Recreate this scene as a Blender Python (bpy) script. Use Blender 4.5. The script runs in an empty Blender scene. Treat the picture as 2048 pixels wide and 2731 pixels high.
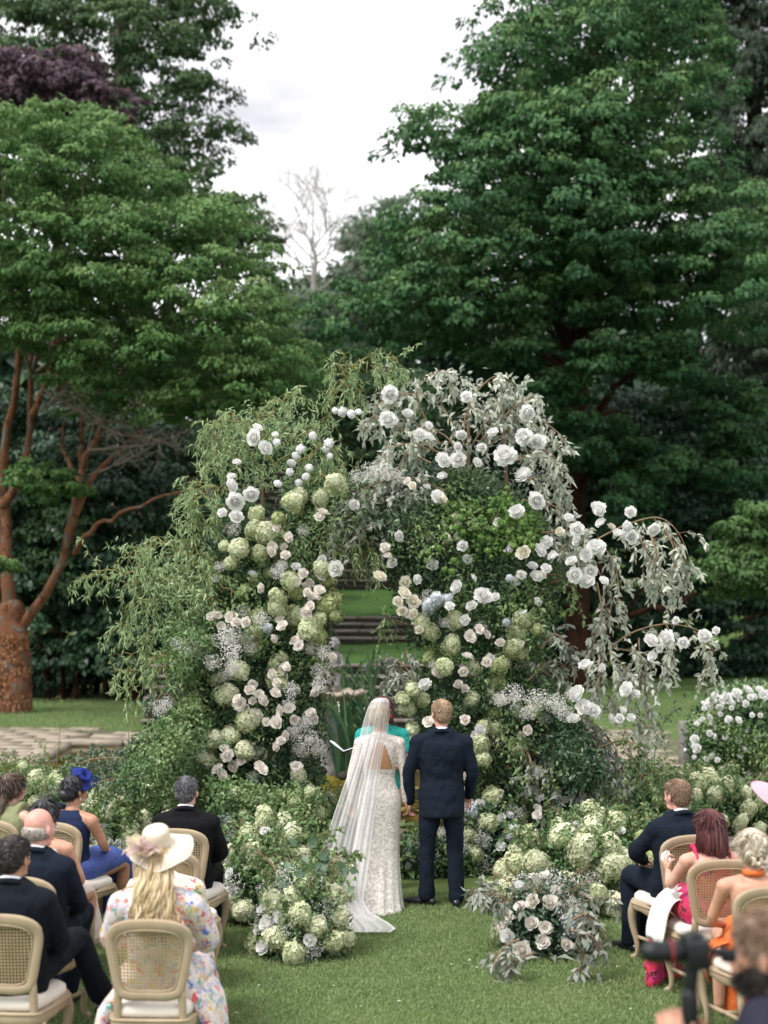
import bpy, bmesh, math, random
import numpy as np
from mathutils import Vector, Matrix, noise as mnoise

# ------------------------------------------------------------------ camera, sky, sun, exposure
R = math.radians
S = bpy.context.scene
C = S.collection
H = 2.83; FPX = 4000.0; TH = math.atan(185/4000)
cd = bpy.data.cameras.new("camera"); cam = bpy.data.objects.new("camera", cd); C.objects.link(cam)
cam.location = (0, 0, H); cam.rotation_euler = (math.pi/2+TH, 0, 0)
cd.sensor_fit = 'VERTICAL'; cd.sensor_height = 36; cd.sensor_width = 27; cd.lens = FPX/2731*36
cd.clip_start = .1; cd.clip_end = 600
cd.dof.use_dof = True; cd.dof.focus_distance = 13.1; cd.dof.aperture_fstop = 1.5
S.camera = cam
S.view_settings.view_transform = 'Standard'; S.view_settings.look = 'None'
S.view_settings.exposure = 0.88; S.view_settings.gamma = 1
S.view_settings.use_curve_mapping = False
SUN_EL, SUN_AZ = R(58), R(-60)          # azimuth measured from +Y towards +X
w = bpy.data.worlds.new("World"); S.world = w; w.use_nodes = True
nt = w.node_tree; N = nt.nodes; Lk = nt.links; N.clear()
wo = N.new('ShaderNodeOutputWorld'); bg = N.new('ShaderNodeBackground'); bg.inputs[1].default_value = 0.1
sky = N.new('ShaderNodeTexSky'); sky.sky_type = 'NISHITA'; sky.sun_disc = False
sky.sun_elevation = SUN_EL; sky.sun_rotation = SUN_AZ
tc = N.new('ShaderNodeTexCoord'); mp = N.new('ShaderNodeMapping'); mp.inputs['Scale'].default_value = (1, 1, 2.6)
mp.inputs['Rotation'].default_value = (0, R(14), 0)
nz = N.new('ShaderNodeTexNoise'); nz.inputs['Scale'].default_value = 3.2; nz.inputs['Detail'].default_value = 5; nz.inputs['Roughness'].default_value = .5
cr = N.new('ShaderNodeValToRGB')
cr.color_ramp.elements[0].position = .33; cr.color_ramp.elements[0].color = (.45, .44, .47, 1)
cr.color_ramp.elements[1].position = .52; cr.color_ramp.elements[1].color = (1, 1, 1, 1)
mul = N.new('ShaderNodeVectorMath'); mul.operation = 'SCALE'; mul.inputs['Scale'].default_value = 10.0
mx = N.new('ShaderNodeMixRGB'); mx.inputs[0].default_value = .93
Lk.new(tc.outputs['Generated'], mp.inputs[0]); Lk.new(mp.outputs[0], nz.inputs['Vector'])
Lk.new(nz.outputs['Fac'], cr.inputs[0]); Lk.new(cr.outputs[0], mul.inputs[0])
Lk.new(sky.outputs[0], mx.inputs[1]); Lk.new(mul.outputs[0], mx.inputs[2])
Lk.new(mx.outputs[0], bg.inputs[0]); Lk.new(bg.outputs[0], wo.inputs[0])
sd = bpy.data.lights.new("sun", 'SUN'); sd.energy = 2.4; sd.angle = R(22); sd.color = (1, .96, .9)
sun = bpy.data.objects.new("sun", sd); C.objects.link(sun)
sdir = Vector((math.sin(SUN_AZ)*math.cos(SUN_EL), math.cos(SUN_AZ)*math.cos(SUN_EL)*-1, math.sin(SUN_EL)))
sdir = Vector((-.45, -.35, .82)).normalized()
sun.rotation_euler = sdir.to_track_quat('Z', 'Y').to_euler()
sky.sun_elevation = math.asin(sdir.z); sky.sun_rotation = math.atan2(sdir.x, sdir.y)
try: S.cycles.max_bounces = 6; S.cycles.transparent_max_bounces = 24; S.cycles.use_denoising = True
except Exception: pass

rng = np.random.default_rng(11); rnd = random.Random(5)
K = 2048/1659.

# ------------------------------------------------------------------ helpers
def W(X, Y, d):
    """world point at distance d seen at photo pixel X, Y"""
    u = (X-1024)/FPX; v = (1365.5-Y)/FPX
    t = d/(math.cos(TH)-v*math.sin(TH))
    return Vector((u*t, d, H+t*(math.sin(TH)+v*math.cos(TH))))
def WD(x, y, d): return W(x*K, y*K, d)
def Gd(Y, z=0.0):
    """distance of ground (height z) at photo row Y"""
    v = (1365.5-Y)/FPX
    k = (math.sin(TH)+v*math.cos(TH))/(math.cos(TH)-v*math.sin(TH))
    return (z-H)/k
def G(X, Y, z=0.0): return W(X, Y, Gd(Y, z))

def np_mesh(name, V, Fs, v=None, smooth=False):
    me = bpy.data.meshes.new(name)
    V = np.asarray(V, np.float32).reshape(-1, 3)
    Fs = [np.asarray(f, np.int32) for f in Fs if len(f)]
    me.vertices.add(len(V)); me.vertices.foreach_set('co', V.ravel())
    tot = sum(f.size for f in Fs); npoly = sum(len(f) for f in Fs)
    me.loops.add(tot); me.polygons.add(npoly)
    me.loops.foreach_set('vertex_index', np.concatenate([f.ravel() for f in Fs]))
    st = []; off = 0
    for f in Fs:
        k = f.shape[1]; st.append(off+np.arange(len(f))*k); off += f.size
    me.polygons.foreach_set('loop_start', np.concatenate(st).astype(np.int32))
    if smooth: me.polygons.foreach_set('use_smooth', np.ones(npoly, bool))
    me.update(calc_edges=True)
    if v is not None:
        a = me.attributes.new('v', 'FLOAT', 'POINT'); a.data.foreach_set('value', np.asarray(v, np.float32))
    return me

class MB:
    """collects numpy pieces into one mesh"""
    def __init__(s): s.V = []; s.F = {3: [], 4: []}; s.v = []; s.n = 0
    def add(s, V, F, v=.5):
        V = np.asarray(V, float).reshape(-1, 3)
        if isinstance(F, (list, tuple)) and len(F) and hasattr(F[0], 'shape'): Fl = F
        else: Fl = [np.asarray([f for f in F if len(f) == k], int) for k in (3, 4)]
        for f in Fl:
            if len(f): s.F[f.shape[1]].append(f+s.n)
        s.V.append(V); s.v.append(np.full(len(V), v) if np.isscalar(v) else np.asarray(v)); s.n += len(V)
    def mesh(s, name, mat=None, smooth=False, off=(0, 0, 0)):
        V = np.concatenate(s.V)-np.asarray(off, float)
        Fs = [np.concatenate(s.F[k]) for k in (3, 4) if s.F[k]]
        me = np_mesh(name, V, Fs, np.concatenate(s.v), smooth)
        if mat: me.materials.append(mat)
        return me
    def obj(s, name, mat, root=None, smooth=False, kind=None):
        off = root.location if (root is not None and not root.get('_loc')) else (0, 0, 0)
        me = s.mesh(name, mat, smooth, off)
        return link(name, me, root, kind)

def link(name, me, root=None, kind=None, loc=None, rot=None, sc=None):
    o = bpy.data.objects.new(name, me); C.objects.link(o)
    if root is not None: o.parent = root
    if kind: o['kind'] = kind
    if loc is not None: o.location = loc
    if rot is not None: o.rotation_euler = rot
    if sc is not None: o.scale = (sc, sc, sc) if np.isscalar(sc) else sc
    return o
def tag(o, label=None, cat=None, group=None, kind=None):
    if label: o['label'] = label
    if cat: o['category'] = cat
    if group: o['group'] = group
    if kind: o['kind'] = kind
    return o
def thing(name, label, cat, loc=(0, 0, 0), rz=0, group=None, local=False):
    o = bpy.data.objects.new(name, None); C.objects.link(o); o.location = loc; o.rotation_euler = (0, 0, rz)
    o.empty_display_size = .1
    if local: o['_loc'] = 1
    return tag(o, label, cat, group)

def unit(a): return a/np.maximum(np.linalg.norm(a, axis=-1, keepdims=True), 1e-9)

def leaf_geo(P, D, Nn, L, Wd, shape='ovate', droop=.15, cup=.12):
    """batch of leaves -> V, F"""
    P = np.asarray(P, float); D = unit(np.asarray(D, float)); Nn = np.asarray(Nn, float)
    Sd = unit(np.cross(D, Nn)); Nn = np.cross(Sd, D); n = len(P)
    L = np.broadcast_to(L, (n,))[:, None]; Wd = np.broadcast_to(Wd, (n,))[:, None]
    if shape == 'quad':
        T = [(0, 0, 0), (.45, -.5, cup), (1, 0, -droop), (.45, .5, cup)]; F = np.array([[0, 1, 2, 3]])
    elif shape == 'ovate':
        T = [(0, 0, 0), (.4, -.5, cup), (.45, 0, 0), (.4, .5, cup), (1, 0, -droop)]
        F = np.array([[0, 1, 2], [0, 2, 3], [2, 1, 4], [2, 4, 3]])
    elif shape == 'blade':
        T = [(0, -.5, 0), (0, .5, 0), (.5, -.5, .02), (.5, .5, .02), (1, 0, -droop)]
        F = None
    elif shape == 'maple':
        T = [(0, 0, 0), (.15, -.5, 0), (.55, -.42, cup*.5), (.5, -.14, 0), (1, 0, -droop), (.5, .14, 0), (.55, .42, cup*.5), (.15, .5, 0)]
        F = np.array([[0, 1, 2, 3], [3, 4, 5, 0], [0, 5, 6, 7]])
    T = np.array(T); k = len(T)
    V = P[:, None]+T[None, :, 0:1]*D[:, None]*L[:, None]+T[None, :, 1:2]*Sd[:, None]*Wd[:, None]+T[None, :, 2:3]*Nn[:, None]*L[:, None]
    idx = np.arange(n)[:, None, None]*k
    if F is None:
        F4 = (np.array([[0, 2, 3, 1]])[None]+idx).reshape(-1, 4); F3 = (np.array([[2, 4, 3]])[None]+idx).reshape(-1, 3)
        return V.reshape(-1, 3), [F4, F3], k
    return V.reshape(-1, 3), [(F[None]+idx).reshape(-1, F.shape[1])], k

def add_leaves(mb, P, D, Nn, L, Wd, shape='ovate', v=None, droop=.15, cup=.12):
    if len(P) == 0: return
    V, F, k = leaf_geo(P, D, Nn, L, Wd, shape, droop, cup)
    if v is None: v = rng.random(len(P))
    mb.add(V, F, np.repeat(np.broadcast_to(v, (len(P),)), k))

def rvec(n): return unit(rng.normal(size=(n, 3)))

def smooth_path(pts, n):
    pts = np.asarray(pts, float)
    if len(pts) < 3:
        t = np.linspace(0, 1, n)[:, None]; return pts[0]*(1-t)+pts[-1]*t
    P = np.vstack([2*pts[0]-pts[1], pts, 2*pts[-1]-pts[-2]])
    out = []; m = len(pts)-1
    for q in np.linspace(0, m-1e-6, n):
        i = int(q); t = q-i; a, b, c, d = P[i], P[i+1], P[i+2], P[i+3]
        out.append(.5*((2*b)+(-a+c)*t+(2*a-5*b+4*c-d)*t*t+(-a+3*b-3*c+d)*t**3))
    return np.array(out)

def tube(pts, rad, n=8, cap=True, hint=None):
    """lofted tube along pts; rad floats or (a,b). returns V,F(list)"""
    pts = [np.asarray(p, float) for p in pts]; rad = [(r, r) if np.isscalar(r) else tuple(r) for r in rad]
    m = len(pts); T = []
    for i in range(m):
        t = pts[min(i+1, m-1)]-pts[max(i-1, 0)]; T.append(t/max(np.linalg.norm(t), 1e-9))
    h = np.array(hint if hint is not None else (0, 1, 0), float)
    if abs(h@T[0]) > .92: h = np.array((0, 0, 1.)) if hint is None else np.array((1., 0, 0))
    s = np.cross(h, T[0]); s /= np.linalg.norm(s)
    rings = []
    def ring(c, s, o, a, b):
        th = np.arange(n)/n*2*math.pi
        return c+np.outer(np.cos(th)*a, s)+np.outer(np.sin(th)*b, o)
    fr = []
    for i in range(m):
        s = s-T[i]*(s@T[i]); s /= max(np.linalg.norm(s), 1e-9); o = np.cross(T[i], s); fr.append((s.copy(), o))
    if cap:
        for f, g in ((.05, 1.), (.5, .87), (.87, .5)):
            a, b = rad[0]; q = min(a, b); rings.append(ring(pts[0]-T[0]*q*g, *fr[0], a*f, b*f))
    for i in range(m): rings.append(ring(pts[i], *fr[i], *rad[i]))
    if cap:
        for f, g in ((.87, .5), (.5, .87), (.05, 1.)):
            a, b = rad[-1]; q = min(a, b); rings.append(ring(pts[-1]+T[-1]*q*g, *fr[-1], a*f, b*f))
    V = np.concatenate(rings); k = len(rings)
    i = np.arange(k-1)[:, None]*n; j = np.arange(n)[None]; j2 = (j+1) % n
    F = np.stack([i+j, i+j2, i+n+j2, i+n+j], -1).reshape(-1, 4)
    Fl = [F]
    if cap:
        c0 = np.array([[0, (q+1) % n, q] for q in range(1, n-1)]); c0 = np.array([[0, q+1, q] for q in range(1, n-1)])
        c1 = np.array([[0, q, q+1] for q in range(1, n-1)])+(k-1)*n
        Fl.append(np.concatenate([c0, c1]))
    return V, Fl

def ellipsoid(c, r, n=16, m=10, rot=None):
    th = np.linspace(0, math.pi, m+1); V = []
    for t in th[1:-1]:
        for p in range(n): V.append((math.sin(t)*math.cos(2*math.pi*p/n), math.sin(t)*math.sin(2*math.pi*p/n), math.cos(t)))
    V = np.array(V+[(0, 0, 1), (0, 0, -1)])*np.array(r)
    if rot is not None: V = V@np.array(Matrix.Identity(3) if rot is None else rot).T
    V = V+np.asarray(c, float); k = m-1; F4 = []; F3 = []
    for i in range(k-1):
        for p in range(n):
            q = (p+1) % n; F4.append((i*n+p, (i+1)*n+p, (i+1)*n+q, i*n+q))
    a = k*n; b = a+1
    for p in range(n):
        q = (p+1) % n; F3.append((a, p, q)); F3.append((b, (k-1)*n+q, (k-1)*n+p))
    return V, [np.array(F4), np.array(F3)]

def box(c, s, rz=0, jit=0):
    x, y, z = [q/2 for q in s]
    V = np.array([(-x, -y, -z), (x, -y, -z), (x, y, -z), (-x, y, -z), (-x, -y, z), (x, -y, z), (x, y, z), (-x, y, z)])
    if jit: V = V+rng.normal(size=V.shape)*jit
    cs, sn = math.cos(rz), math.sin(rz); V = V@np.array([[cs, sn, 0], [-sn, cs, 0], [0, 0, 1]])
    F = np.array([(3, 2, 1, 0), (4, 5, 6, 7), (0, 1, 5, 4), (1, 2, 6, 5), (2, 3, 7, 6), (3, 0, 4, 7)])
    return V+np.asarray(c, float), [F]

def bevel_obj(o, wd, seg=2):
    m = o.modifiers.new('bevel', 'BEVEL'); m.width = wd; m.segments = seg; m.limit_method = 'ANGLE'; return o

# ------------------------------------------------------------------ materials
MATS = {}
def new_mat(name):
    m = bpy.data.materials.new(name); m.use_nodes = True; t = m.node_tree; t.nodes.clear()
    return m, t, t.nodes, t.links
def ramp(N_, cols):
    r = N_.new('ShaderNodeValToRGB'); e = r.color_ramp.elements
    while len(e) < len(cols): e.new(.5)
    for q, (p, c) in zip(e, cols): q.position = p; q.color = (*c, 1)
    return r
def leaf_mat(name, cols, trans=.25, rough=.5, spec=.35, nscale=.0):
    m, t, n, l = new_mat(name); o = n.new('ShaderNodeOutputMaterial')
    at = n.new('ShaderNodeAttribute'); at.attribute_name = 'v'
    k = len(cols); r = ramp(n, [(i/(k-1), c) for i, c in enumerate(cols)])
    l.new(at.outputs['Fac'], r.inputs[0])
    p = n.new('ShaderNodeBsdfPrincipled'); p.inputs['Roughness'].default_value = rough; p.inputs['Specular IOR Level'].default_value = spec
    l.new(r.outputs[0], p.inputs['Base Color'])
    tr = n.new('ShaderNodeBsdfTranslucent'); mx = n.new('ShaderNodeMixShader'); mx.inputs[0].default_value = trans
    l.new(r.outputs[0], tr.inputs[0]); l.new(p.outputs[0], mx.inputs[1]); l.new(tr.outputs[0], mx.inputs[2]); l.new(mx.outputs[0], o.inputs[0])
    MATS[name] = m; return m
def sol_mat(name, c1, c2=None, scale=8, rough=.7, bump=.2, bscale=None, spec=.3, detail=6, metal=0, stretch=None, sheen=0, sss=0, bdist=.02):
    m, t, n, l = new_mat(name); o = n.new('ShaderNodeOutputMaterial'); p = n.new('ShaderNodeBsdfPrincipled')
    p.inputs['Roughness'].default_value = rough; p.inputs['Specular IOR Level'].default_value = spec; p.inputs['Metallic'].default_value = metal
    if sheen: p.inputs['Sheen Weight'].default_value = sheen
    if sss:
        p.inputs['Subsurface Weight'].default_value = sss; p.inputs['Subsurface Radius'].default_value = (1, .35, .2); p.inputs['Subsurface Scale'].default_value = .012
    tc = n.new('ShaderNodeTexCoord'); mp = n.new('ShaderNodeMapping')
    if stretch: mp.inputs['Scale'].default_value = stretch
    l.new(tc.outputs['Object'], mp.inputs[0])
    nz = n.new('ShaderNodeTexNoise'); nz.inputs['Scale'].default_value = scale; nz.inputs['Detail'].default_value = detail; nz.inputs['Roughness'].default_value = .65
    l.new(mp.outputs[0], nz.inputs['Vector'])
    r = ramp(n, [(.3, c1), (.7, c2 or c1)]); l.new(nz.outputs['Fac'], r.inputs[0]); l.new(r.outputs[0], p.inputs['Base Color'])
    if bump:
        nb = n.new('ShaderNodeTexNoise'); nb.inputs['Scale'].default_value = bscale or scale*3; nb.inputs['Detail'].default_value = 4; l.new(mp.outputs[0], nb.inputs['Vector'])
        b = n.new('ShaderNodeBump'); b.inputs['Strength'].default_value = bump; b.inputs['Distance'].default_value = bdist; l.new(nb.outputs['Fac'], b.inputs['Height']); l.new(b.outputs[0], p.inputs['Normal'])
    l.new(p.outputs[0], o.inputs[0]); MATS[name] = m; return m
# ------------------------------------------------------------------ setting materials
lm = leaf_mat
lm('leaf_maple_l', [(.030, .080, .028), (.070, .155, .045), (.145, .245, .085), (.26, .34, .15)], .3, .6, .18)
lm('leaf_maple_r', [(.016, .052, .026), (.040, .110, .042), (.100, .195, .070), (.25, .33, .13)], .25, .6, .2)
lm('leaf_light', [(.04, .09, .03), (.08, .16, .045), (.14, .22, .07)], .3)
lm('leaf_tall', [(.028, .060, .028), (.055, .105, .045), (.09, .15, .06), (.16, .20, .09)], .3, .6, .18)
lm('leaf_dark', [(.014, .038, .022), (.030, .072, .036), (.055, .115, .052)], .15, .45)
lm('leaf_purple', [(.035, .020, .024), (.062, .038, .050), (.10, .065, .085), (.17, .06, .04)], .15, .6, .2)
lm('leaf_conifer', [(.016, .034, .02), (.032, .055, .03), (.065, .062, .035)], .1, .7)
lm('leaf_mid', [(.035, .075, .038), (.07, .125, .06), (.12, .18, .09)], .3, .7, .15); lm('leaf_far_haze', [(.08, .12, .08), (.13, .18, .12), (.19, .24, .17)], .3, .8)  # far leaves: distance haze mixed into their colour as pale grey green
lm('twig_far_haze', [(.24, .22, .21), (.33, .31, .30)], 0, .9)  # far trunk and twigs paled, the washed-out distance put into the colour
lm('grassblade', [(.13, .20, .08), (.23, .31, .13), (.40, .44, .23)], .4, .6)
def bark_mat(name, cols, sc=5):
    m, t, n, l = new_mat(name); o = n.new('ShaderNodeOutputMaterial'); p = n.new('ShaderNodeBsdfPrincipled'); p.inputs['Roughness'].default_value = .9; p.inputs['Specular IOR Level'].default_value = .15
    tc = n.new('ShaderNodeTexCoord'); mp = n.new('ShaderNodeMapping'); mp.inputs['Scale'].default_value = (1, 1, .5); l.new(tc.outputs['Object'], mp.inputs[0])
    a = n.new('ShaderNodeTexNoise'); a.inputs['Scale'].default_value = sc; a.inputs['Detail'].default_value = 9; a.inputs['Roughness'].default_value = .72; a.inputs['Distortion'].default_value = .8; l.new(mp.outputs[0], a.inputs['Vector'])
    r = ramp(n, cols); l.new(a.outputs['Fac'], r.inputs[0]); l.new(r.outputs[0], p.inputs['Base Color'])
    b = n.new('ShaderNodeBump'); b.inputs['Strength'].default_value = 1; b.inputs['Distance'].default_value = .09; l.new(a.outputs['Fac'], b.inputs['Height']); l.new(b.outputs[0], p.inputs['Normal']); l.new(p.outputs[0], o.inputs[0]); MATS[name] = m
bark_mat('bark_orange', [(.32, (.020, .014, .011)), (.43, (.075, .042, .026)), (.50, (.20, .078, .035)), (.56, (.09, .07, .052)), (.63, (.17, .15, .13)), (.75, (.05, .065, .035))], 4)
sol_mat('bark_grey', (.10, .085, .07), (.20, .17, .14), 7, .9, .7, 18, .1, stretch=(1, 1, .4))
sol_mat('bark_dark', (.010, .007, .006), (.055, .024, .014), 4, .95, .9, 12, .1, stretch=(1, 1, .4), bdist=.05)
sol_mat('stone_warm', (.22, .18, .14), (.36, .31, .25), 3, .9, .5, 40, .2)
sol_mat('stone_dark', (.018, .018, .014), (.07, .062, .05), 5, .9, .6, 25, .2)
sol_mat('stone_edge', (.11, .095, .08), (.22, .19, .16), 5, .9, .5, 25, .2)
sol_mat('stone_grey', (.10, .10, .095), (.26, .25, .23), 9, .85, .6, 40, .25)
sol_mat('moss', (.045, .050, .008), (.17, .135, .02), 7, .95, 1, 30, .1, bdist=.04)
sol_mat('soil', (.018, .016, .012), (.05, .04, .028), 6, .95, .8, 30, .1)
sol_mat('gravel', (.085, .075, .058), (.17, .15, .12), 14, .95, .8, 60, .1)
sol_mat('iron', (.012, .014, .013), (.03, .03, .03), 6, .6, .2)
sol_mat('wood_old', (.17, .14, .11), (.32, .28, .22), 4, .9, .5, 40, .1, stretch=(1, 1, .1))

def ground_mat():
    m, t, n, l = new_mat('lawn'); o = n.new('ShaderNodeOutputMaterial'); p = n.new('ShaderNodeBsdfPrincipled'); p.inputs['Roughness'].default_value = .85; p.inputs['Specular IOR Level'].default_value = .15
    tc = n.new('ShaderNodeTexCoord')
    a = n.new('ShaderNodeTexNoise'); a.inputs['Scale'].default_value = 1.1; a.inputs['Detail'].default_value = 6; l.new(tc.outputs['Object'], a.inputs['Vector'])
    b = n.new('ShaderNodeTexNoise'); b.inputs['Scale'].default_value = 55; b.inputs['Detail'].default_value = 5; l.new(tc.outputs['Object'], b.inputs['Vector'])
    r1 = ramp(n, [(.35, (.070, .130, .036)), (.52, (.100, .165, .046)), (.68, (.155, .20, .07))]); l.new(a.outputs['Fac'], r1.inputs[0])
    r2 = ramp(n, [(.3, (.45, .45, .45)), (.7, (1.25, 1.25, 1.2))]); l.new(b.outputs['Fac'], r2.inputs[0])
    mu = n.new('ShaderNodeMixRGB'); mu.blend_type = 'MULTIPLY'; mu.inputs[0].default_value = 1; l.new(r1.outputs[0], mu.inputs[1]); l.new(r2.outputs[0], mu.inputs[2])
    l.new(mu.outputs[0], p.inputs['Base Color'])
    bp = n.new('ShaderNodeBump'); bp.inputs['Strength'].default_value = .8; bp.inputs['Distance'].default_value = .03; l.new(b.outputs['Fac'], bp.inputs['Height']); l.new(bp.outputs[0], p.inputs['Normal'])
    l.new(p.outputs[0], o.inputs[0]); MATS['lawn'] = m
ground_mat()
def water_mat():
    m, t, n, l = new_mat('water'); o = n.new('ShaderNodeOutputMaterial'); p = n.new('ShaderNodeBsdfPrincipled')
    p.inputs['Base Color'].default_value = (.035, .028, .008, 1); p.inputs['Roughness'].default_value = .06; p.inputs['IOR'].default_value = 1.33; p.inputs['Specular IOR Level'].default_value = .6
    tc = n.new('ShaderNodeTexCoord'); a = n.new('ShaderNodeTexNoise'); a.inputs['Scale'].default_value = 6; l.new(tc.outputs['Object'], a.inputs['Vector'])
    bp = n.new('ShaderNodeBump'); bp.inputs['Strength'].default_value = .15; bp.inputs['Distance'].default_value = .03; l.new(a.outputs['Fac'], bp.inputs['Height']); l.new(bp.outputs[0], p.inputs['Normal'])
    c = n.new('ShaderNodeTexNoise'); c.inputs['Scale'].default_value = 1.8; c.inputs['Detail'].default_value = 4; l.new(tc.outputs['Object'], c.inputs['Vector'])
    r = ramp(n, [(.4, (.02, .02, .008)), (.6, (.11, .075, .015))]); l.new(c.outputs['Fac'], r.inputs[0]); l.new(r.outputs[0], p.inputs['Base Color'])  # yellow brown blotches paint reflections into the water colour
    l.new(p.outputs[0], o.inputs[0]); MATS['water'] = m
water_mat()

# ------------------------------------------------------------------ ground, hill, water, paths
def grid_sheet(x0, x1, y0, y1, nx, ny, zf):
    xs = np.linspace(x0, x1, nx); ys = np.linspace(y0, y1, ny); X, Y = np.meshgrid(xs, ys); Z = zf(X, Y)
    V = np.stack([X, Y, Z], -1).reshape(-1, 3); i = (np.arange(ny-1)[:, None]*nx+np.arange(nx-1)[None]).reshape(-1)
    return V, [np.stack([i, i+1, i+nx+1, i+nx], -1)]
mb = MB(); mb.add(*grid_sheet(-250, 250, -20, 480, 50, 50, lambda X, Y: np.zeros_like(X))); tag(mb.obj('lawn_ground', MATS['lawn'], smooth=True), kind='structure')
def hillz(X, Y):
    t = np.clip((Y-47)/30, 0, 1); z = 7*t*t*(3-2*t)-.05
    return z+np.where(t > 0, .25*np.sin(X*.3)*np.cos(Y*.21), 0)*t
mb = MB(); mb.add(*grid_sheet(-120, 120, 46.5, 200, 60, 50, hillz)); tag(mb.obj('hill', MATS['lawn'], smooth=True), kind='structure')
# pond
PX0, PX1, PY0, PY1 = -5.3, 3.0, 16.4, 25.7
def patch(name, x0, x1, y0, y1, z, mat, nx=24, ny=24):
    mb = MB(); mb.add(*grid_sheet(x0, x1, y0, y1, nx, ny, lambda X, Y: np.full_like(X, z))); return tag(mb.obj(name, MATS[mat]), kind='structure')
patch('pond_water', PX0, PX1, PY0, PY1, .02, 'water')
# soil sheets below paths so joints read dark
pth = patch('left_path', -9.6, -5.32, 17.5, 29.0, .006, 'gravel')
patch('right_path', 3.02, 5.2, 15.5, 28.6, .006, 'gravel')
sl = [0]
def slab_mesh(w_, l_, h_=.05):
    V, F = box((0, 0, 0), (w_, l_, h_)); V = V+np.concatenate([rng.normal(size=(4, 3))*.0, np.c_[rng.normal(size=(4, 2))*.018, rng.normal(size=4)*.004]])
    sl[0] += 1; return np_mesh('paving_slab', V, F)
protos = []
for k in range(10):
    me = slab_mesh(rng.uniform(.555, .575), rng.uniform(.49, .505)); me.materials.append(MATS['stone_warm']); protos.append(me)
def pave(parent, inside, x0, x1, y0, y1):
    y = y0; r_ = 0; n = 0
    while y < y1:
        x = x0+(r_ % 2)*.3
        while x < x1:
            if inside(x, y) and n < 290:
                o = link('paving_slab', protos[rnd.randrange(10)], parent, loc=(x, y, .012+rnd.uniform(-.004, .004)), rot=(0, 0, rnd.uniform(-.03, .03))); n += 1
            x += .585
        y += .52; r_ += 1
pave(pth, lambda x, y: (x < -5.7 and y > 25.9-0) or (x < -5.6 and x > -9.3+.35*(26-y) and y > 17.5) or (x < -5.5 and y > 25.5), -9.5, -5.4, 17.8, 28.9)
rp = bpy.data.objects['right_path']
pave(rp, lambda x, y: 3.2 < x < 4.55+.25*math.sin((y-15)*.4)+.12*(y-22)*(y > 22), 3.3, 5.1, 15.7, 28.4)
bp_ = patch('far_path', -5.3, 3.0, 26.0, 28.4, .006, 'gravel')
pave(bp_, lambda x, y: True, -5.0, 2.9, 26.3, 28.3)
# pond kerb as a thing with stones
kerb = thing('pond_kerb', 'low stone kerb running round the lily pond', 'kerb', (PX0, PY0, 0))
kp = []
for k in range(5):
    V, F = box((0, 0, 0), (.86, .34, .10), jit=.008); me = np_mesh('kerb_stone', V, F); me.materials.append(MATS['stone_warm']); kp.append(me)
def kerb_run(a, b, rz):
    a = Vector(a); b = Vector(b); n = int((b-a).length/.9)
    for i in range(n):
        p = a.lerp(b, (i+.5)/n); link('kerb_stone', kp[rnd.randrange(5)], kerb, loc=(p.x-PX0, p.y-PY0, .06), rot=(0, 0, rz+rnd.uniform(-.01, .01)))
kerb_run((PX0-.1, PY1+.17), (PX1+.1, PY1+.17), 0) if False else kerb_run((PX0-.1, PY1+.17, 0), (PX1+.1, PY1+.17, 0), 0)
kerb_run((PX0-.1, PY0-.17, 0), (PX1+.1, PY0-.17, 0), 0)
kerb_run((PX0-.17, PY0+.1, 0), (PX0-.17, PY1-.1, 0), math.pi/2); kerb_run((PX1+.17, PY0+.1, 0), (PX1+.17, PY1-.1, 0), math.pi/2)
# lily pads
pads = thing('water_lily', 'cluster of green and bronze lily pads floating on the pond behind the bride', 'water lily', (-.8, 18, 0.02))
lm('pad', [(.05, .10, .02), (.10, .15, .03), (.18, .15, .04), (.22, .10, .03)], .1, .35)
for k in range(110):
    r_ = rnd.uniform(.07, .14); th = np.linspace(.3, 2*math.pi-.1, 11)
    V = np.c_[np.r_[0, np.cos(th)*r_], np.r_[0, np.sin(th)*r_], np.r_[0, rng.normal(size=11)*.012+.006]]
    F = np.array([[0, i, i+1] for i in range(1, 11)])
    X, Y = (rnd.gauss(875, 35), rnd.uniform(2110, 2300)) if k < 60 else (rnd.uniform(1020, 1130), rnd.uniform(2110, 2300))
    if k > 90: X = rnd.uniform(600, 1400); Y = rnd.uniform(2060, 2200)
    g = G(X, Y); g.y = max(g.y, 16.7); me = np_mesh('lily_pad', V, [F], np.full(12, rnd.random())); me.materials.append(MATS['pad'])
    link('lily_pad', me, pads, loc=(g.x+.8, g.y-18, rnd.uniform(.004, .05)), rot=(rnd.uniform(-.25, .25), rnd.uniform(-.25, .25), rnd.uniform(0, 6)))
# terraces : three stone flights with grass treads between
def flight(name, label, x0, x1, y0, y1, z0, z1, n):
    t = thing(name, label, 'steps', ((x0+x1)/2, y0, z0)); dz = (z1-z0)/n; dy = (y1-y0)/n; cx = (x0+x1)/2
    for i in range(n):
        V, F = box((0, dy*(i+.5)+.02+ (y1-y0-dy*i)/2-dy/2, dz*(i+.5)-.02), (x1-x0-.006*i, (y1-y0)-dy*i+.04, dz-.03)); me = np_mesh('riser', V, F); me.materials.append(MATS['stone_dark']); link('riser', me, t)
        L_ = x1-x0+.1; q = -L_/2; 
        while q < L_/2-.1:
            sx = rnd.uniform(.7, 1.2); sx = min(sx, L_/2-q)
            V, F = box((q+sx/2, dy*(i+.5)-.03, dz*(i+1)-.03), (sx-.015, dy+.06, .05), jit=.005); me = np_mesh('tread_stone', V, F); me.materials.append(MATS['stone_edge']); link('tread_stone', me, t); q += sx
    return t
def at_z(Y, d): return W(1024, Y, d).z
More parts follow.
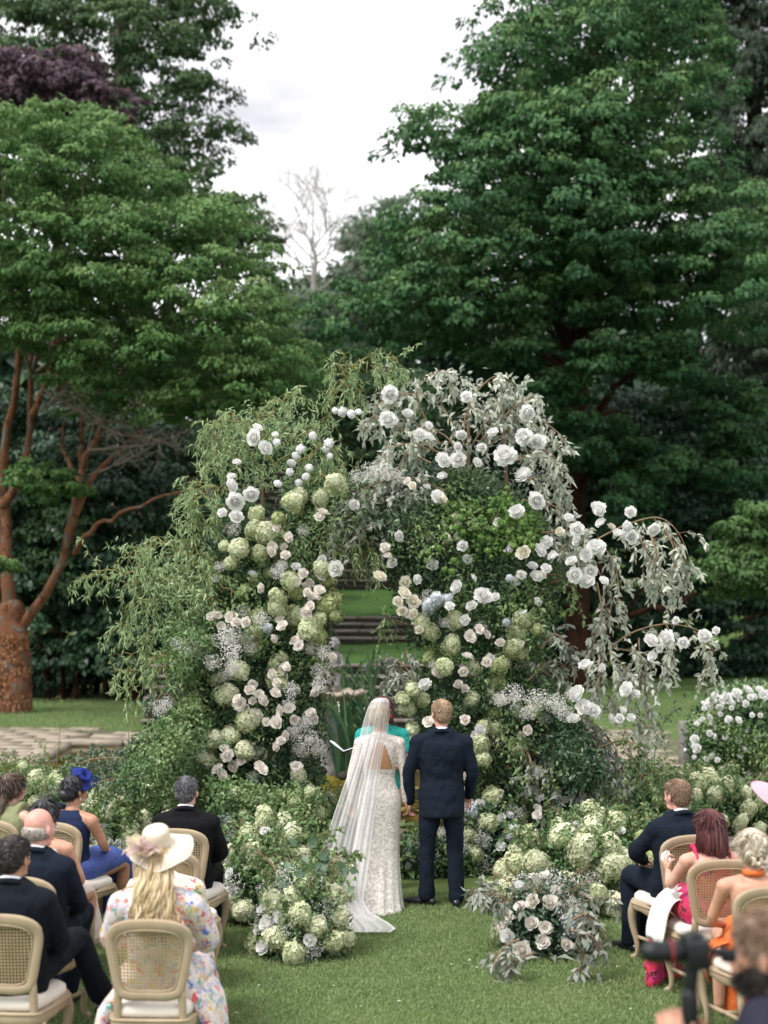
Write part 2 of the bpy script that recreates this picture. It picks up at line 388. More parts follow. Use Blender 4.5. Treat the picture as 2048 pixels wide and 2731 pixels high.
zA = at_z(1772, 29.5); zB0 = at_z(1716, 33.5); zB = at_z(1642, 36); zC0 = at_z(1573, 42.5)
flight('terrace_steps', 'lowest dark stone retaining steps just behind the fountain', -4.6, 3.0, 28.8, 29.8, 0, zA, 6)
flight('terrace_steps', 'middle flight of dark stone steps between the two grass banks', -4.2, 2.6, 33.6, 36, zB0, zB, 4)
flight('terrace_steps', 'upper flight of stone steps climbing towards the iron gate', -5.2, 2.6, 42.5, 58, zC0, zC0+4.6, 16)
def slope(name, x0, x1, y0, y1, z0, z1):
    mb = MB(); mb.add(*grid_sheet(x0, x1, y0, y1, 12, 8, lambda X, Y: z0+(z1-z0)*(Y-y0)/(y1-y0)+.03*np.sin(X*2)))
    return tag(mb.obj(name, MATS['lawn2'], smooth=True), kind='structure')
m2 = MATS['lawn'].copy(); m2.name = 'lawn_bright'; MATS['lawn2'] = m2
for nd in m2.node_tree.nodes:
    if nd.type == 'VALTORGB' and nd.color_ramp.elements[0].color[1] < .2:
        for e, c in zip(nd.color_ramp.elements, [(.045, .11, .022, 1), (.065, .145, .03, 1), (.09, .17, .04, 1)]): e.color = c
slope('grass_bank', -4.6, 3.0, 29.8, 33.6, zA+.01, zB0)
slope('grass_bank', -4.4, 2.8, 36.0, 42.5, zB+.01, zC0+.01)
# iron gate at the head of the steps
gt = thing('iron_gate', 'dark iron gate with upright bars at the top of the steps', 'gate', tuple(W(725, 1262, 58)))
for i in range(9):
    V, F = tube([(-.9+.22*i, 0, 0), (-.9+.22*i, 0, 1.3)], [.018, .018], 6); me = np_mesh('bar', V, F); me.materials.append(MATS['iron']); link('bar', me, gt)
for z in (.15, 1.2):
    V, F = box((0, 0, z), (1.85, .04, .05)); me = np_mesh('rail', V, F); me.materials.append(MATS['iron']); link('rail', me, gt)

# ------------------------------------------------------------------ trees
def inpoly(P, poly):
    x, y = P[:, 0], P[:, 1]; ins = np.zeros(len(P), bool); j = len(poly)-1
    for i in range(len(poly)):
        xi, yi = poly[i]; xj, yj = poly[j]
        c = ((yi > y) != (yj > y)) & (x < (xj-xi)*(y-yi)/((yj-yi) or 1e-9)+xi); ins ^= c; j = i
    return ins
def edist(P, poly):
    d = np.full(len(P), 1e9)
    for i in range(len(poly)):
        a = np.array(poly[i], float); b = np.array(poly[(i+1) % len(poly)], float); ab = b-a
        t = np.clip(((P-a)@ab)/max(ab@ab, 1e-9), 0, 1); d = np.minimum(d, np.linalg.norm(P-(a+t[:, None]*ab), axis=1))
    return d
def crown(root, poly, depth, Rd, a, mat, leaf, nper, layers=(0, .8, 1.7), space=.95, flat=.5, shape='quad', ragged=.3, name='crown', tuft=7, vbias=0., droop=.6, wid=.62, tr=.36, holes=None):
    s = FPX/depth; poly = [tuple(p) for p in poly]; xs = [p[0] for p in poly]; ys = [p[1] for p in poly]
    mb = MB(); CT = []
    for li, lay in enumerate(layers):
        st = a*space*s*(1+.15*li); gx = np.arange(min(xs), max(xs), st); gy = np.arange(min(ys), max(ys), st*(.55+.35*flat))
        P = np.array([(x+(j % 2)*st/2, y) for j, y in enumerate(gy) for x in gx]); P = P+rng.normal(size=P.shape)*st*.28
        P = P[inpoly(P, poly)]
        if not len(P): continue
        e = edist(P, poly)/s; k = e > min(a*(.75-ragged), e.max()*.3); P, e = P[k], e[k]; E = max(e.max(), 1e-3)
        front = -Rd*np.sqrt(np.clip(1-(1-np.clip(e/(E*.8), 0, 1))**2, 0, 1))
        dd = depth+front*(1-lay)+rng.normal(size=len(P))*a*.35
        for (X, Y), d_ in zip(P, dd):
            if holes and li > 0:
                if any(((X-hx)/hr)**2+((Y-hy)/hr2)**2 < 1 for hx, hy, hr, hr2 in holes): continue
            CT.append((*W(X, Y, d_), a*rng.uniform(.7, 1.25), li))
    CT = np.array(CT); n = len(CT)
    # tufts
    tc = np.repeat(CT, tuft, axis=0); u = rvec(len(tc)); u[:, 2] = np.abs(u[:, 2])*1.2-.35; u = unit(u)
    tp = tc[:, :3]+u*tc[:, 3:4]*np.array([1, 1, flat])*rng.uniform(.82, 1., (len(tc), 1)); tv = np.clip(.5*rng.random(len(tc))+.5*np.repeat(rng.random(n), tuft), 0, 1)
    m = max(1, nper//tuft)
    lp = np.repeat(tp, m, axis=0); la = np.repeat(tc[:, 3], m)*tr; lu = rvec(len(lp)); lu[:, 2] = np.abs(lu[:, 2])-.25; lu = unit(lu)
    P = lp+lu*la[:, None]*np.array([1, 1, .62])*rng.uniform(.6, 1.05, (len(lp), 1))
    uu = np.repeat(u, m, axis=0); D = lu*np.array([1, 1, .3])*.5+uu*np.array([1, 1, .3])*.5+rng.normal(size=lu.shape)*.42; D[:, 2] -= droop*1.25
    Nn = lu*.55+uu*.8+np.array([0, 0, .42])+rng.normal(size=lu.shape)*.38
    L = leaf*rng.uniform(.7, 1.25, len(P))
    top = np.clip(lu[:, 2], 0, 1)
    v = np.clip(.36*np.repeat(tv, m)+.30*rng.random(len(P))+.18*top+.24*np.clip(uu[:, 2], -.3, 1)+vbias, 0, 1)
    add_leaves(mb, P, D, Nn, L, L*wid, shape, v)
    o = mb.obj(name, mat, root, kind='stuff'); return o, CT
def limb(mb, pts, r0, r1, n=9, nseg=14, wob=.0):
    P = smooth_path(pts, nseg); P = P+rng.normal(size=P.shape)*wob; r = np.linspace(0, 1, nseg); rr = r0+(r1-r0)*r**.8
    V, F = tube(P, list(rr), n, True, hint=(0, 1, .1)); mb.add(V, F, .5)
def limbs_obj(root, name, lst, mat, d, wob=.03):
    for pts, r0, r1 in lst:
        mb = MB(); limb(mb, [W(x, y, d+dz) for x, y, dz in pts], r0, r1, wob=wob); o = mb.obj(name, mat, root, True)
def auto_branches(root, CT, base, mat, k, r=.05):
    mb = MB(); idx = rng.permutation(len(CT))[:k]
    for i in idx:
        c = CT[i, :3]; b = base[rng.integers(len(base))]
        mid = (c+b)/2+rng.normal(size=3)*.3; mid[2] -= .3; limb(mb, [b, mid, c], r, .012, 5, 7)
    if k: mb.obj('twigs', mat, root, True, 'stuff')

# 1. left paperbark maple
dL = 32.5
t1 = thing('maple_tree', 'wide spreading green maple with peeling orange bark, its forked trunk by the left edge', 'tree', tuple(W(40, 1893, dL)))
limbs_obj(t1, 'trunk', [([(42, 1900, 0), (40, 1800, 0), (38, 1720, 0), (30, 1640, 0)], .34, .30)], MATS['bark_orange'], dL)
limbs_obj(t1, 'limb', [
 ([(30, 1660, 0), (22, 1560, 0), (18, 1420, .2), (5, 1300, .3), (18, 1180, 0), (40, 1050, -.2), (52, 900, -.3), (60, 790, -.2)], .17, .05),
 ([(48, 1690, 0), (110, 1600, -.2), (165, 1500, -.5), (195, 1380, -.8), (240, 1290, -1), (290, 1220, -1.2), (400, 1130, -1.5), (470, 1090, -1.8)], .125, .03),
 ([(185, 1430, -.6), (205, 1320, -.3), (225, 1240, 0), (262, 1160, 0), (300, 1060, .2), (360, 1000, .3)], .115, .04),
 ([(10, 1350, 0), (60, 1250, .2), (80, 1160, .3), (85, 1000, .2), (88, 900, 0)], .11, .045),
 ([(200, 1470, -.8), (240, 1410, -1.5), (310, 1380, -2), (400, 1335, -2.6), (500, 1305, -3)], .07, .02),
 ([(215, 1300, 0), (190, 1240, .3), (165, 1180, .4), (170, 1130, .4)], .07, .03),
 ([(195, 1390, -.4), (215, 1250, .5), (216, 1150, .6), (230, 1050, .7)], .09, .04),
 ([(90, 1100, 0), (130, 1000, -.3), (180, 900, -.6), (250, 840, -.8)], .08, .03),
 ([(300, 1060, .2), (420, 960, .3), (560, 900, .2), (640, 850, 0)], .06, .02),
 ([(330, 1030, .2), (380, 960, 0), (450, 900, -.5), (520, 800, -1)], .06, .02),
 ([(60, 900, -.2), (110, 700, -.4), (140, 560, -.4), (150, 430, -.2)], .09, .03)], MATS['bark_orange'], dL)
# peeling bark flakes
mb = MB(); n = 1500; th = rng.uniform(0, 2*math.pi, n); zz = rng.uniform(0, 1, n); cb = np.array(W(40, 1893, dL)); ct = np.array(W(34, 1690, dL))
P = cb+(ct-cb)*zz[:, None]+np.c_[np.cos(th), np.sin(th), np.zeros(n)]*(.362-.03*zz[:, None]); Nn = np.c_[np.cos(th), np.sin(th), np.zeros(n)]; D = np.c_[-np.sin(th), np.cos(th), rng.normal(size=n)*.5]+Nn*.35
lm('flake', [(.10, .035, .015), (.28, .10, .04), (.36, .22, .13)], .1, .8)
add_leaves(mb, P, D, Nn, rng.uniform(.03, .06, n), rng.uniform(.03, .10, n), 'quad'); mb.obj('bark_flakes', MATS['flake'], t1, kind='stuff')
polyL = [(-160, 300), (60, 255), (150, 262), (290, 270), (330, 330), (360, 420), (430, 480), (500, 520), (560, 510), (640, 560), (680, 640), (700, 700), (740, 720), (770, 800), (790, 860), (830, 900), (850, 960), (860, 1020), (860, 1120), (760, 1170), (700, 1130), (600, 1150), (520, 1170), (430, 1170), (330, 1100), (260, 1160), (180, 1090), (100, 1060), (60, 1000), (-160, 960)]
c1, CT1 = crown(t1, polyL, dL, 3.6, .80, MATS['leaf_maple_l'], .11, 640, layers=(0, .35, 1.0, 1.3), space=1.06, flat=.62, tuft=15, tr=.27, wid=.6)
for pl in ([(50, 1240), (110, 1225), (130, 1300), (120, 1340), (45, 1340)], [(150, 1240), (210, 1245), (205, 1320), (150, 1310)], [(-30, 1470), (30, 1470), (45, 1530), (-30, 1540)]):
    crown(t1, pl, dL-1, .4, .34, MATS['leaf_maple_l'], .10, 300, layers=(0, .5), name='leaf_spray', tuft=8)
auto_branches(t1, CT1, [np.array(W(85, 1000, dL)), np.array(W(360, 1000, dL)), np.array(W(150, 600, dL)), np.array(W(300, 900, dL))], MATS['bark_grey'], 70, .045)
# pale dead lichen twigs hanging in front
dt = MB()
for (x0, y0, x1, y1) in ((240, 1200, 500, 1150), (300, 1160, 480, 1200), (330, 1180, 330, 1230), (120, 1040, 260, 1130), (120, 1090, 240, 1060), (330, 1130, 460, 1170), (200, 1050, 330, 1160)):
    p0 = np.array(W(x0, y0, dL-2.2)); p1 = np.array(W(x1, y1, dL-2.6)); path = smooth_path([p0, (p0+p1)/2+rng.normal(size=3)*.15, p1], 9); limb(dt, path, .028, .012, 5, 9)
    for q in range(26):
        b = path[rng.integers(9)]; e = b+rng.normal(size=3)*np.array([.3, .2, .25]); limb(dt, [b, (b+e)/2+rng.normal(size=3)*.06, e], .011, .005, 4, 5)
dt.obj('dead_twigs', MATS['bark_grey'], t1, True, 'stuff')

# 2. big right maple
dR = 40
t2 = thing('maple_tree', 'huge dark green maple with rust brown trunk filling the right of the picture', 'tree', tuple(W(1535, 1835, dR)))
limbs_obj(t2, 'trunk', [([(1545, 1840, 0), (1538, 1700, 0), (1545, 1500, 0), (1530, 1300, 0), (1548, 1100, 0), (1540, 850, .3), (1560, 600, .4), (1580, 300, .4), (1590, 60, .3)], .38, .13)], MATS['bark_dark'], dR, .02)
limbs_obj(t2, 'limb', [
 ([(1540, 1150, 0), (1510, 1000, -.3), (1500, 860, -.5), (1440, 700, -1)], .2, .06),
 ([(1565, 1180, 0), (1620, 1060, -.3), (1680, 1000, -.8), (1760, 960, -1.5)], .14, .05),
 ([(1555, 1300, 0), (1600, 1120, 1), (1650, 1100, 1.5), (1700, 1130, 1.5)], .10, .04),
 ([(1640, 1660, -1), (1740, 1620, -2), (1800, 1625, -2.4), (1840, 1590, -2.6)], .10, .05),
 ([(1650, 1650, -1), (1690, 1600, -1.2), (1720, 1560, -1.4)], .06, .03),
 ([(1600, 1780, 0), (1620, 1700, 0), (1600, 1500, .2)], .12, .08),
 ([(1450, 1150, 0), (1400, 1000, 0), (1350, 900, -.4)], .08, .03),
 ([(1550, 700, 0), (1480, 560, -.6), (1380, 420, -.9)], .11, .03),
 ([(1570, 560, 0), (1660, 420, -.6), (1740, 330, -.9)], .10, .03)], MATS['bark_dark'], dR)
polyR = [(1370, -140), (1330, 40), (1260, 90), (1180, 130), (1130, 190), (1150, 260), (1120, 300), (1085, 370), (1090, 450), (1050, 520), (1050, 580), (975, 630), (930, 690), (905, 760), (870, 830), (850, 890), (880, 970), (950, 990), (1010, 985), (1120, 970), (1180, 1000), (1260, 975), (1340, 1010), (1430, 1000), (1440, 930), (1500, 905), (1560, 900), (1660, 960), (1760, 900), (1830, 960), (1900, 930), (1980, 960), (2110, 1000), (2120, 640), (2048, 560), (1980, 500), (1965, 400), (1900, 330), (1930, 190), (1900, 60), (1850, -140)]
hR = [(1340, 240, 110, 55), (1270, 350, 60, 40)]
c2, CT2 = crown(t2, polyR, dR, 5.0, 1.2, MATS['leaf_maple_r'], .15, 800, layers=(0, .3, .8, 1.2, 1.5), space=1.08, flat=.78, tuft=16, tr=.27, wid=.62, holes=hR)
for i, pl in enumerate(([(1540, 930), (1620, 900), (1670, 960), (1660, 1020), (1560, 1010)], [(1660, 880), (1780, 870), (1830, 930), (1850, 990), (1790, 1040), (1700, 1010)], [(1310, 900), (1400, 900), (1440, 960), (1420, 1010), (1290, 1020), (1280, 960)],
           [(1380, 1010), (1500, 990), (1560, 1040), (1550, 1130), (1450, 1150), (1390, 1100)], [(1480, 1100), (1570, 1080), (1600, 1180), (1540, 1260), (1480, 1200)], [(1590, 1280), (1700, 1260), (1760, 1330), (1700, 1430), (1610, 1400)], [(1700, 1180), (1800, 1180), (1830, 1260), (1760, 1330), (1690, 1280)], [(1180, 1000), (1300, 1020), (1330, 1100), (1230, 1130), (1150, 1080)], [(1900, 1230), (2060, 1240), (2060, 1340), (1930, 1330)],
           [(1560, 1130), (1680, 1120), (1740, 1180), (1700, 1260), (1600, 1290), (1560, 1220)], [(1780, 1000), (2060, 1020), (2060, 1230), (1960, 1210), (1860, 1150), (1760, 1090)], [(1840, 1200), (1960, 1190), (1980, 1290), (1860, 1280)], [(1020, 1120), (1130, 1110), (1200, 1150), (1180, 1230), (1050, 1230)])):
    crown(t2, pl, dR-3.2+.4*i, 1.2, .6, MATS['leaf_maple_r'], .14, 380, layers=(0, .6), name='leaf_spray', tuft=9, vbias=-.08)
auto_branches(t2, CT2, [np.array(W(1545, 1000, dR)), np.array(W(1550, 700, dR)), np.array(W(1575, 400, dR))], MATS['bark_dark'], 90, .06)

# 3. low light maple on the right edge
t3 = thing('small_maple', 'pale green bushy maple leaning in at the right edge behind the rose bush', 'tree', tuple(G(2180, 1890)))
polyS = [(1845, 1520), (1880, 1480), (1910, 1420), (1940, 1370), (2000, 1340), (2130, 1320), (2130, 1660), (2060, 1640), (2000, 1600), (1960, 1640), (1930, 1590), (1880, 1560)]
limbs_obj(t3, 'trunk', [([(2180, 1890, 0), (2150, 1700, 0), (2110, 1550, 0), (2060, 1450, 0)], .16, .06)], MATS['bark_dark'], 33)
t3.location = W(2180, 1890, 33)
t3c, _ = crown(t3, polyS, 33, 1.6, .5, MATS['leaf_light'], .13, 380, layers=(0, .5, 1.2), tuft=9, vbias=-.05)

# 4. tall tree back left
t4 = thing('tall_tree', 'very tall dark green tree rising out of the top left corner, sky showing through it', 'tree', tuple(W(330, 1800, 50)))
limbs_obj(t4, 'trunk', [([(330, 1800, 0), (340, 1200, 0), (360, 700, 0), (330, 300, 0), (320, -50, 0)], .6, .25)], MATS['bark_grey'], 50)
limbs_obj(t4, 'branch', [([(200, 330, -2), (185, 180, -2), (190, 60, -2), (180, -30, -2)], .06, .02), ([(190, 190, -2), (150, 110, -2), (110, 0, -2)], .04, .012), ([(200, 160, -2), (250, 90, -2), (260, 10, -2)], .035, .012), ([(200, 260, -2), (270, 180, -2), (340, 150, -2)], .035, .012), ([(60, 160, -2), (30, 120, -2), (10, 180, -2)], .025, .01), ([(185, 190, -2), (240, 130, -2), (300, 30, -2)], .03, .01)], MATS['bark_grey'], 50, .05)
polyT = [(-160, -140), (640, -140), (640, 20), (690, 60), (700, 100), (690, 150), (660, 170), (600, 130), (570, 180), (590, 240), (600, 290), (640, 330), (660, 370), (700, 380), (690, 410), (650, 440), (600, 440), (560, 480), (420, 520), (300, 480), (100, 400), (-160, 400)]
crown(t4, polyT, 50, 4, .95, MATS['leaf_tall'], .16, 330, layers=(.2, 1.0), space=1.0, flat=.6, tuft=9, ragged=.3, droop=.8, holes=[(410, 200, 50, 60), (480, 290, 60, 80), (500, 340, 50, 40), (430, 280, 50, 50)])
# 5. purple maple
t5 = thing('purple_maple', 'dark purple leaved maple between the left green maple and the tall tree', 'tree', tuple(W(150, 1850, 42)))
limbs_obj(t5, 'trunk', [([(150, 1850, 0), (150, 1200, 0), (160, 700, 0), (140, 300, 0)], .3, .1)], MATS['bark_dark'], 42)
crown(t5, [(-120, 150), (40, 110), (60, 50), (90, 90), (130, 120), (260, 140), (300, 200), (370, 250), (350, 330), (370, 400), (300, 420), (200, 330), (-120, 330)], 42, 2, .6, MATS['leaf_purple'], .2, 150, layers=(0, .8), flat=.6, tuft=8, droop=.9, wid=.75, shape='maple')
crown(t5, [(60, 460), (240, 500), (300, 640), (180, 640), (80, 620)], 40, .5, .5, MATS['leaf_purple'], .18, 220, layers=(0,), tuft=7, name='leaf_spray')
crown(t5, [(0, 1040), (90, 1020), (290, 1130), (230, 1330), (60, 1200)], 40, .5, .5, MATS['leaf_purple'], .18, 120, layers=(0,), tuft=6, name='leaf_spray', space=1.3)
# 6. mid tree behind left maple (with ash like leaves)
t6 = thing('ash_tree', 'loose green tree behind the left maple, crown ending beside the open sky', 'tree', tuple(W(560, 1750, 46)))
limbs_obj(t6, 'trunk', [([(560, 1750, 0), (570, 1200, 0), (600, 700, 0), (610, 520, 0)], .3, .06)], MATS['bark_grey'], 46)
crown(t6, [(360, 430), (450, 400), (560, 430), (600, 480), (650, 500), (700, 540), (720, 600), (740, 640), (760, 700), (700, 760), (560, 700), (400, 600)], 46, 2, .7, MATS['leaf_tall'], .17, 230, layers=(0, 1.), tuft=8, vbias=.1)
# 7. dark conifer right edge
t7 = thing('dark_conifer', 'sombre brown green conifer standing behind the big maple at the top right edge', 'tree', tuple(W(2020, 1800, 52)))
limbs_obj(t7, 'trunk', [([(2020, 1800, 0), (2020, 1000, 0), (2010, 300, 0), (2000, -100, 0)], .5, .2)], MATS['bark_dark'], 52)
crown(t7, [(1760, -140), (2200, -140), (2200, 1300), (1980, 1250), (1900, 900), (1840, 500), (1820, 200)], 52, 1.5, 1.1, MATS['leaf_conifer'], .22, 620, layers=(0, .8, 1.6), flat=.9, tuft=12, wid=.34, droop=1.2, vbias=-.05)
# 8. far centre
t8 = thing('bare_tree', 'pale bare crowned tree far off in the gap of sky above the arch', 'tree', tuple(W(840, 1450, 78)))
bm_ = MB(); limb(bm_, [W(850, 1450, 78), W(840, 1000, 78), W(838, 720, 78), W(835, 640, 78)], .30, .07, 8, 12, .05); bm_.obj('trunk', MATS['twig_far_haze'], t8, True)
tw = MB()
def grow(p, d, L, r, lv):
    q = p+d*L; limb(tw, [p, (p+q)/2+rng.normal(size=3)*L*.06, q], r, r*.6, 4, 4)
    if lv == 0: return
    for k in range(3):
        nd = unit(d+rng.normal(size=3)*.5+np.array([0, 0, .05])); grow(p+(q-p)*rng.uniform(.55, 1), nd, L*rng.uniform(.66, .84), r*.6, lv-1)
for (x, y, dx, dz) in ((835, 720, 0, 1), (838, 760, -.5, .8), (838, 740, .45, .9), (835, 690, -.9, .9), (840, 710, .9, .7), (840, 720, -1, .6), (836, 660, .8, 1), (836, 665, -.5, 1), (838, 690, .6, 1), (835, 645, 0, 1), (838, 780, 1.1, .8), (838, 790, -1.1, .8)):
    grow(np.array(W(x, y, 78)), unit(np.array([dx, 0, dz])), 1.75, .05, 5)
tw.obj('twigs', MATS['twig_far_haze'], t8, kind='stuff')
crown(t8, [(770, 800), (820, 780), (880, 785), (920, 820), (900, 900), (850, 1000), (800, 1000), (760, 880)], 77, 2, 1.0, MATS['leaf_far_haze'], .22, 90, layers=(0, .8), tuft=7, space=1.2, name='ivy')
t9 = thing('far_tree', 'hazy grey green tree beyond the bare tree, against the sky beside the big maple', 'tree', tuple(W(1000, 1450, 74)))
limbs_obj(t9, 'trunk', [([(1000, 1450, 0), (1000, 1000, 0), (1000, 600, 0)], .4, .1)], MATS['bark_grey'], 74)
crown(t9, [(900, 640), (930, 590), (980, 580), (1000, 540), (1060, 515), (1120, 520), (1140, 700), (1100, 900), (960, 900), (900, 800)], 74, 2, 1.2, MATS['leaf_far_haze'], .25, 250, layers=(0, .8), tuft=8, space=1.0)
t10 = thing('ivy_tree', 'soft grey green tree at the foot of the bare tree', 'tree', tuple(W(900, 1450, 68)))
limbs_obj(t10, 'trunk', [([(850, 1450, 0), (850, 1000, 0), (845, 800, 0)], .6, .3)], MATS['bark_grey'], 68)
lm('leaf_brown', [(.06, .05, .035), (.11, .09, .06), (.14, .12, .09)], .2, .9)
crown(t10, [(730, 830), (760, 790), (830, 770), (900, 775), (980, 740), (1040, 800), (1020, 960), (1000, 1060), (880, 1100), (780, 1080), (730, 980)], 68, 1.5, 1.0, MATS['leaf_far_haze'], .22, 300, layers=(0, .8), tuft=8)
t11 = thing('green_bush_tree', 'mid green small tree filling the gap below the distant bare tree', 'tree', tuple(W(900, 1500, 56)))
limbs_obj(t11, 'trunk', [([(900, 1500, 0), (900, 1200, 0), (900, 1000, 0)], .25, .1)], MATS['bark_grey'], 56)
crown(t11, [(760, 1000), (820, 960), (900, 900), (980, 900), (1080, 960), (1100, 1250), (950, 1300), (780, 1250), (700, 1150)], 56, 2, .9, MATS['leaf_mid'], .17, 330, layers=(0, .8), tuft=9)
t13 = thing('hazy_tree', 'broad pale grey green tree line crown filling the gap low behind the bare tree', 'tree', tuple(W(820, 1450, 84)))
limbs_obj(t13, 'trunk', [([(820, 1450, 0), (820, 1100, 0), (820, 850, 0)], .4, .15)], MATS['bark_grey'], 84)
crown(t13, [(690, 690), (730, 740), (770, 770), (820, 740), (870, 700), (920, 640), (960, 580), (1060, 600), (1080, 900), (900, 1050), (700, 1000), (660, 800)], 84, 1.5, 1.0, MATS['leaf_far_haze'], .26, 260, layers=(0, .8), tuft=9)
t12 = thing('holly_tree', 'dense dark green rounded tree at the head of the steps', 'tree', tuple(W(860, 1500, 62)))
limbs_obj(t12, 'trunk', [([(860, 1500, 0), (860, 1300, 0), (860, 1150, 0)], .25, .1)], MATS['bark_dark'], 62)
crown(t12, [(600, 1010), (760, 960), (900, 960), (1150, 990), (1180, 1260), (1000, 1290), (780, 1270), (760, 1120), (640, 1110)], 62, 1.5, 1.0, MATS['leaf_mid'], .2, 420, layers=(0, .5), tuft=10, vbias=-.05)
# dark evergreen masses under the trees
def shrub(name, label, poly, d, Rd, a=.9, mat='leaf_dark', leaf=.16, n=300, base=None, lay=(0, .6, 1.2), vb=0, cat='shrub'):
    cx = sum(p[0] for p in poly)/len(poly); t = thing(name, label, cat, tuple(W(cx, 1900, d)) if base is None else base)
    t.location.z = 0; mb = MB(); b = t.location
    for k in range(3): limb(mb, [Vector((b.x+k*.3-.3, b.y, 0)), Vector((b.x+k*.5-.5, b.y, 1.2)), Vector((b.x+k-1, b.y, 2.4))], .09, .04)
    mb.obj('stem', MATS['bark_dark'], t, True)
    crown(t, poly, d, Rd, a, MATS[mat], leaf, n, layers=lay, tuft=9, vbias=vb, name='foliage'); return t
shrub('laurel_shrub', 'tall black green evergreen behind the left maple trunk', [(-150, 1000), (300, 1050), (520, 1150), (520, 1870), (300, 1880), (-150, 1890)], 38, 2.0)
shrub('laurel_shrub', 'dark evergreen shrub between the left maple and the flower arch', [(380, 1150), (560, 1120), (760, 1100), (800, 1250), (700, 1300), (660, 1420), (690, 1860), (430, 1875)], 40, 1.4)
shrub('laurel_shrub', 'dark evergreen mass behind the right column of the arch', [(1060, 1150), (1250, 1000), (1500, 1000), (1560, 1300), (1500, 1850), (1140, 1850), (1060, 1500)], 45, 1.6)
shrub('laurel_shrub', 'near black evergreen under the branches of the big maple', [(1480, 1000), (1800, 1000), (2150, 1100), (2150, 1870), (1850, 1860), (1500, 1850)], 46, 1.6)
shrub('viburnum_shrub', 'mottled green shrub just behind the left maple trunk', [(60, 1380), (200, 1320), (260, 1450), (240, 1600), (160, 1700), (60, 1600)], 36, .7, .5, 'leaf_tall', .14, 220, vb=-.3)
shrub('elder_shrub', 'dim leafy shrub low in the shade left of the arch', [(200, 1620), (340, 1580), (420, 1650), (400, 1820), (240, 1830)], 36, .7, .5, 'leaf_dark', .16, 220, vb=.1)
# wood behind everything so that no bare horizon shows
wd_ = MB(); 
for (x0, x1, yt) in ((-900, 760, 900), (1050, 2900, 850), (700, 1100, 1050)):
    n = 26000; X = rng.uniform(x0, x1, n); Y = rng.uniform(yt, 1900, n); P = np.array([W(a_, b_, 66+c_) for a_, b_, c_ in zip(X, Y, rng.uniform(-1, 1, n))])
    add_leaves(wd_, P, rng.normal(size=(n, 3))+np.array([0, 0, -.6]), rng.normal(size=(n, 3))+np.array([0, -.5, 1]), rng.uniform(.5, .9, n), rng.uniform(.4, .6, n), 'quad')
tag(wd_.obj('far_wood', MATS['leaf_dark']), kind='stuff')
# ------------------------------------------------------------------ chairs
sol_mat('chair_wood', (.27, .205, .135), (.40, .32, .22), 3, .75, .25, 60, .25, stretch=(1, 1, .12), bdist=.004)
sol_mat('cane', (.27, .20, .11), (.36, .28, .17), 12, .7, .3, 90, .3, bdist=.002)
sol_mat('cushion', (.66, .60, .54), (.74, .68, .62), 6, .95, .25, 160, .1, sheen=.3, bdist=.004)
def sweep(path, w_, h_, up, n=10, closed=False):
    """rounded-rectangular section along path; w_ across 'side', h_ along up"""
    path = np.asarray(path, float); m = len(path); th = np.arange(n)/n*2*math.pi
    cx = np.sign(np.cos(th))*np.abs(np.cos(th))**.55; sx = np.sign(np.sin(th))*np.abs(np.sin(th))**.55
    V = []
    for i in range(m):
        a = path[(i-1) % m] if closed else path[max(i-1, 0)]; b = path[(i+1) % m] if closed else path[min(i+1, m-1)]
        t = unit(b-a); s = unit(np.cross(t, up)); ww = w_[i] if hasattr(w_, '__len__') else w_; hh = h_[i] if hasattr(h_, '__len__') else h_
        V.append(path[i]+np.outer(cx*ww/2, s)+np.outer(sx*hh/2, up))
    V = np.concatenate(V); r = m if closed else m-1
    i = np.arange(r)[:, None]; j = np.arange(n)[None]; i2 = (i+1) % m; j2 = (j+1) % n
    F = np.stack([i*n+j, i*n+j2, i2*n+j2, i2*n+j], -1).reshape(-1, 4); Fl = [F]
    if not closed:
        Fl.append(np.concatenate([np.array([[0, q+1, q] for q in range(1, n-1)]), np.array([[0, q, q+1] for q in range(1, n-1)])+(m-1)*n]))
    return V, Fl
YB0, YB1 = -.225, -.30
def yb(z): return YB0+(YB1-YB0)*np.clip((z-.45)/.53, 0, 1)
half = [(0, .575), (.10, .572), (.155, .588), (.178, .64), (.197, .74), (.213, .83), (.213, .885), (.185, .930), (.125, .957), (.06, .966), (0, .968)]
hp = smooth_path(np.array([(x, 0, z) for x, z in half]), 26)
out = np.vstack([hp, (hp*np.array([-1, 1, 1]))[::-1][1:-1]]); out[:, 1] = yb(out[:, 2])+.035*(1-(out[:, 0]/.22)**2)*-1+.02
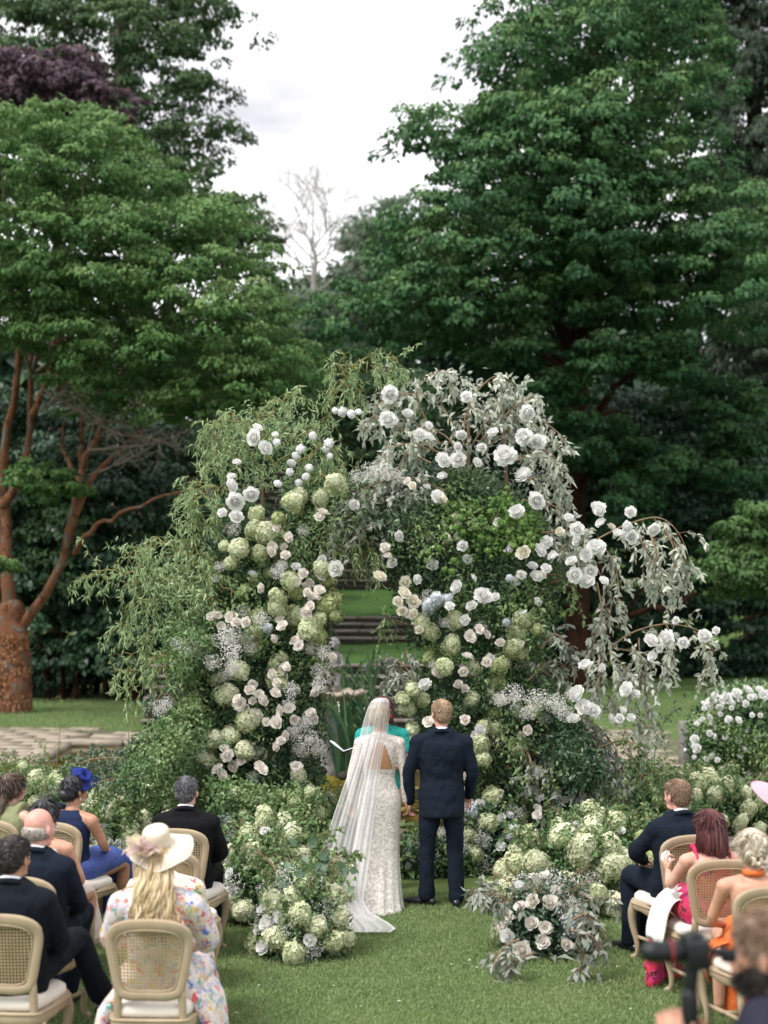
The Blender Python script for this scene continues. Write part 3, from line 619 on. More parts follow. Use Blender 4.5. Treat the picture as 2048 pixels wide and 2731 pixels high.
def chair_parts():
    P = {}
    upv = unit(np.array([0, 1, .14]))
    mb = MB(); ww = [.052+.014*(p[2] > .9) for p in out]
    mb.add(*sweep(out, ww, .036, upv, 12, True)); P['back_frame'] = [mb.mesh('back_frame', MATS['chair_wood'], True)]
    # inner moulding
    cen = np.array([0, 0, .775]); inn = out.copy(); inn[:, 0] *= .86; inn[:, 2] = cen[2]+(inn[:, 2]-cen[2])*.86; inn[:, 1] -= .012
    mb = MB(); mb.add(*sweep(inn, .010, .012, upv, 8, True)); P['moulding'] = [mb.mesh('moulding', MATS['chair_wood'], True)]
    # cane
    pitch = .0185; mb = MB(); poly = [(p[0], p[2]) for p in inn]; xs = np.arange(-.2, .2, pitch); zs = np.arange(.58, .97, pitch); Cc = np.array([(x, z) for x in xs for z in zs]); Cc = Cc[inpoly(Cc, poly)]
    sq = [(-1, -1), (0, -1), (1, -1), (1, 0), (1, 1), (0, 1), (-1, 1), (-1, 0)]; h = pitch/2; r = pitch*.34
    T = np.array([(a*h, b*h) for a, b in sq]+[(r*math.cos(t), r*math.sin(t)) for t in [math.atan2(b, a) for a, b in sq]])
    V2 = Cc[:, None]+T[None]; V2 = V2.reshape(-1, 2); V = np.c_[V2[:, 0], yb(V2[:, 1])+.02-.035*(1-(V2[:, 0]/.22)**2)-.004, V2[:, 1]]
    F = np.array([[i, (i+1) % 8, 8+(i+1) % 8, 8+i] for i in range(8)]); F = (F[None]+(np.arange(len(Cc))*16)[:, None, None]).reshape(-1, 4)
    me = np_mesh('cane_panel', V, [F]); me.materials.append(MATS['cane']); P['cane_panel'] = [me]
    # seat ring
    seat = []
    for x, y in [(0, .25), (.12, .245), (.205, .215), (.245, .15), (.24, .05), (.222, -.08), (.205, -.18), (.18, -.225), (.08, -.235), (0, -.235)]: seat.append((x, y, 0))
    sp = smooth_path(np.array(seat), 22); ring = np.vstack([sp, (sp*np.array([-1, 1, 1]))[::-1][1:-1]])
    mb = MB(); a = ring.copy(); a[:, 2] = .405+.018*np.cos(np.linspace(0, 4*math.pi, len(a))); a[:, 2] = .41-.012*np.cos(a[:, 0]*14)*(a[:, 1] > 0)
    mb.add(*sweep(a, .045, .07, np.array([0, 0, 1.]), 12, True)); b = ring*np.array([1.02, 1.02, 1]); b[:, 2] = .437; mb.add(*sweep(b, .05, .012, np.array([0, 0, 1.]), 8, True))
    P['seat_rail'] = [mb.mesh('seat_rail', MATS['chair_wood'], True)]
    # cushion
    m = len(ring); V = []; F = []
    prof = [(.90, .445), (.985, .452), (1.0, .475), (.985, .497), (.92, .512), (.7, .522), (.4, .527), (.0, .528)]
    for s_, z in prof: V.append(np.c_[ring[:, 0]*s_, ring[:, 1]*s_, np.full(m, z)])
    V = np.concatenate(V); k = len(prof); i = np.arange(k-1)[:, None]*m; j = np.arange(m)[None]; j2 = (j+1) % m
    F = np.stack([i+j, i+j2, i+m+j2, i+m+j], -1).reshape(-1, 4); mb = MB(); mb.add(V, [F]); P['seat_cushion'] = [mb.mesh('seat_cushion', MATS['cushion'], True)]
    P['leg'] = []
    for s_ in (-1, 1):
        pts = smooth_path(np.array([(s_*.215, .205, .43), (s_*.232, .225, .34), (s_*.225, .222, .24), (s_*.205, .20, .13), (s_*.205, .20, .05), (s_*.222, .222, .015)]), 14)
        rr = np.interp(np.linspace(0, 1, 14), [0, .15, .5, .8, .92, 1], [.034, .036, .024, .016, .019, .026]); mb = MB(); mb.add(*tube(pts, list(rr), 10, True)); P['leg'].append(mb.mesh('leg', MATS['chair_wood'], True))
        pts = smooth_path(np.array([(s_*.172, yb(.62)+.012, .62), (s_*.18, -.222, .47), (s_*.18, -.222, .38), (s_*.178, -.24, .2), (s_*.175, -.30, .0)]), 12)
        mb = MB(); mb.add(*sweep(pts, list(np.linspace(.046, .032, 12)), list(np.linspace(.042, .034, 12)), np.array([0, 1, 0.]), 10)); P['leg'].append(mb.mesh('leg', MATS['chair_wood'], True))
    P['stretcher'] = []
    for a, b in (((.20, .2, .17), (.178, -.245, .19)), ((-.20, .2, .17), (-.178, -.245, .19)), ((-.19, -.02, .18), (.19, -.02, .18))):
        mb = MB(); mid = ((a[0]+b[0])/2*.93, (a[1]+b[1])/2, .175); mb.add(*sweep(smooth_path(np.array([a, mid, b]), 8), .026, .026, np.array([0, 0, 1.]), 8)); P['stretcher'].append(mb.mesh('stretcher', MATS['chair_wood'], True))
    return P
CH = chair_parts()
def chair(x, y, rz, label):
    t = thing('cane_chair', label, 'chair', (x, y, 0), rz, 'cane backed chairs of the guests', local=True)
    for k, ms in CH.items():
        for me in ms: link(k, me, t)
    return t

# ------------------------------------------------------------------ people
def skin_mat(name, c1, c2): return sol_mat(name, c1, c2, 22, .5, .12, 160, .35, sss=.12, bdist=.003)
skin_mat('skin_fair', (.50, .27, .20), (.60, .36, .28)); skin_mat('skin_tan', (.36, .18, .11), (.46, .25, .165)); skin_mat('skin_pink', (.55, .25, .20), (.64, .36, .30)); skin_mat('skin_mid', (.44, .225, .15), (.54, .30, .215))
skin_mat('skin_gold', (.40, .20, .10), (.50, .27, .15))
def cloth(name, c1, c2=None, **k): a = dict(scale=9, rough=.9, bump=.8, bscale=9, spec=.14, sheen=.0, bdist=.03); a.update(k); return sol_mat(name, c1, c2 or tuple(q*1.25 for q in c1), **a)
cloth('suit_navy', (.0065, .0105, .019)); cloth('suit_black', (.005, .005, .0065)); cloth('suit_dark', (.005, .0075, .012)); cloth('suit_blue', (.013, .018, .034))
cloth('shirt', (.70, .72, .78), (.78, .79, .83)); cloth('teal', (.02, .27, .24), (.04, .38, .33), scale=45, bump=.8, bscale=60); cloth('olive_dress', (.20, .22, .12))
cloth('navy_dress', (.010, .016, .045), (.02, .03, .08)); cloth('blue_skirt', (.045, .07, .26), (.08, .12, .36), rough=.5); cloth('orange_dress', (.58, .12, .03), (.66, .17, .05))
cloth('white_cloth', (.72, .70, .68), (.80, .79, .77)); cloth('photog_top', (.018, .018, .032), (.03, .03, .05)); cloth('pale_dress', (.62, .50, .45), (.75, .68, .62))
sol_mat('shoe', (.006, .008, .012), (.012, .014, .02), 10, .25, .1, spec=.6)
sol_mat('plastic_black', (.004, .005, .006), (.009, .011, .014), 20, .35, .15, 200, .35)
sol_mat('metal', (.5, .5, .52), (.6, .6, .6), 20, .3, 0, metal=1); sol_mat('gold', (.8, .6, .3), None, 20, .3, 0, metal=1)
sol_mat('eye_white', (.7, .68, .65), None, 5, .3, 0); sol_mat('lip', (.42, .12, .11), None, 20, .5, .1)
def print_mat(name, base, cols, scale, thr=.45):
    m, t, n, l = new_mat(name); o = n.new('ShaderNodeOutputMaterial'); p = n.new('ShaderNodeBsdfPrincipled'); p.inputs['Roughness'].default_value = .8
    tc = n.new('ShaderNodeTexCoord'); dn = n.new('ShaderNodeTexNoise'); dn.inputs['Scale'].default_value = scale*1.7; dn.inputs['Detail'].default_value = 3
    l.new(tc.outputs['Object'], dn.inputs['Vector']); ad = n.new('ShaderNodeMixRGB'); ad.blend_type = 'LINEAR_LIGHT'; ad.inputs[0].default_value = .06
    l.new(tc.outputs['Object'], ad.inputs[1]); l.new(dn.outputs['Color'], ad.inputs[2])
    vo = n.new('ShaderNodeTexVoronoi'); vo.inputs['Scale'].default_value = scale; l.new(ad.outputs[0], vo.inputs['Vector'])
    sp = n.new('ShaderNodeSeparateColor'); l.new(vo.outputs['Color'], sp.inputs[0])
    r = ramp(n, [(i/len(cols), c) for i, c in enumerate(cols)]); r.color_ramp.interpolation = 'CONSTANT'; l.new(sp.outputs[0], r.inputs[0])
    d = n.new('ShaderNodeMath'); d.operation = 'LESS_THAN'; d.inputs[1].default_value = thr; l.new(vo.outputs['Distance'], d.inputs[0])
    mx = n.new('ShaderNodeMixRGB'); mx.inputs[1].default_value = (*base, 1); l.new(d.outputs[0], mx.inputs[0]); l.new(r.outputs[0], mx.inputs[2]); l.new(mx.outputs[0], p.inputs['Base Color'])
    l.new(p.outputs[0], o.inputs[0]); MATS[name] = m
print_mat('floral_print', (.66, .58, .55), [(.55, .06, .07), (.12, .16, .5), (.62, .45, .35), (.08, .35, .33), (.30, .36, .62), (.70, .62, .58), (.62, .18, .16), (.5, .55, .7), (.55, .38, .12)], 26, .52)
print_mat('floral_red', (.68, .60, .55), [(.6, .03, .06), (.62, .5, .42), (.15, .3, .12), (.65, .12, .15), (.6, .5, .15), (.7, .62, .58)], 22, .5)
print_mat('pink_print', (.46, .012, .06), [(.50, .02, .15), (.02, .01, .015), (.48, .05, .03), (.50, .02, .2), (.42, .012, .05), (.45, .16, .02), (.05, .01, .03)], 24, .5)
def lace_mat(name, nude, ivory, scale, alpha=None):
    m, t, n, l = new_mat(name); o = n.new('ShaderNodeOutputMaterial'); p = n.new('ShaderNodeBsdfPrincipled'); p.inputs['Roughness'].default_value = .75; p.inputs['Sheen Weight'].default_value = .3
    tc = n.new('ShaderNodeTexCoord'); dn = n.new('ShaderNodeTexNoise'); dn.inputs['Scale'].default_value = scale*.5; dn.inputs['Detail'].default_value = 4; l.new(tc.outputs['Object'], dn.inputs['Vector'])
    ad = n.new('ShaderNodeMixRGB'); ad.blend_type = 'LINEAR_LIGHT'; ad.inputs[0].default_value = .10; l.new(tc.outputs['Object'], ad.inputs[1]); l.new(dn.outputs['Color'], ad.inputs[2])
    vo = n.new('ShaderNodeTexVoronoi'); vo.feature = 'DISTANCE_TO_EDGE'; vo.inputs['Scale'].default_value = scale; l.new(ad.outputs[0], vo.inputs['Vector'])
    nz = n.new('ShaderNodeTexNoise'); nz.inputs['Scale'].default_value = scale*1.2; nz.inputs['Detail'].default_value = 6; l.new(tc.outputs['Object'], nz.inputs['Vector'])
    r1 = ramp(n, [(.0, (1, 1, 1)), (.10, (.7, .7, .7)), (.22, (0, 0, 0))]); l.new(vo.outputs['Distance'], r1.inputs[0])
    r2 = ramp(n, [(.42, (0, 0, 0)), (.56, (1, 1, 1))]); l.new(nz.outputs['Fac'], r2.inputs[0])
    mm = n.new('ShaderNodeMixRGB'); mm.blend_type = 'LIGHTEN'; mm.inputs[0].default_value = 1; l.new(r1.outputs[0], mm.inputs[1]); l.new(r2.outputs[0], mm.inputs[2])
    c = n.new('ShaderNodeMixRGB'); c.inputs[1].default_value = (*nude, 1); c.inputs[2].default_value = (*ivory, 1); l.new(mm.outputs[0], c.inputs[0]); l.new(c.outputs[0], p.inputs['Base Color'])
    b = n.new('ShaderNodeBump'); b.inputs['Strength'].default_value = .7; b.inputs['Distance'].default_value = .006; l.new(mm.outputs[0], b.inputs['Height']); l.new(b.outputs[0], p.inputs['Normal'])
    l.new(p.outputs[0], o.inputs[0]); MATS[name] = m
lace_mat('lace', (.47, .41, .365), (.66, .625, .59), 34); lace_mat('lace_sleeve', (.46, .34, .29), (.64, .59, .55), 38)
def veil_mat(name, alpha, col=(.80, .80, .82)):
    m, t, n, l = new_mat(name); o = n.new('ShaderNodeOutputMaterial'); d = n.new('ShaderNodeBsdfDiffuse'); d.inputs[0].default_value = (*col, 1)
    tr = n.new('ShaderNodeBsdfTranslucent'); tr.inputs[0].default_value = (*col, 1); a = n.new('ShaderNodeMixShader'); a.inputs[0].default_value = .35; l.new(d.outputs[0], a.inputs[1]); l.new(tr.outputs[0], a.inputs[2])
    tp = n.new('ShaderNodeBsdfTransparent'); b = n.new('ShaderNodeMixShader')
    at = n.new('ShaderNodeAttribute'); at.attribute_name = 'v'; l.new(at.outputs['Fac'], b.inputs[0]); l.new(tp.outputs[0], b.inputs[1]); l.new(a.outputs[0], b.inputs[2]); l.new(b.outputs[0], o.inputs[0]); MATS[name] = m
veil_mat('veil', .5, (.76, .75, .76)); veil_mat('sheer_straw', .8, (.72, .62, .45)); veil_mat('sheer_rose', .8, (.60, .45, .44)); veil_mat('sheer_lilac', .8, (.66, .55, .66)); veil_mat('sheer_blue', .8, (.04, .06, .30))
def hair_mat(name, cols, rough=.45): return leaf_mat(name, cols, .0, rough, .5)
hair_mat('hair_black', [(.006, .006, .008), (.016, .016, .022), (.035, .035, .045)]); hair_mat('hair_brown', [(.035, .02, .014), (.07, .042, .03), (.12, .08, .06)]); hair_mat('hair_auburn', [(.035, .008, .010), (.09, .022, .025), (.15, .045, .045)])
hair_mat('hair_blond', [(.30, .20, .10), (.48, .36, .20), (.62, .50, .32)]); hair_mat('hair_ash', [(.30, .24, .17), (.48, .41, .32), (.62, .56, .47)]); hair_mat('hair_grey', [(.03, .03, .035), (.08, .08, .09), (.22, .22, .24)])
hair_mat('hair_ginger', [(.20, .125, .07), (.36, .245, .15), (.50, .37, .25)]); hair_mat('hair_sandy', [(.13, .075, .045), (.22, .14, .09), (.30, .20, .14)]); hair_mat('hair_white', [(.30, .26, .22), (.42, .38, .34), (.5, .46, .42)]); hair_mat('hair_dark', [(.012, .009, .008), (.025, .018, .016), (.05, .04, .035)])

def remesh(prims, voxel, smooth=3, dec=None, mat=None, name='body', fn=None, extra=None):
    mb = MB()
    for p in prims: mb.add(*p)
    me = mb.mesh(name); o = bpy.data.objects.new('tmp', me); C.objects.link(o)
    m = o.modifiers.new('r', 'REMESH'); m.mode = 'VOXEL'; m.voxel_size = voxel
    if smooth: m = o.modifiers.new('s', 'SMOOTH'); m.factor = .5; m.iterations = smooth
    if dec: m = o.modifiers.new('d', 'DECIMATE'); m.ratio = dec
    bpy.context.view_layer.update(); dg = bpy.context.evaluated_depsgraph_get()
    r = bpy.data.meshes.new_from_object(o.evaluated_get(dg)); bpy.data.objects.remove(o); r.name = name
    co = np.empty(len(r.vertices)*3, np.float32); r.vertices.foreach_get('co', co); co = co.reshape(-1, 3)
    if fn: co = fn(co); r.vertices.foreach_set('co', co.astype(np.float32).ravel())
    if extra:
        b = bmesh.new(); b.from_mesh(r); eb = MB()
        for p in extra: eb.add(*p)
        em = eb.mesh('e'); b.from_mesh(em); b.to_mesh(r); b.free()
    r.polygons.foreach_set('use_smooth', np.ones(len(r.polygons), bool)); r.materials.clear()
    if mat: r.materials.append(MATS[mat])
    return r
def wrinkle(amp=.006, sc=9, seed=0):
    def f(co):
        n = np.array([mnoise.noise(Vector((c[0]*sc+seed, c[1]*sc, c[2]*sc*.7+seed)))+.5*mnoise.noise(Vector((c[0]*sc*2.3, c[1]*sc*2.3+seed, c[2]*sc*1.6))) for c in co])
        cen = np.array([0, 0, 0]); r = co.copy(); r[:, 2] = 0; return co+unit(r+1e-6)*(n*amp)[:, None]
    return f
def A(*p): return np.array(p, float)
SEAT = dict(pel=A(0, -.05, .585), wai=A(0, -.085, .725), che=A(0, -.11, .905), nb=A(0, -.095, 1.05), hb=A(0, -.07, 1.10), sh=A(.185, -.10, .985), el=A(.245, .01, .75), wr=A(.11, .25, .66), hip=A(.09, .0, .58), kn=A(.115, .46, .55), an=A(.12, .47, .10))
STAND = dict(pel=A(0, 0, .95), wai=A(0, .01, 1.11), che=A(0, -.01, 1.32), nb=A(0, -.015, 1.49), hb=A(0, .0, 1.555), sh=A(.19, -.02, 1.43), el=A(.25, -.02, 1.14), wr=A(.25, .05, .90), hip=A(.095, 0, .92), kn=A(.11, .02, .50), an=A(.12, -.02, .09))
def pose(base, k=1., **over):
    J = {}
    for key in ('pel', 'wai', 'che', 'nb', 'hb'): J[key] = base[key].copy()
    for key in ('sh', 'el', 'wr', 'hip', 'kn', 'an'):
        b = base[key]; J[key+'R'] = b.copy(); J[key+'L'] = b*A(-1, 1, 1)
    for q, v in over.items(): J[q] = A(*v)
    J = {q: v*k for q, v in J.items()}; J['k'] = k; return J
def torso(J, f=False, inf=0., lo=0, hi=1., wide=1.):
    k = J['k']; keys = [J['pel']+A(0, 0, -.07)*k, J['pel'], J['wai'], J['che'], J['nb']*.55+J['che']*.45, J['nb']+A(0, 0, -.035*k), J['nb']]
    r = [(.15, .11), (.165, .118), (.128, .095), (.152, .112), (.155, .105), (.105, .08), (.062, .062)] if f else [(.155, .115), (.165, .118), (.148, .108), (.175, .125), (.185, .115), (.13, .09), (.075, .07)]
    n = 18; P = smooth_path(np.array(keys), n); t = np.linspace(0, 6, n); ra = np.interp(t, range(7), [q[0] for q in r])*k*wide+inf; rb = np.interp(t, range(7), [q[1] for q in r])*k+inf
    a, b = int(lo*n), int(hi*n); return tube(P[a:b], list(zip(ra[a:b], rb[a:b])), 20, True, hint=(0, 1, 0))
def arms(J, f=False, inf=0., to=1., which='LR', sw=1.):
    k = J['k']; out = []; q = .84 if f else 1
    for s in which:
        sh, el, wr = J['sh'+s], J['el'+s], J['wr'+s]
        out.append(tube(smooth_path(np.array([J['nb']*.6+sh*.4+A(0, 0, -.01)*k, sh]), 4), [(.06*q*k+inf, .055*k+inf)]*2+[(.062*q*k+inf)]*2, 12, True))
        P = smooth_path(np.array([sh+A(0, 0, -.01)*k, (sh+el)/2, el, (el+wr)/2, wr]), 13); r = np.interp(np.linspace(0, 4, 13), range(5), [.060*q, .050*q, .042*q, .038*q, .026*q])*k+inf
        if to < 1: P, r = P[:int(13*to)], r[:int(13*to)]
        out.append(tube(P, list(r), 12, True))
    return out
def legs(J, f=False, inf=0., to=1., which='LR', cuff=0):
    k = J['k']; out = []
    for s in which:
        hp_, kn, an = J['hip'+s], J['kn'+s], J['an'+s]; P = smooth_path(np.array([hp_, (hp_+kn)/2, kn, (kn*.6+an*.4), an]), 15); r = np.interp(np.linspace(0, 4, 15), range(5), [.088, .075, .056, .052, .036+cuff])*k+inf
        out.append(tube(P, list(r), 14, True))
    return out
def hframe(J, yaw=0, pitch=0, roll=0):
    M = Matrix.Rotation(yaw, 3, 'Z')@Matrix.Rotation(pitch, 3, 'X')@Matrix.Rotation(roll, 3, 'Y'); return np.array(M)
def head(J, M, s=1.):
    o = J['hb']; k = J['k']*s; q = lambda p: o+M@(A(*p)*k); E = lambda c, r, n=18, m=12: ellipsoid(q(c), A(*r)*k, n, m, M)
    L = [tube([J['nb']+A(0, 0, -.03)*J['k'], o+A(0, -.005, .02)*k, q((0, -.012, .06))], [.056*k, .052*k, .05*k], 14, True),
         E((0, -.012, .140), (.074, .092, .084)), E((0, .028, .10), (.064, .066, .082)), E((0, .046, .052), (.048, .046, .044)), E((0, .074, .032), (.026, .022, .022), 12, 8),
         E((.024, .045, .030), (.03, .03, .02), 10, 8), E((-.024, .045, .030), (.03, .03, .02), 10, 8),
         tube([q((0, .088, .120)), q((0, .100, .096)), q((0, .116, .078)), q((0, .102, .068))], [.010*k, .010*k, .013*k, .012*k], 8, True), E((.013, .098, .072), (.011, .012, .009), 8, 6), E((-.013, .098, .072), (.011, .012, .009), 8, 6),
         tube([q((-.04, .078, .132)), q((0, .092, .130)), q((.04, .078, .132))], [.010*k]*3, 8, True),
         E((0, .094, .050), (.022, .012, .006), 8, 6), E((0, .091, .041), (.019, .012, .006), 8, 6), E((.042, .062, .088), (.02, .02, .018), 8, 6), E((-.042, .062, .088), (.02, .02, .018), 8, 6)]
    for sx in (-1, 1):
        L.append(ellipsoid(q((sx*.079, -.006, .098)), A(.011, .020, .031)*k, 10, 8, M@np.array(Matrix.Rotation(sx*.45, 3, 'Z'))))
    return L
def hand(wr, d, pn, k=1., curl=.5, side=1):
    """palm + 5 separate fingers. d finger direction, pn palm normal"""
    d = unit(A(*d)); pn = A(*pn); s = unit(np.cross(d, pn))*side; pn = unit(np.cross(s, d))*side; out = []
    c = wr+d*.05*k; M = np.stack([s, d, pn], 1); out.append(ellipsoid(c, A(.040, .052, .016)*k, 12, 8, M)); fx = []
    for i, (off, L) in enumerate(((-.030, .072), (-.010, .082), (.010, .077), (.029, .060))):
        b = wr+d*.082*k+s*off*k; p1 = b+(d*math.cos(curl)+pn*math.sin(curl))*L*.45*k; a2 = curl*2.2; p2 = p1+(d*math.cos(a2)+pn*math.sin(a2))*L*.32*k; a3 = curl*3.2; p3 = p2+(d*math.cos(a3)+pn*math.sin(a3))*L*.23*k
        fx.append(tube([b-d*.02*k, b, p1, p2, p3], [.0092*k, .0092*k, .0085*k, .0078*k, .0065*k], 7, True))
    b = wr+d*.025*k-s*.034*k; e = unit(d*.75-s*.6+pn*.35); fx.append(tube([wr+d*.01*k-s*.01*k, b, b+e*.034*k, b+unit(e+pn*.5)*.060*k], [.013*k, .012*k, .010*k, .0085*k], 7, True))
    return out, fx
def shoe(an, fwd, k=1., z0=0., up=None):
    fwd = unit(A(*fwd)); fl = an.copy()
    if up is None:
        a = A(an[0], an[1], z0); P = [a-fwd*.055*k+A(0, 0, .042), a+A(0, 0, .045), a+fwd*.09*k+A(0, 0, .038), a+fwd*.16*k+A(0, 0, .030), a+fwd*.215*k+A(0, 0, .024)]
        r = [(.034*k, .036*k), (.038*k, .042*k), (.044*k, .034*k), (.045*k, .026*k), (.030*k, .020*k)]; return [tube(P, r, 14, True, hint=(0, 0, 1)), tube([a+A(0, 0, .05), a+A(0, 0, .10)], [.040*k, .040*k], 12, True)]
    up = unit(A(*up)); a = an-up*.07*k; P = [a-fwd*.05*k, a+up*.005, a+fwd*.09*k, a+fwd*.16*k-up*.005*k, a+fwd*.215*k-up*.012*k]; r = [(.034*k, .036*k), (.038*k, .042*k), (.044*k, .034*k), (.045*k, .026*k), (.030*k, .020*k)]
    return [tube(P, r, 14, True, hint=tuple(up)), tube([a, an], [.04*k, .04*k], 12, True)]
def strands(mb, P, D, L, w_, v, curl=0, seg=3, lift=.0):
    """thin hair ribbons"""
    n = len(P); D = unit(D); S_ = unit(np.cross(D, rvec(n))); pts = [P]; p = P; ph = rng.random(n)*6.28
    for i in range(seg):
        g = D.copy(); 
        if curl: a = ph+i*2.2; g = g+S_*(np.cos(a)*curl)[:, None]+np.cross(D, S_)*(np.sin(a)*curl)[:, None]
        p = p+unit(g)*(np.broadcast_to(L, (n,))/seg)[:, None]; pts.append(p)
    wv = [1]*seg+[.15]; V = np.stack([np.stack([q-S_*w_*f/2, q+S_*w_*f/2], 1) for q, f in zip(pts, wv)], 1).reshape(-1, 3)
    k = 2*(seg+1); base = np.arange(n)[:, None, None]*k; F = np.array([[2*i, 2*i+1, 2*i+3, 2*i+2] for i in range(seg)]); mb.add(V, [(F[None]+base).reshape(-1, 4)], np.repeat(v, k))
def hair_cap(J, M, style='short', mat='hair_dark', root=None, s=1., n=2600, thick=1.0):
    o = J['hb']; k = J['k']*s; q = lambda p: o+M@(A(*p)*k); mb = MB()
    if style == 'bald':
        Lp = [ellipsoid(q((0, -.024, .095)), A(.078, .088, .052)*k, 20, 12, M)]
        me = remesh(Lp, .008, 2); 
    else:
        t_ = .004 if style == 'short' else .010
        Lp = [ellipsoid(q((0, -.022, .145)), A(.076+t_, .090+t_, .085+t_)*k, 22, 14, M), ellipsoid(q((0, .03, .178)), A(.064, .05, .045)*k, 16, 10, M), ellipsoid(q((0, -.05, .098)), A(.066+t_, .060, .06)*k, 16, 10, M)]
        me = remesh(Lp, .008, 3)
    me2 = me; co = np.empty(len(me.vertices)*3, np.float32); me.vertices.foreach_get('co', co); co = co.reshape(-1, 3); fa = []
    nrm = unit(co-q((0, -.015, .12))); tri = [list(p.vertices) for p in me.polygons]; F4 = [f for f in tri if len(f) == 4]; F3 = [f for f in tri if len(f) == 3]
    mb.add(co, [np.array(F4, int).reshape(-1, 4), np.array(F3, int).reshape(-1, 3)], .35+.25*rng.random(len(co)))
    idx = rng.integers(0, len(co), n); P = co[idx]; Nn = nrm[idx]; loc = (P-o)@M/k   # head-local
    crown_ = A(0, -.055, .225); fl = loc-crown_; fl = fl-((fl*((Nn@M))).sum(1))[:, None]*(Nn@M); fl[:, 2] -= .02; D = unit(fl)@M.T
    lf = .28 if style in ('short', 'bald') else .08
    D = unit(D+Nn*lf+rng.normal(size=D.shape)*.16); L = (.016 if style in ('short', 'bald') else .035)*k*thick; strands(mb, P, D, L*rng.uniform(.6, 1.3, n), .0035, rng.random(n), seg=2)
    me = mb.mesh('hair', MATS[mat], True); return link('hair', me, root), q
def locks(mb, q, starts, ends, r=.010, amp=.012, freq=3, n=14, flat=.6, outb=.0, jit=.01):
    """wavy hair locks in head coords (head local -> q)"""
    for a, b in zip(starts, ends):
        a = A(*a); b = A(*b)+rng.normal(size=3)*jit; ph = rnd.uniform(0, 6.28); t = np.linspace(0, 1, n); P = a+(b-a)*t[:, None]; P[:, 1] -= np.sin(t*math.pi)*outb
        P[:, 0] += amp*np.sin(t*freq*6.28+ph)*t**.6; P[:, 1] += amp*np.cos(t*freq*6.28+ph)*t**.6
        P = np.array([q(p) for p in P]); rr = r*(.5+.9*np.sin(np.clip(t*1.1, 0, 1)*math.pi)**.6)*np.clip(1.15-t, .25, 1); mb.add(*tube(P, [(x, x*flat) for x in rr], 6, True), v=float(rnd.random()))
        m = 5
        for z in range(m):
            off = rng.normal(size=3)*r*.8; PP = P+off; w_ = .0028; V = np.stack([PP-A(w_, 0, 0), PP+A(w_, 0, 0)], 1).reshape(-1, 3); F = np.array([[2*i, 2*i+1, 2*i+3, 2*i+2] for i in range(n-1)]); mb.add(V, [F], rnd.random())
def add_face(root, J, M, s=1., mouth=True):
    o = J['hb']; k = J['k']*s; q = lambda p: o+M@(A(*p)*k)
    for sx in (-1, 1):
        mb = MB(); mb.add(*ellipsoid(q((sx*.031, .078, .112)), A(.0125, .0105, .0085)*k, 10, 8, M)); mb.obj('eye', MATS['eye_white'], root, True)
        mb = MB(); mb.add(*ellipsoid(q((sx*.031, .0865, .112)), A(.0058, .003, .0058)*k, 8, 6, M)); mb.obj('iris', MATS['hair_dark'], root, True)
        mb = MB(); mb.add(*tube([q((sx*.014, .094, .130)), q((sx*.032, .090, .136)), q((sx*.050, .078, .131))], [.0035*k, .004*k, .0025*k], 6, True)); mb.obj('eyebrow', MATS['hair_dark'], root, True)
    mb = MB(); mb.add(*tube([q((-.022, .098, .046)), q((0, .1055, .047)), q((.022, .098, .046))], [.003*k, .0062*k, .003*k], 7, True)); mb.obj('lips', MATS['lip'], root, True)
def person(label, loc, rz, group=None): return thing('person', label, 'person', loc, rz, group, local=True)
def put(name, me, root): return link(name, me, root)

def suit(root, J, M, mat, wr_=.010, collar=True, voxel=.012, hem=0, seated=True, wide=1.06, seed=1, shoes=True, trmat=None):
    k = J['k']; P = [torso(J, inf=.020, lo=0, hi=.93, wide=wide)]+arms(J, inf=.015)
    for s in 'LR': P.append(ellipsoid(J['sh'+s]+A(0, 0, -.005), A(.068, .062, .060)*k, 14, 10))
    # shoulder yoke
    P.append(tube(smooth_path(np.array([J['shL']+A(.02, 0, -.006), J['nb']+A(0, -.02, -.018)*k, J['shR']+A(-.02, 0, -.006)]), 9), [(.050*k, .062*k)]*9, 14, True))
    if not seated:
        p = J['pel']; P.append(tube([p+A(0, 0, .12), p+A(0, -.005, 0), p+A(0, -.008, -.15)*k+A(0, 0, 0)], [(.172*k, .130*k), (.192*k, .145*k), (.200*k, .152*k)], 22, False if False else True, hint=(0, 1, 0)))
    else:
        p = J['pel']; P.append(tube([p+A(0, -.0, .10), p+A(0, .0, 0), p+A(0, .02, -.05)], [(.17*k, .13*k), (.185*k, .14*k), (.185*k, .14*k)], 20, True))
    fn = wrinkle(wr_, 9, seed)
    def f2(co):
        co = fn(co)
        if not seated:
            z0 = J['pel'][2]-.17*k; m = co[:, 2] < z0; m2 = m & (np.abs(co[:, 0]) < .19*k); co[m2, 2] = z0
        return co
    put('jacket', remesh(P, voxel, 3, None, mat, 'jacket', f2), root)
    P = legs(J, inf=.016, cuff=.020)+[tube([J['pel']+A(0, 0, .08), J['pel']+A(0, 0, -.07)*k], [(.155*k, .115*k), (.160*k, .120*k)], 18, True)]
    put('trousers', remesh(P, .013, 3, None, trmat or mat, 'trousers', wrinkle(.012, 10, seed+5)), root)
    if collar:
        nb = J['nb']; d = unit(J['hb']-J['nb']); c = nb+d*.030*k
        mb = MB(); mb.add(*ring_band(c+A(0, -.004, .012), .063*k, .066*k, .034, .006, d)); mb.obj('shirt_collar', MATS['shirt'], root, True)
        mb = MB(); mb.add(*ring_band(c+A(0, -.006, -.006), .076*k, .078*k, .034, .010, d, open_=True)); mb.obj('jacket_collar', MATS[mat], root, True)
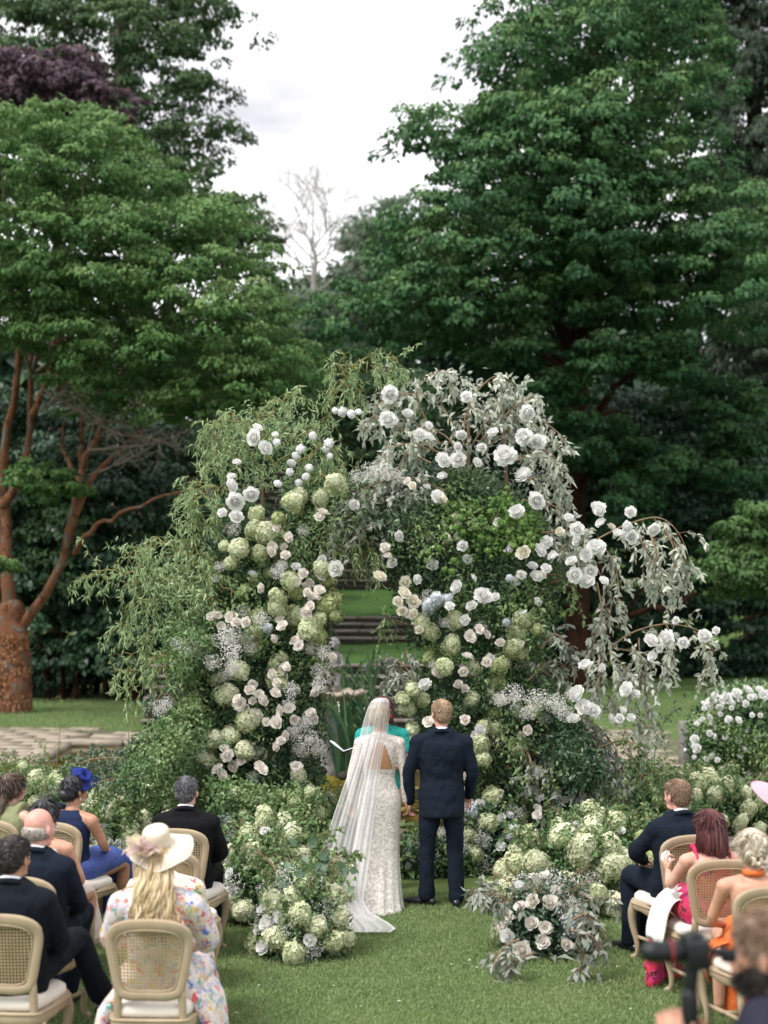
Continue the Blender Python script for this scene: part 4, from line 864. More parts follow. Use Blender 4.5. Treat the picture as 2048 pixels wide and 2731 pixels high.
def ring_band(c, rx, ry, h, th, up=(0, 0, 1), open_=False, n=26):
    up = unit(A(*up)); sx = unit(np.cross(A(0, 1, 0), up)); sy = np.cross(up, sx); a = np.linspace(-.5*math.pi-(2.2 if open_ else math.pi), -.5*math.pi+(2.2 if open_ else math.pi), n); V = []
    for t in a:
        r = np.cos(t)*sx*rx+np.sin(t)*sy*ry; u = unit(r); fall = -.012 if open_ else 0
        V += [c+r-up*h/2+u*fall*-1, c+r+up*h/2, c+r+u*th+up*h/2*.95, c+r+u*(th+.006)-up*h/2+u*fall*-1]
    V = np.array(V); F = []
    for i in range(n-1):
        for j in range(4): F.append((4*i+j, 4*i+(j+1) % 4, 4*i+4+(j+1) % 4, 4*i+4+j))
    return V, [np.array(F)]
def body(root, J, M, mat, f=False, hs=1., hands_=True, voxel=.009, dec=.6, legs_=True, armw='LR', curl=.5, hd=None):
    P = [torso(J, f)]+arms(J, f)+head(J, M, hs)+(legs(J, f) if legs_ else []); fx = []
    if hands_:
        for s in 'LR':
            d, pn = (hd or {}).get(s, (unit(J['wr'+s]-J['el'+s])+A(0, .3, 0), (0, 0, -1))); a, b = hand(J['wr'+s], d, pn, J['k'], curl, 1 if s == 'L' else -1); P += a; fx += b
    P.append(tube([J['pel']+A(0, 0, .05), J['pel']+A(0, 0, -.06)], [(.15, .11), (.155, .115)], 16, True))
    put('body', remesh(P, voxel, 2, dec, mat, 'body', extra=fx), root)
def glasses(root, q, k=1., col='metal'):
    mb = MB()
    for sx in (-1, 1):
        mb.add(*tube([q((sx*.082, -.004, .112)), q((sx*.078, .05, .116)), q((sx*.062, .098, .116))], [.0016]*3, 5, True))
        a = np.linspace(0, 2*math.pi, 13); mb.add(*tube([q((sx*.034+.025*math.cos(t), .104-.006*abs(math.cos(t)), .110+.02*math.sin(t))) for t in a], [.0018]*13, 5, False))
    mb.add(*tube([q((-.01, .107, .114)), q((.01, .107, .114))], [.0016]*2, 5, True)); mb.obj('glasses_frame', MATS[col], root, True)

def chair_at(X, Ytop, rz, label, h=.985):
    """place chair so that the middle of its top rail projects to X, Ytop"""
    lo, hi = 4., 30.
    for _ in range(40):
        m = (lo+hi)/2
        if W(X, Ytop, m).z > h: lo = m
        else: hi = m
    p = W(X, Ytop, lo); rz_ = R(rz); off = Matrix.Rotation(rz_, 2)@Vector((0, -.30)); return p.x-off.x, p.y-off.y, rz_, label
SE = {}
def seat(key, X, Yt, rz, label): x, y, r_, l_ = chair_at(X, Yt, rz, label); SE[key] = (x, y, r_); return chair(x, y, r_, l_)
seat('A1', 470, 2214, -10, 'cane chair under the grey haired man in black, nearest the flowers')
seat('A2', 440, 2272, -9, 'unoccupied cane chair directly behind the grey haired man in black')
seat('A3', 415, 2362, -6, 'cane chair mostly hidden behind the straw hat and curls')
seat('A4', 395, 2457, -2, 'large cane chair seen square from behind under the woman in the straw hat')
seat('B1', 140, 2196, -22, 'cane chair of the woman in the blue fascinator')
seat('B2', 78, 2265, -12, 'cane chair of the woman with the black ponytail')
seat('B3', 50, 2342, -15, 'cane chair of the balding man with glasses')
seat('B4', -4, 2443, -6, 'cane chair cut by the left edge under the dark haired man with crossed legs')
seat('C1', -26, 2190, -22, 'cane chair of the woman in olive green at the left edge')
seat('D1', 1846, 2231, 16, 'cane chair of the front row man in navy on the right side')
seat('D2', 1930, 2297, 7, 'cane chair of the red haired woman in pink print')
seat('D3', 2060, 2369, 12, 'cane chair cut by the right edge under the woman in orange')
def seatp(key, label, dy=.0, dz=0., dr=0):
    x, y, r_ = SE[key]; return person(label, (x+math.sin(-r_)*dy, y+math.cos(r_)*dy, dz), r_+R(dr), 'seated wedding guests')

# A1 man in black
J = pose(SEAT, 1.02); M = hframe(J, R(-8), R(-3)); t = seatp('A1', 'man with short grey hair in a black suit seated in the front row', dr=6)
body(t, J, M, 'skin_pink'); suit(t, J, M, 'suit_black', seed=3, wide=1.12); _, q = hair_cap(J, M, 'short', 'hair_grey', t, 1.0, 5200); add_face(t, J, M)
mb = MB(); [mb.add(*p) for s in 'LR' for p in shoe(J['an'+s], (0, 1, 0))]; mb.obj('shoes', MATS['shoe'], t, True)
# B3 balding man
J = pose(SEAT, 1.03, anR=(.02, .40, .12), knR=(.10, .47, .60)); M = hframe(J, R(-22), R(-6)); t = seatp('B3', 'balding man with thin glasses in a dark navy suit seated behind the ponytail', dr=6)
body(t, J, M, 'skin_pink', hs=1.07); suit(t, J, M, 'suit_navy', seed=8, wide=1.16); _, q = hair_cap(J, M, 'bald', 'hair_white', t, 1.07, 5200); add_face(t, J, M, 1.07); glasses(t, q)
mb = MB(); [mb.add(*p) for s in 'LR' for p in shoe(J['an'+s], (0, 1, 0))]; mb.obj('shoes', MATS['shoe'], t, True)
# B4 dark haired man, leg crossed
J = pose(SEAT, 1.04, hipR=(.10, .02, .60), knR=(.20, .46, .66), anR=(.30, .56, .33), knL=(-.10, .46, .57)); M = hframe(J, R(-16), R(-4)); t = seatp('B4', 'dark haired man at the left edge, legs crossed, one black shoe raised')
body(t, J, M, 'skin_tan'); suit(t, J, M, 'suit_dark', seed=12, wide=1.15); _, q = hair_cap(J, M, 'short', 'hair_dark', t, 1.02, 5200); add_face(t, J, M)
mb = MB(); [mb.add(*p) for p in shoe(J['anL'], (0, 1, 0))]; [mb.add(*p) for p in shoe(J['anR'], (.35, .80, .50), 1.15, up=(-.35, -.45, .80))]; mb.obj('shoes', MATS['shoe'], t, True)
# D1 right man
J = pose(SEAT, 1.03, wrL=(-.10, .27, .70), elL=(-.27, .06, .80), anL=(-.13, .42, .1), anR=(.02, .50, .1)); M = hframe(J, R(14), R(-4)); t = seatp('D1', 'man with short reddish hair in a navy suit seated in the right front row', dr=2)
body(t, J, M, 'skin_pink'); suit(t, J, M, 'suit_navy', seed=15, wide=1.2); _, q = hair_cap(J, M, 'short', 'hair_sandy', t, 1.0, 5200); add_face(t, J, M)
mb = MB(); [mb.add(*p) for s in 'LR' for p in shoe(J['an'+s], (-.15, 1, 0))]; mb.obj('shoes', MATS['shoe'], t, True)

def dress(root, J, mat, inf=.010, lo=0, hi=.72, name='dress', skirt=None, strap=None, voxel=.011, wr_=.005, sleeves=0, puff=0):
    P = [torso(J, True, inf=inf, lo=lo, hi=hi)]
    if sleeves: P += arms(J, True, inf=inf+.008, to=sleeves)
    if puff:
        for s in 'LR': P.append(ellipsoid(J['sh'+s]+A(0, 0, -.01), A(puff, puff, puff*.95), 14, 10))
    if strap:
        for pts, r in strap: P.append(tube(smooth_path(np.array([A(*p)*J['k'] for p in pts]), 8), [r]*8, 10, True))
    if skirt:
        for pts, r in skirt: P.append(tube(smooth_path(np.array([A(*p) for p in pts]), 10), list(zip(np.interp(np.linspace(0, 1, 10), np.linspace(0, 1, len(r)), [x[0] for x in r]), np.interp(np.linspace(0, 1, 10), np.linspace(0, 1, len(r)), [x[1] for x in r]))), 18, True, hint=(0, 0, 1)))
    put(name, remesh(P, voxel, 3, None, mat, name, wrinkle(wr_, 10, 2)), root)
SK = [([(0, -.06, .60), (0, .2, .60), (0, .42, .56), (0, .52, .42), (0, .54, .2)], [(.20, .14), (.18, .105), (.165, .09), (.16, .085), (.2, .09)])]
# B1 woman with fascinator
J = pose(SEAT, .99, elR=(.235, .0, .78), wrR=(.10, .24, .70)); M = hframe(J, R(-24), R(-4)); t = seatp('B1', 'woman with a black bun and royal blue fascinator in a one shoulder navy dress', dy=.06)
body(t, J, M, 'skin_tan', f=True, hs=.98); dress(t, J, 'navy_dress', hi=.62, strap=[([(-.05, -.19, .93), (-.11, -.16, 1.01), (-.15, -.10, 1.08), (-.13, .0, 1.05)], .035)])
dress(t, J, 'blue_skirt', lo=0, hi=.18, skirt=[([(0, -.05, .59), (0, .2, .595), (0, .46, .575), (0, .56, .42), (0, .58, .15)], [(.20, .14), (.195, .12), (.17, .10), (.16, .09), (.16, .09)])], name='skirt')
hc, q = hair_cap(J, M, 'long', 'hair_black', t, .98, 2500); mb = MB(); add_face(t, J, M, .98)
for i in range(9): a = i*.7; mb.add(*tube([q((.0+.030*math.cos(a+b), -.105+.02*math.sin(b), .075+.034*math.sin(a+b))) for b in np.linspace(0, 2.4, 7)], [.014, .02, .022, .022, .02, .016, .01], 8, True), v=rnd.random())
mb.add(*ellipsoid(q((0, -.10, .078)), (.05, .04, .045), 16, 10), v=.3); mb.obj('bun', MATS['hair_black'], t, True)
mb = MB(); mb.add(*tube([q((.079, .005, .062)), q((.082, .006, .040)), q((.081, .006, .026))], [.003, .005, .003], 6, True)); mb.obj('earring', MATS['metal'], t, True)
# fascinator, worn by the woman (thing of its own)
xw, yw, rw = SE['B1']; Mt = Matrix.Translation(t.location)@Matrix.Rotation(t.rotation_euler.z, 4, 'Z')
def wq(p, qq=None, T=None): return np.array((T or Mt)@Vector((qq or q)(p)))
hat_c = wq((.045, .035, .225)); ft = thing('fascinator', 'royal blue looped fascinator with brim on the black haired woman', 'hat', tuple(hat_c))
mb = MB(); nrm_ = unit(A(.62, -.42, .62)); sx_ = unit(np.cross(nrm_, A(0, 0, 1))); sy_ = np.cross(nrm_, sx_)
def disc(c, n_, sx, sy, rx, ry, dish=.02, rings=6, m=34, ruff=.0):
    V = [c]; F3 = []; F4 = []
    for r in range(1, rings+1):
        f = r/rings
        for j in range(m): t_ = 2*math.pi*j/m; V.append(c+sx*rx*f*math.cos(t_)+sy*ry*f*math.sin(t_)+n_*(dish*f*f+ruff*f*math.sin(5*t_)))
    for j in range(m):
        F3.append((0, 1+j, 1+(j+1) % m))
        for r in range(rings-1): a = 1+r*m; F4.append((a+j, a+m+j, a+m+(j+1) % m, a+(j+1) % m))
    return np.array(V), [np.array(F3), np.array(F4)]
V, F = disc(hat_c, nrm_, sx_, sy_, .078, .115, -.03, ruff=.006); mb.add(V, F, .93); mb.obj('brim', MATS['sheer_blue'], ft, True)
mb = MB(); rim = [hat_c+sx_*.078*math.cos(a)+sy_*.115*math.sin(a)+nrm_*(-.03+.006*math.sin(5*a)) for a in np.linspace(0, 2*math.pi, 30)]; mb.add(*tube(rim, [.0035]*30, 6, False)); mb.obj('edging', MATS['navy_dress'], ft, True)
mb = MB()
for i in range(8):
    a = i/8*6.28+.4; ax = sx_*math.cos(a)+sy_*math.sin(a); pts = [hat_c+ax*.01, hat_c+ax*.03+nrm_*.035, hat_c+ax*.055+nrm_*.04, hat_c+ax*.06+nrm_*.015, hat_c+ax*.03+nrm_*.004]; sd_ = np.cross(ax, nrm_); P = smooth_path(np.array(pts), 9); V = np.stack([P-sd_*.02, P+sd_*.02], 1).reshape(-1, 3); F = np.array([[2*j, 2*j+1, 2*j+3, 2*j+2] for j in range(8)]); mb.add(V, [F], .95)
for a in (1.6, 2.0, 2.5):
    ax = sx_*math.cos(a)+sy_*math.sin(a); P = smooth_path(np.array([hat_c, hat_c+ax*.06+nrm_*.05, hat_c+ax*.12+nrm_*.045, hat_c+ax*.10+nrm_*.0]), 12); V = np.stack([P-nrm_*.006, P+nrm_*.006], 1).reshape(-1, 3); F = np.array([[2*j, 2*j+1, 2*j+3, 2*j+2] for j in range(11)]); mb.add(V, [F], .95)
mb.obj('loop', MATS['sheer_blue'], ft, True)
# B2 ponytail woman
J = pose(SEAT, .97); M = hframe(J, R(-18), R(-4)); t = seatp('B2', 'woman with sleek black ponytail and bare shoulders in a pale dress', dy=.02)
body(t, J, M, 'skin_mid', f=True); dress(t, J, 'pale_dress', hi=.60, skirt=SK); add_face(t, J, M)
hc, q = hair_cap(J, M, 'long', 'hair_black', t, 1.0, 3500, thick=1.6); mb = MB(); st = [(rnd.gauss(-.0, .008), -.115, .135) for _ in range(22)]; en = [(rnd.gauss(-.0, .022), -.13, -.10) for _ in range(22)]; locks(mb, q, st, en, .011, .004, 1, outb=.03); mb.obj('ponytail', MATS['hair_black'], t, True)
mb = MB(); mb.add(*tube([q((.079, .005, .062)), q((.08, .006, .030))], [.004, .006], 6, True)); mb.obj('earring', MATS['gold'], t, True)
mb = MB()
for i in range(60): c = J['che']+A(rnd.uniform(-.15, .15), -.10-.02*rnd.random(), .075+rnd.gauss(0, .008)); V, F = disc(c, A(0, -1, .3), A(1, 0, 0), A(0, .2, 1), .012, .012, .004, 2, 6); mb.add(V, F, .5)
mb.obj('petal_trim', MATS['white_cloth'], t, kind='stuff')
# C1 olive dress
J = pose(SEAT, .99); M = hframe(J, R(-30), R(0)); t = seatp('C1', 'woman with long brown hair and glasses in a sleeveless olive dress', dy=.05)
body(t, J, M, 'skin_fair', f=True); dress(t, J, 'olive_dress', hi=.80, skirt=SK, strap=[([(.08, -.16, 1.0), (.10, -.10, 1.09), (.09, -.0, 1.06)], .03), ([(-.08, -.16, 1.0), (-.10, -.10, 1.09), (-.09, -.0, 1.06)], .03)]); add_face(t, J, M)
hc, q = hair_cap(J, M, 'long', 'hair_brown', t, 1.0, 3500, thick=1.7); glasses(t, q); mb = MB(); st = [(rnd.uniform(-.07, .05), -.09+abs(rnd.gauss(0, .02)), rnd.uniform(.08, .16)) for _ in range(50)]; en = [(a[0]*1.1-.02, -.12, -.26) for a in st]; locks(mb, q, st, en, .013, .008, 1.3, outb=.02, jit=.02); mb.obj('long_hair', MATS['hair_brown'], t, True)
# A4 hat woman
J = pose(SEAT, 1.035, elL=(-.27, .02, .78), elR=(.27, .02, .78)); M = hframe(J, R(4), R(-8)); t = seatp('A4', 'woman with long blond curls in a bright floral dress under a straw hat', dy=.03)
body(t, J, M, 'skin_fair', f=True); dress(t, J, 'floral_print', inf=.022, hi=.94, sleeves=.62, puff=.082, wr_=.012, skirt=[([(0, -.05, .59), (0, .2, .58), (0, .40, .54), (0, .46, .3), (0, .48, .03)], [(.25, .15), (.26, .13), (.27, .12), (.32, .12), (.36, .14)])]); add_face(t, J, M)
for s_ in (-1, 1):   # skirt falling to each side of the seat
    mb = MB()
    for i in range(7): mb.add(*tube(smooth_path(np.array([(s_*.2, -.1+i*.07, .55), (s_*.29, -.1+i*.07, .40), (s_*(.31+.02*(i % 2)), -.09+i*.072, .15), (s_*(.34+.03*(i % 2)), -.09+i*.075, .05)]), 8), [.035, .045, .05, .05, .05, .055, .06, .065], 8, True))
    put('skirt_fold', remesh([(np.concatenate(mb.V), [np.concatenate(mb.F[k_]) for k_ in (3, 4) if mb.F[k_]])], .014, 3, None, 'floral_print', 'skirt_fold'), t)
hc, q = hair_cap(J, M, 'long', 'hair_blond', t, 1.0, 2500); mb = MB(); st = [(.075*math.sin(a), -.095*math.cos(a)-.01, rnd.uniform(.08, .18)) for a in np.linspace(-1.5, 1.5, 90)]; en = [(a[0]*1.15+rnd.gauss(0, .015), -.125-.02*rnd.random(), -.19+rnd.gauss(0, .035)) for a in st]
locks(mb, q, st, en, .016, .017, 1.6, outb=.035, jit=.02, n=20); st = [(a[0]*1.05, a[1]-.02, -.02-.08*rnd.random()) for a in st[::2]]; en = [(a[0]*1.15, -.15, -.22+rnd.gauss(0, .03)) for a in st]; locks(mb, q, st, en, .014, .024, 2.0, n=20, jit=.03); mb.obj('curls', MATS['hair_blond'], t, True)
Mt = Matrix.Translation(t.location)@Matrix.Rotation(t.rotation_euler.z, 4, 'Z'); hc_ = wq((.0, -.02, .205), q, Mt)
HS = .84; ht = thing('straw_hat', 'wide cream straw hat with rose ribbon on the curly blond woman', 'hat', tuple(hc_)); n_ = unit(A(-.10, -.34, .95)); hx = unit(np.cross(A(0, 1, 0), n_)); hy = np.cross(n_, hx)
sol_mat('straw', (.56, .46, .36), (.72, .63, .53), 30, .8, .8, 90, .3, stretch=(1, 1, 5), bdist=.004)
rg = [(.0, .105), (.05, .104), (.075, .098), (.086, .085), (.090, .05), (.093, .012), (.10, .0), (.13, -.006), (.165, -.018), (.195, -.034), (.20, -.040)]; V = []; m = 48
for r_, z in rg:
    for j in range(m): a = 2*math.pi*j/m; rr = HS*r_*(1+.10*math.cos(a)*(r_ > .1)); V.append(hc_+hx*rr*math.cos(a)*1.04+hy*rr*math.sin(a)*1.1+n_*(z+(.016*math.sin(2*a+.9)+.008*math.sin(5*a))*max(0, r_-.1)/.1))
V = np.array(V); kk = len(rg); i = np.arange(kk-1)[:, None]*m; j = np.arange(m)[None]; F = np.stack([i+j, i+m+j, i+m+(j+1) % m, i+(j+1) % m], -1).reshape(-1, 4)
mb = MB(); mb.add(V, [F]); o_ = mb.obj('crown_and_brim', MATS['straw'], ht, True); o_.name = 'brim'; md = o_.modifiers.new('t', 'SOLIDIFY'); md.thickness = .003
mb = MB(); mb.add(*tube([hc_+hx*.1715*math.cos(a)*(1+.10*math.cos(a))*1.04+hy*.1715*math.sin(a)*(1+.10*math.cos(a))*1.1+n_*(-.040+(.016*math.sin(2*a+.9)+.008*math.sin(5*a))) for a in np.linspace(0, 2*math.pi, 49)], [.0035]*49, 6, False)); mb.obj('edging', MATS['white_cloth'], ht, True)
mb = MB()
for i in range(34):
    a0 = rnd.uniform(3.6, 5.0); c = hc_+hx*.12*math.cos(a0)+hy*.12*math.sin(a0)+n_*.015; d_ = unit(rng.normal(size=3)+A(-.3, -.6, .4)); s_ = unit(np.cross(d_, rng.normal(size=3))); L_ = rnd.uniform(.05, .11); P = smooth_path(np.array([c, c+d_*L_*.5+n_*.02, c+d_*L_]), 7); w_ = rnd.uniform(.008, .018); V = np.stack([P-s_*w_, P+s_*w_], 1).reshape(-1, 3); mb.add(V, [np.array([[2*j, 2*j+1, 2*j+3, 2*j+2] for j in range(6)])], .75)
mb.obj('ribbon', MATS['sheer_rose'], ht, True)
mb = MB()
for i in range(10): a0 = rnd.uniform(2.9, 4.4); c = hc_+hx*.13*math.cos(a0)+hy*.14*math.sin(a0)+n_*.02; V, F = disc(c, unit(n_+rng.normal(size=3)*.5), hx, hy, .05, .045, .02, 4, 16, .01); mb.add(V, F, .55)
mb.obj('gauze_flower', MATS['sheer_straw'], ht, True)
# A3 person hidden behind hat
J = pose(SEAT, .93, hb=(-.04, .0, 1.07)); M = hframe(J, R(-6), R(-38)); t = seatp('A3', 'guest in a red flowered dress hidden behind the straw hat, puffed sleeves showing', dy=.04)
body(t, J, M, 'skin_fair', f=True); dress(t, J, 'floral_red', inf=.018, hi=.92, sleeves=.5, puff=.078, wr_=.01, skirt=SK); hair_cap(J, M, 'long', 'hair_brown', t); add_face(t, J, M)
# D2 red haired woman
J = pose(SEAT, .96, elL=(-.26, .02, .80), wrL=(-.22, .20, .86), elR=(.24, .05, .78)); M = hframe(J, R(6), R(-4)); t = seatp('D2', 'woman with straight dark red hair and glasses in a hot pink print dress', dy=.04)
body(t, J, M, 'skin_fair', f=True, hd={'L': ((-.1, .5, .8), (1, .2, 0))}, curl=.7); dress(t, J, 'pink_print', hi=.58, strap=[([(.10, -.17, .93), (.12, -.13, 1.03), (.115, -.05, 1.085), (.11, .02, 1.03)], .020), ([(-.10, -.17, .93), (-.12, -.13, 1.03), (-.115, -.05, 1.085), (-.11, .02, 1.03)], .020)],
   skirt=[([(0, -.05, .60), (0, .2, .60), (0, .44, .57), (0, .54, .35), (-.03, .56, .06)], [(.21, .14), (.21, .12), (.20, .11), (.22, .10), (.26, .10)])])
add_face(t, J, M); hc, q = hair_cap(J, M, 'long', 'hair_auburn', t, 1.02, 4000, thick=1.6); glasses(t, q); mb = MB(); st = [(.082*math.sin(a), -.088*math.cos(a)-.012, rnd.uniform(.09, .19)) for a in np.linspace(-1.9, 1.9, 100)]; en = [(a[0]*1.12, a[1]*1.1-.012, -.05+rnd.gauss(0, .015)-.03*(a[0] > 0)) for a in st]; locks(mb, q, st, en, .013, .003, .8, outb=.015, jit=.008); mb.obj('bob', MATS['hair_auburn'], t, True)
mb = MB(); red = []
for i in range(6): mb.add(*tube(smooth_path(np.array([(-.2+.02*i, .30+.04*i, .5), (-.27+.02*i, .30+.05*i, .3), (-.30+.03*i, .30+.05*i, .04)]), 7), [.03, .04, .04, .045, .045, .05, .05], 8, True))
put('skirt_fold', remesh([(np.concatenate(mb.V), [np.concatenate(mb.F[k_]) for k_ in (3, 4) if mb.F[k_]])], .014, 2, None, 'pink_print', 'skirt_fold'), t)
Mt = Matrix.Translation(t.location)@Matrix.Rotation(t.rotation_euler.z, 4, 'Z')
# white jacket over her lap / tissue
def sheet(path_a, path_b, n=14, m=12, amp=.012, fr=3, seed=0):
    a = smooth_path(np.array(path_a), n); b = smooth_path(np.array(path_b), n); u = np.linspace(0, 1, m)[None, :, None]; V = a[:, None]*(1-u)+b[:, None]*u
    ph = np.linspace(0, 1, n)[:, None]; off = amp*np.sin(u[..., 0]*fr*6.28+ph*2+seed)+amp*.5*np.sin(u[..., 0]*fr*13+ph*5); nn = unit(np.cross(b-a, np.gradient(a, axis=0)))[:, None]; V = V+nn*off[..., None]
    i = (np.arange(n-1)[:, None]*m+np.arange(m-1)[None]).reshape(-1); return V.reshape(-1, 3), [np.stack([i, i+1, i+m+1, i+m], -1)]
T = lambda p: np.array(Mt@Vector(p))
cl = thing('white_shawl', 'white shawl draped over the seat beside the red haired woman', 'shawl', tuple(T((-.26, .1, .5)))); mb = MB(); mb.add(*sheet([T((-.10, .32, .70)), T((-.20, .30, .69)), T((-.30, .25, .62)), T((-.36, .20, .50)), T((-.38, .18, .40))], [T((-.12, .02, .66)), T((-.22, -.02, .66)), T((-.28, -.05, .58)), T((-.30, -.06, .46)), T((-.31, -.02, .34))], 18, 16, .014, 2.5))
o_ = mb.obj('cloth', MATS['white_cloth'], cl, True); o_.modifiers.new('t', 'SOLIDIFY').thickness = .006
ts = thing('tissue', 'crumpled white tissue held in the hand of the red haired woman', 'tissue', tuple(T(tuple(J['wrL']+A(.0, .05, .08))))); mb = MB()
for i in range(6): c = np.array(ts.location)+rng.normal(size=3)*.015; V, F = disc(c, rvec(1)[0], unit(A(1, .2, .3)), unit(A(0, .5, 1)), .03, .026, .01, 3, 9, .01); mb.add(V+rng.normal(size=V.shape)*.003, F)
mb.obj('paper', MATS['white_cloth'], ts)
# D3 orange woman
J = pose(SEAT, .97); M = hframe(J, R(0), R(-8)); t = seatp('D3', 'woman with ash blond updo in an orange halter dress at the right edge', dy=.0, dr=-14)
body(t, J, M, 'skin_mid', f=True); dress(t, J, 'orange_dress', hi=.42, skirt=[([(0, -.05, .60), (0.03, .2, .60), (.05, .44, .57), (.06, .50, .35), (.06, .52, .06)], [(.18, .13), (.17, .11), (.15, .10), (.15, .09), (.16, .10)])])
mb = MB(); mb.add(*ring_band(J['nb']+A(0, -.002, .028), .058, .062, .035, .006)); mb.obj('halter_collar', MATS['orange_dress'], t, True); mb = MB(); mb.add(*sheet([(-.16, -.12, .62), (-.24, -.06, .55), (-.27, -.03, .42), (-.26, -.02, .34)], [(-.12, .12, .62), (-.24, .10, .55), (-.27, .08, .42), (-.26, .08, .36)], 14, 10, .012, 2)); mb.obj('dress_fold', MATS['orange_dress'], t, True)
add_face(t, J, M); hc, q = hair_cap(J, M, 'long', 'hair_ash', t, 1.04, 3000, thick=1.5); mb = MB()
for i in range(26): a = rnd.uniform(0, 6.28); c0 = A(rnd.gauss(0, .035), -.105, rnd.uniform(.04, .18)); mb.add(*tube([q(tuple(c0+A(.026*math.cos(a+b), -.012*math.sin(b*1.3), .03*math.sin(a+b)))) for b in np.linspace(0, 3.2, 8)], [(r_, r_*.6) for r_ in (.008, .012, .014, .015, .014, .012, .009, .005)], 7, True), v=rnd.random())
mb.obj('updo', MATS['hair_ash'], t, True)
# D4 lilac hat guest beyond the edge
pD = W(2092, 2200, 11.2); t = person('guest at the right edge of whom only the pale lilac hat brim shows', (pD.x, pD.y, 0), R(35), 'seated wedding guests'); J = pose(SEAT, .98); M = hframe(J)
body(t, J, M, 'skin_fair', f=True); dress(t, J, 'pale_dress', hi=.9, skirt=SK, sleeves=.6); _, q = hair_cap(J, M, 'long', 'hair_brown', t); add_face(t, J, M)
cD = W(2080, 2128, 11.2); hl = thing('lilac_hat', 'pale lilac saucer hat brim cut by the right edge', 'hat', tuple(cD)); mb = MB(); nD = unit(A(.35, -.75, .62)); sD = unit(np.cross(nD, A(0, 0, 1))); tD = np.cross(nD, sD)
a2 = R(-38); s2 = sD*math.cos(a2)+tD*math.sin(a2); t2_ = -sD*math.sin(a2)+tD*math.cos(a2); V, F = disc(np.array(cD), nD, s2, t2_, .235, .10, -.02, ruff=.002); mb.add(V, F, .96); mb.obj('brim', MATS['sheer_lilac'], hl, True)
mb = MB(); cloth('rose_edge', (.45, .12, .22)); mb.add(*tube([np.array(cD)+s2*.235*math.cos(a)+t2_*.10*math.sin(a)-nD*.02 for a in np.linspace(0, 6.284, 40)], [.0025]*40, 6, False)); mb.obj('edging', MATS['rose_edge'], hl, True)
x_, y_, r__ = pD.x, pD.y, R(35); chair(pD.x, pD.y, R(35), 'cane chair beyond the right edge under the guest in the lilac hat')

# ------------------------------------------------------------------ groom
gx = G(1178, 2416); J = pose(STAND, 1.0, anL=(-.135, .0, .09), anR=(.125, -.03, .09), elL=(-.285, .0, 1.15), wrL=(-.275, .06, .895), elR=(.272, .0, 1.15), wrR=(.245, .13, .94), knL=(-.125, .02, .5), knR=(.12, .01, .5), shL=(-.205, -.02, 1.415), shR=(.205, -.02, 1.415))
t = person('groom with short ginger hair in a dark navy suit standing with his back turned', (gx.x, gx.y, 0), 0); M = hframe(J, R(18), R(-3)); J['k'] = 1.0
body(t, J, M, 'skin_pink', voxel=.008, hd={'L': ((-.15, .25, -1), (1, 0, 0))}, curl=.55, hs=1.03)
suit(t, J, M, 'suit_navy', seated=False, voxel=.010, wide=1.13, wr_=.013, seed=21); _, q = hair_cap(J, M, 'short', 'hair_ginger', t, 1.04, 5200, thick=1.2); add_face(t, J, M)
mb = MB(); [mb.add(*p) for p in shoe(J['anL'], (-.85, .45, 0), 1.05)]; [mb.add(*p) for p in shoe(J['anR'], (.05, 1, 0), 1.05)]; mb.obj('shoes', MATS['shoe'], t, True)
groom_hand = A(gx.x, gx.y, 0)+J['wrL']
# ------------------------------------------------------------------ bride
bx = G(1012, 2413); off = A(bx.x, bx.y, 0); hx_ = groom_hand-off
J = pose(STAND, .985, elR=(.222, -.01, 1.16), shR=(.172, -.02, 1.43), shL=(-.172, -.02, 1.43)); J['wrR'] = hx_+A(-.045, -.01, .005); t = person('bride in an ivory lace gown and long veil seen from behind', tuple(off), 0); M = hframe(J, R(-5), R(-4))
body(t, J, M, 'skin_gold', f=True, voxel=.008, hd={'R': ((.35, .25, -1), (-1, 0, 0))}, curl=.55, legs_=False)
P = [torso(J, True, inf=.007, lo=.1, hi=.90)]+arms(J, True, inf=.0065, to=1.)
for s_ in 'LR': P.append(ellipsoid(J['sh'+s_], A(.058, .056, .056), 14, 10))
P.append(tube([J['nb']+A(0, 0, -.05), J['nb']+A(0, 0, .01)], [(.085, .075), (.060, .060)], 16, True))
me = remesh(P, .008, 2, None, 'lace_sleeve', 'bodice'); bm = bmesh.new(); bm.from_mesh(me); dl = []
for f_ in bm.faces:
    c = f_.calc_center_median(); 
    if c.y < 0 and 1.185 < c.z < 1.425 and abs(c.x) < .118*math.sqrt(max(0, (1.425-c.z)/.24))*(1 if c.z > 1.2 else .95)+.004*math.sin(c.z*160): dl.append(f_)
bmesh.ops.delete(bm, geom=dl, context='FACES'); bm.to_mesh(me); bm.free(); put('bodice', me, t)
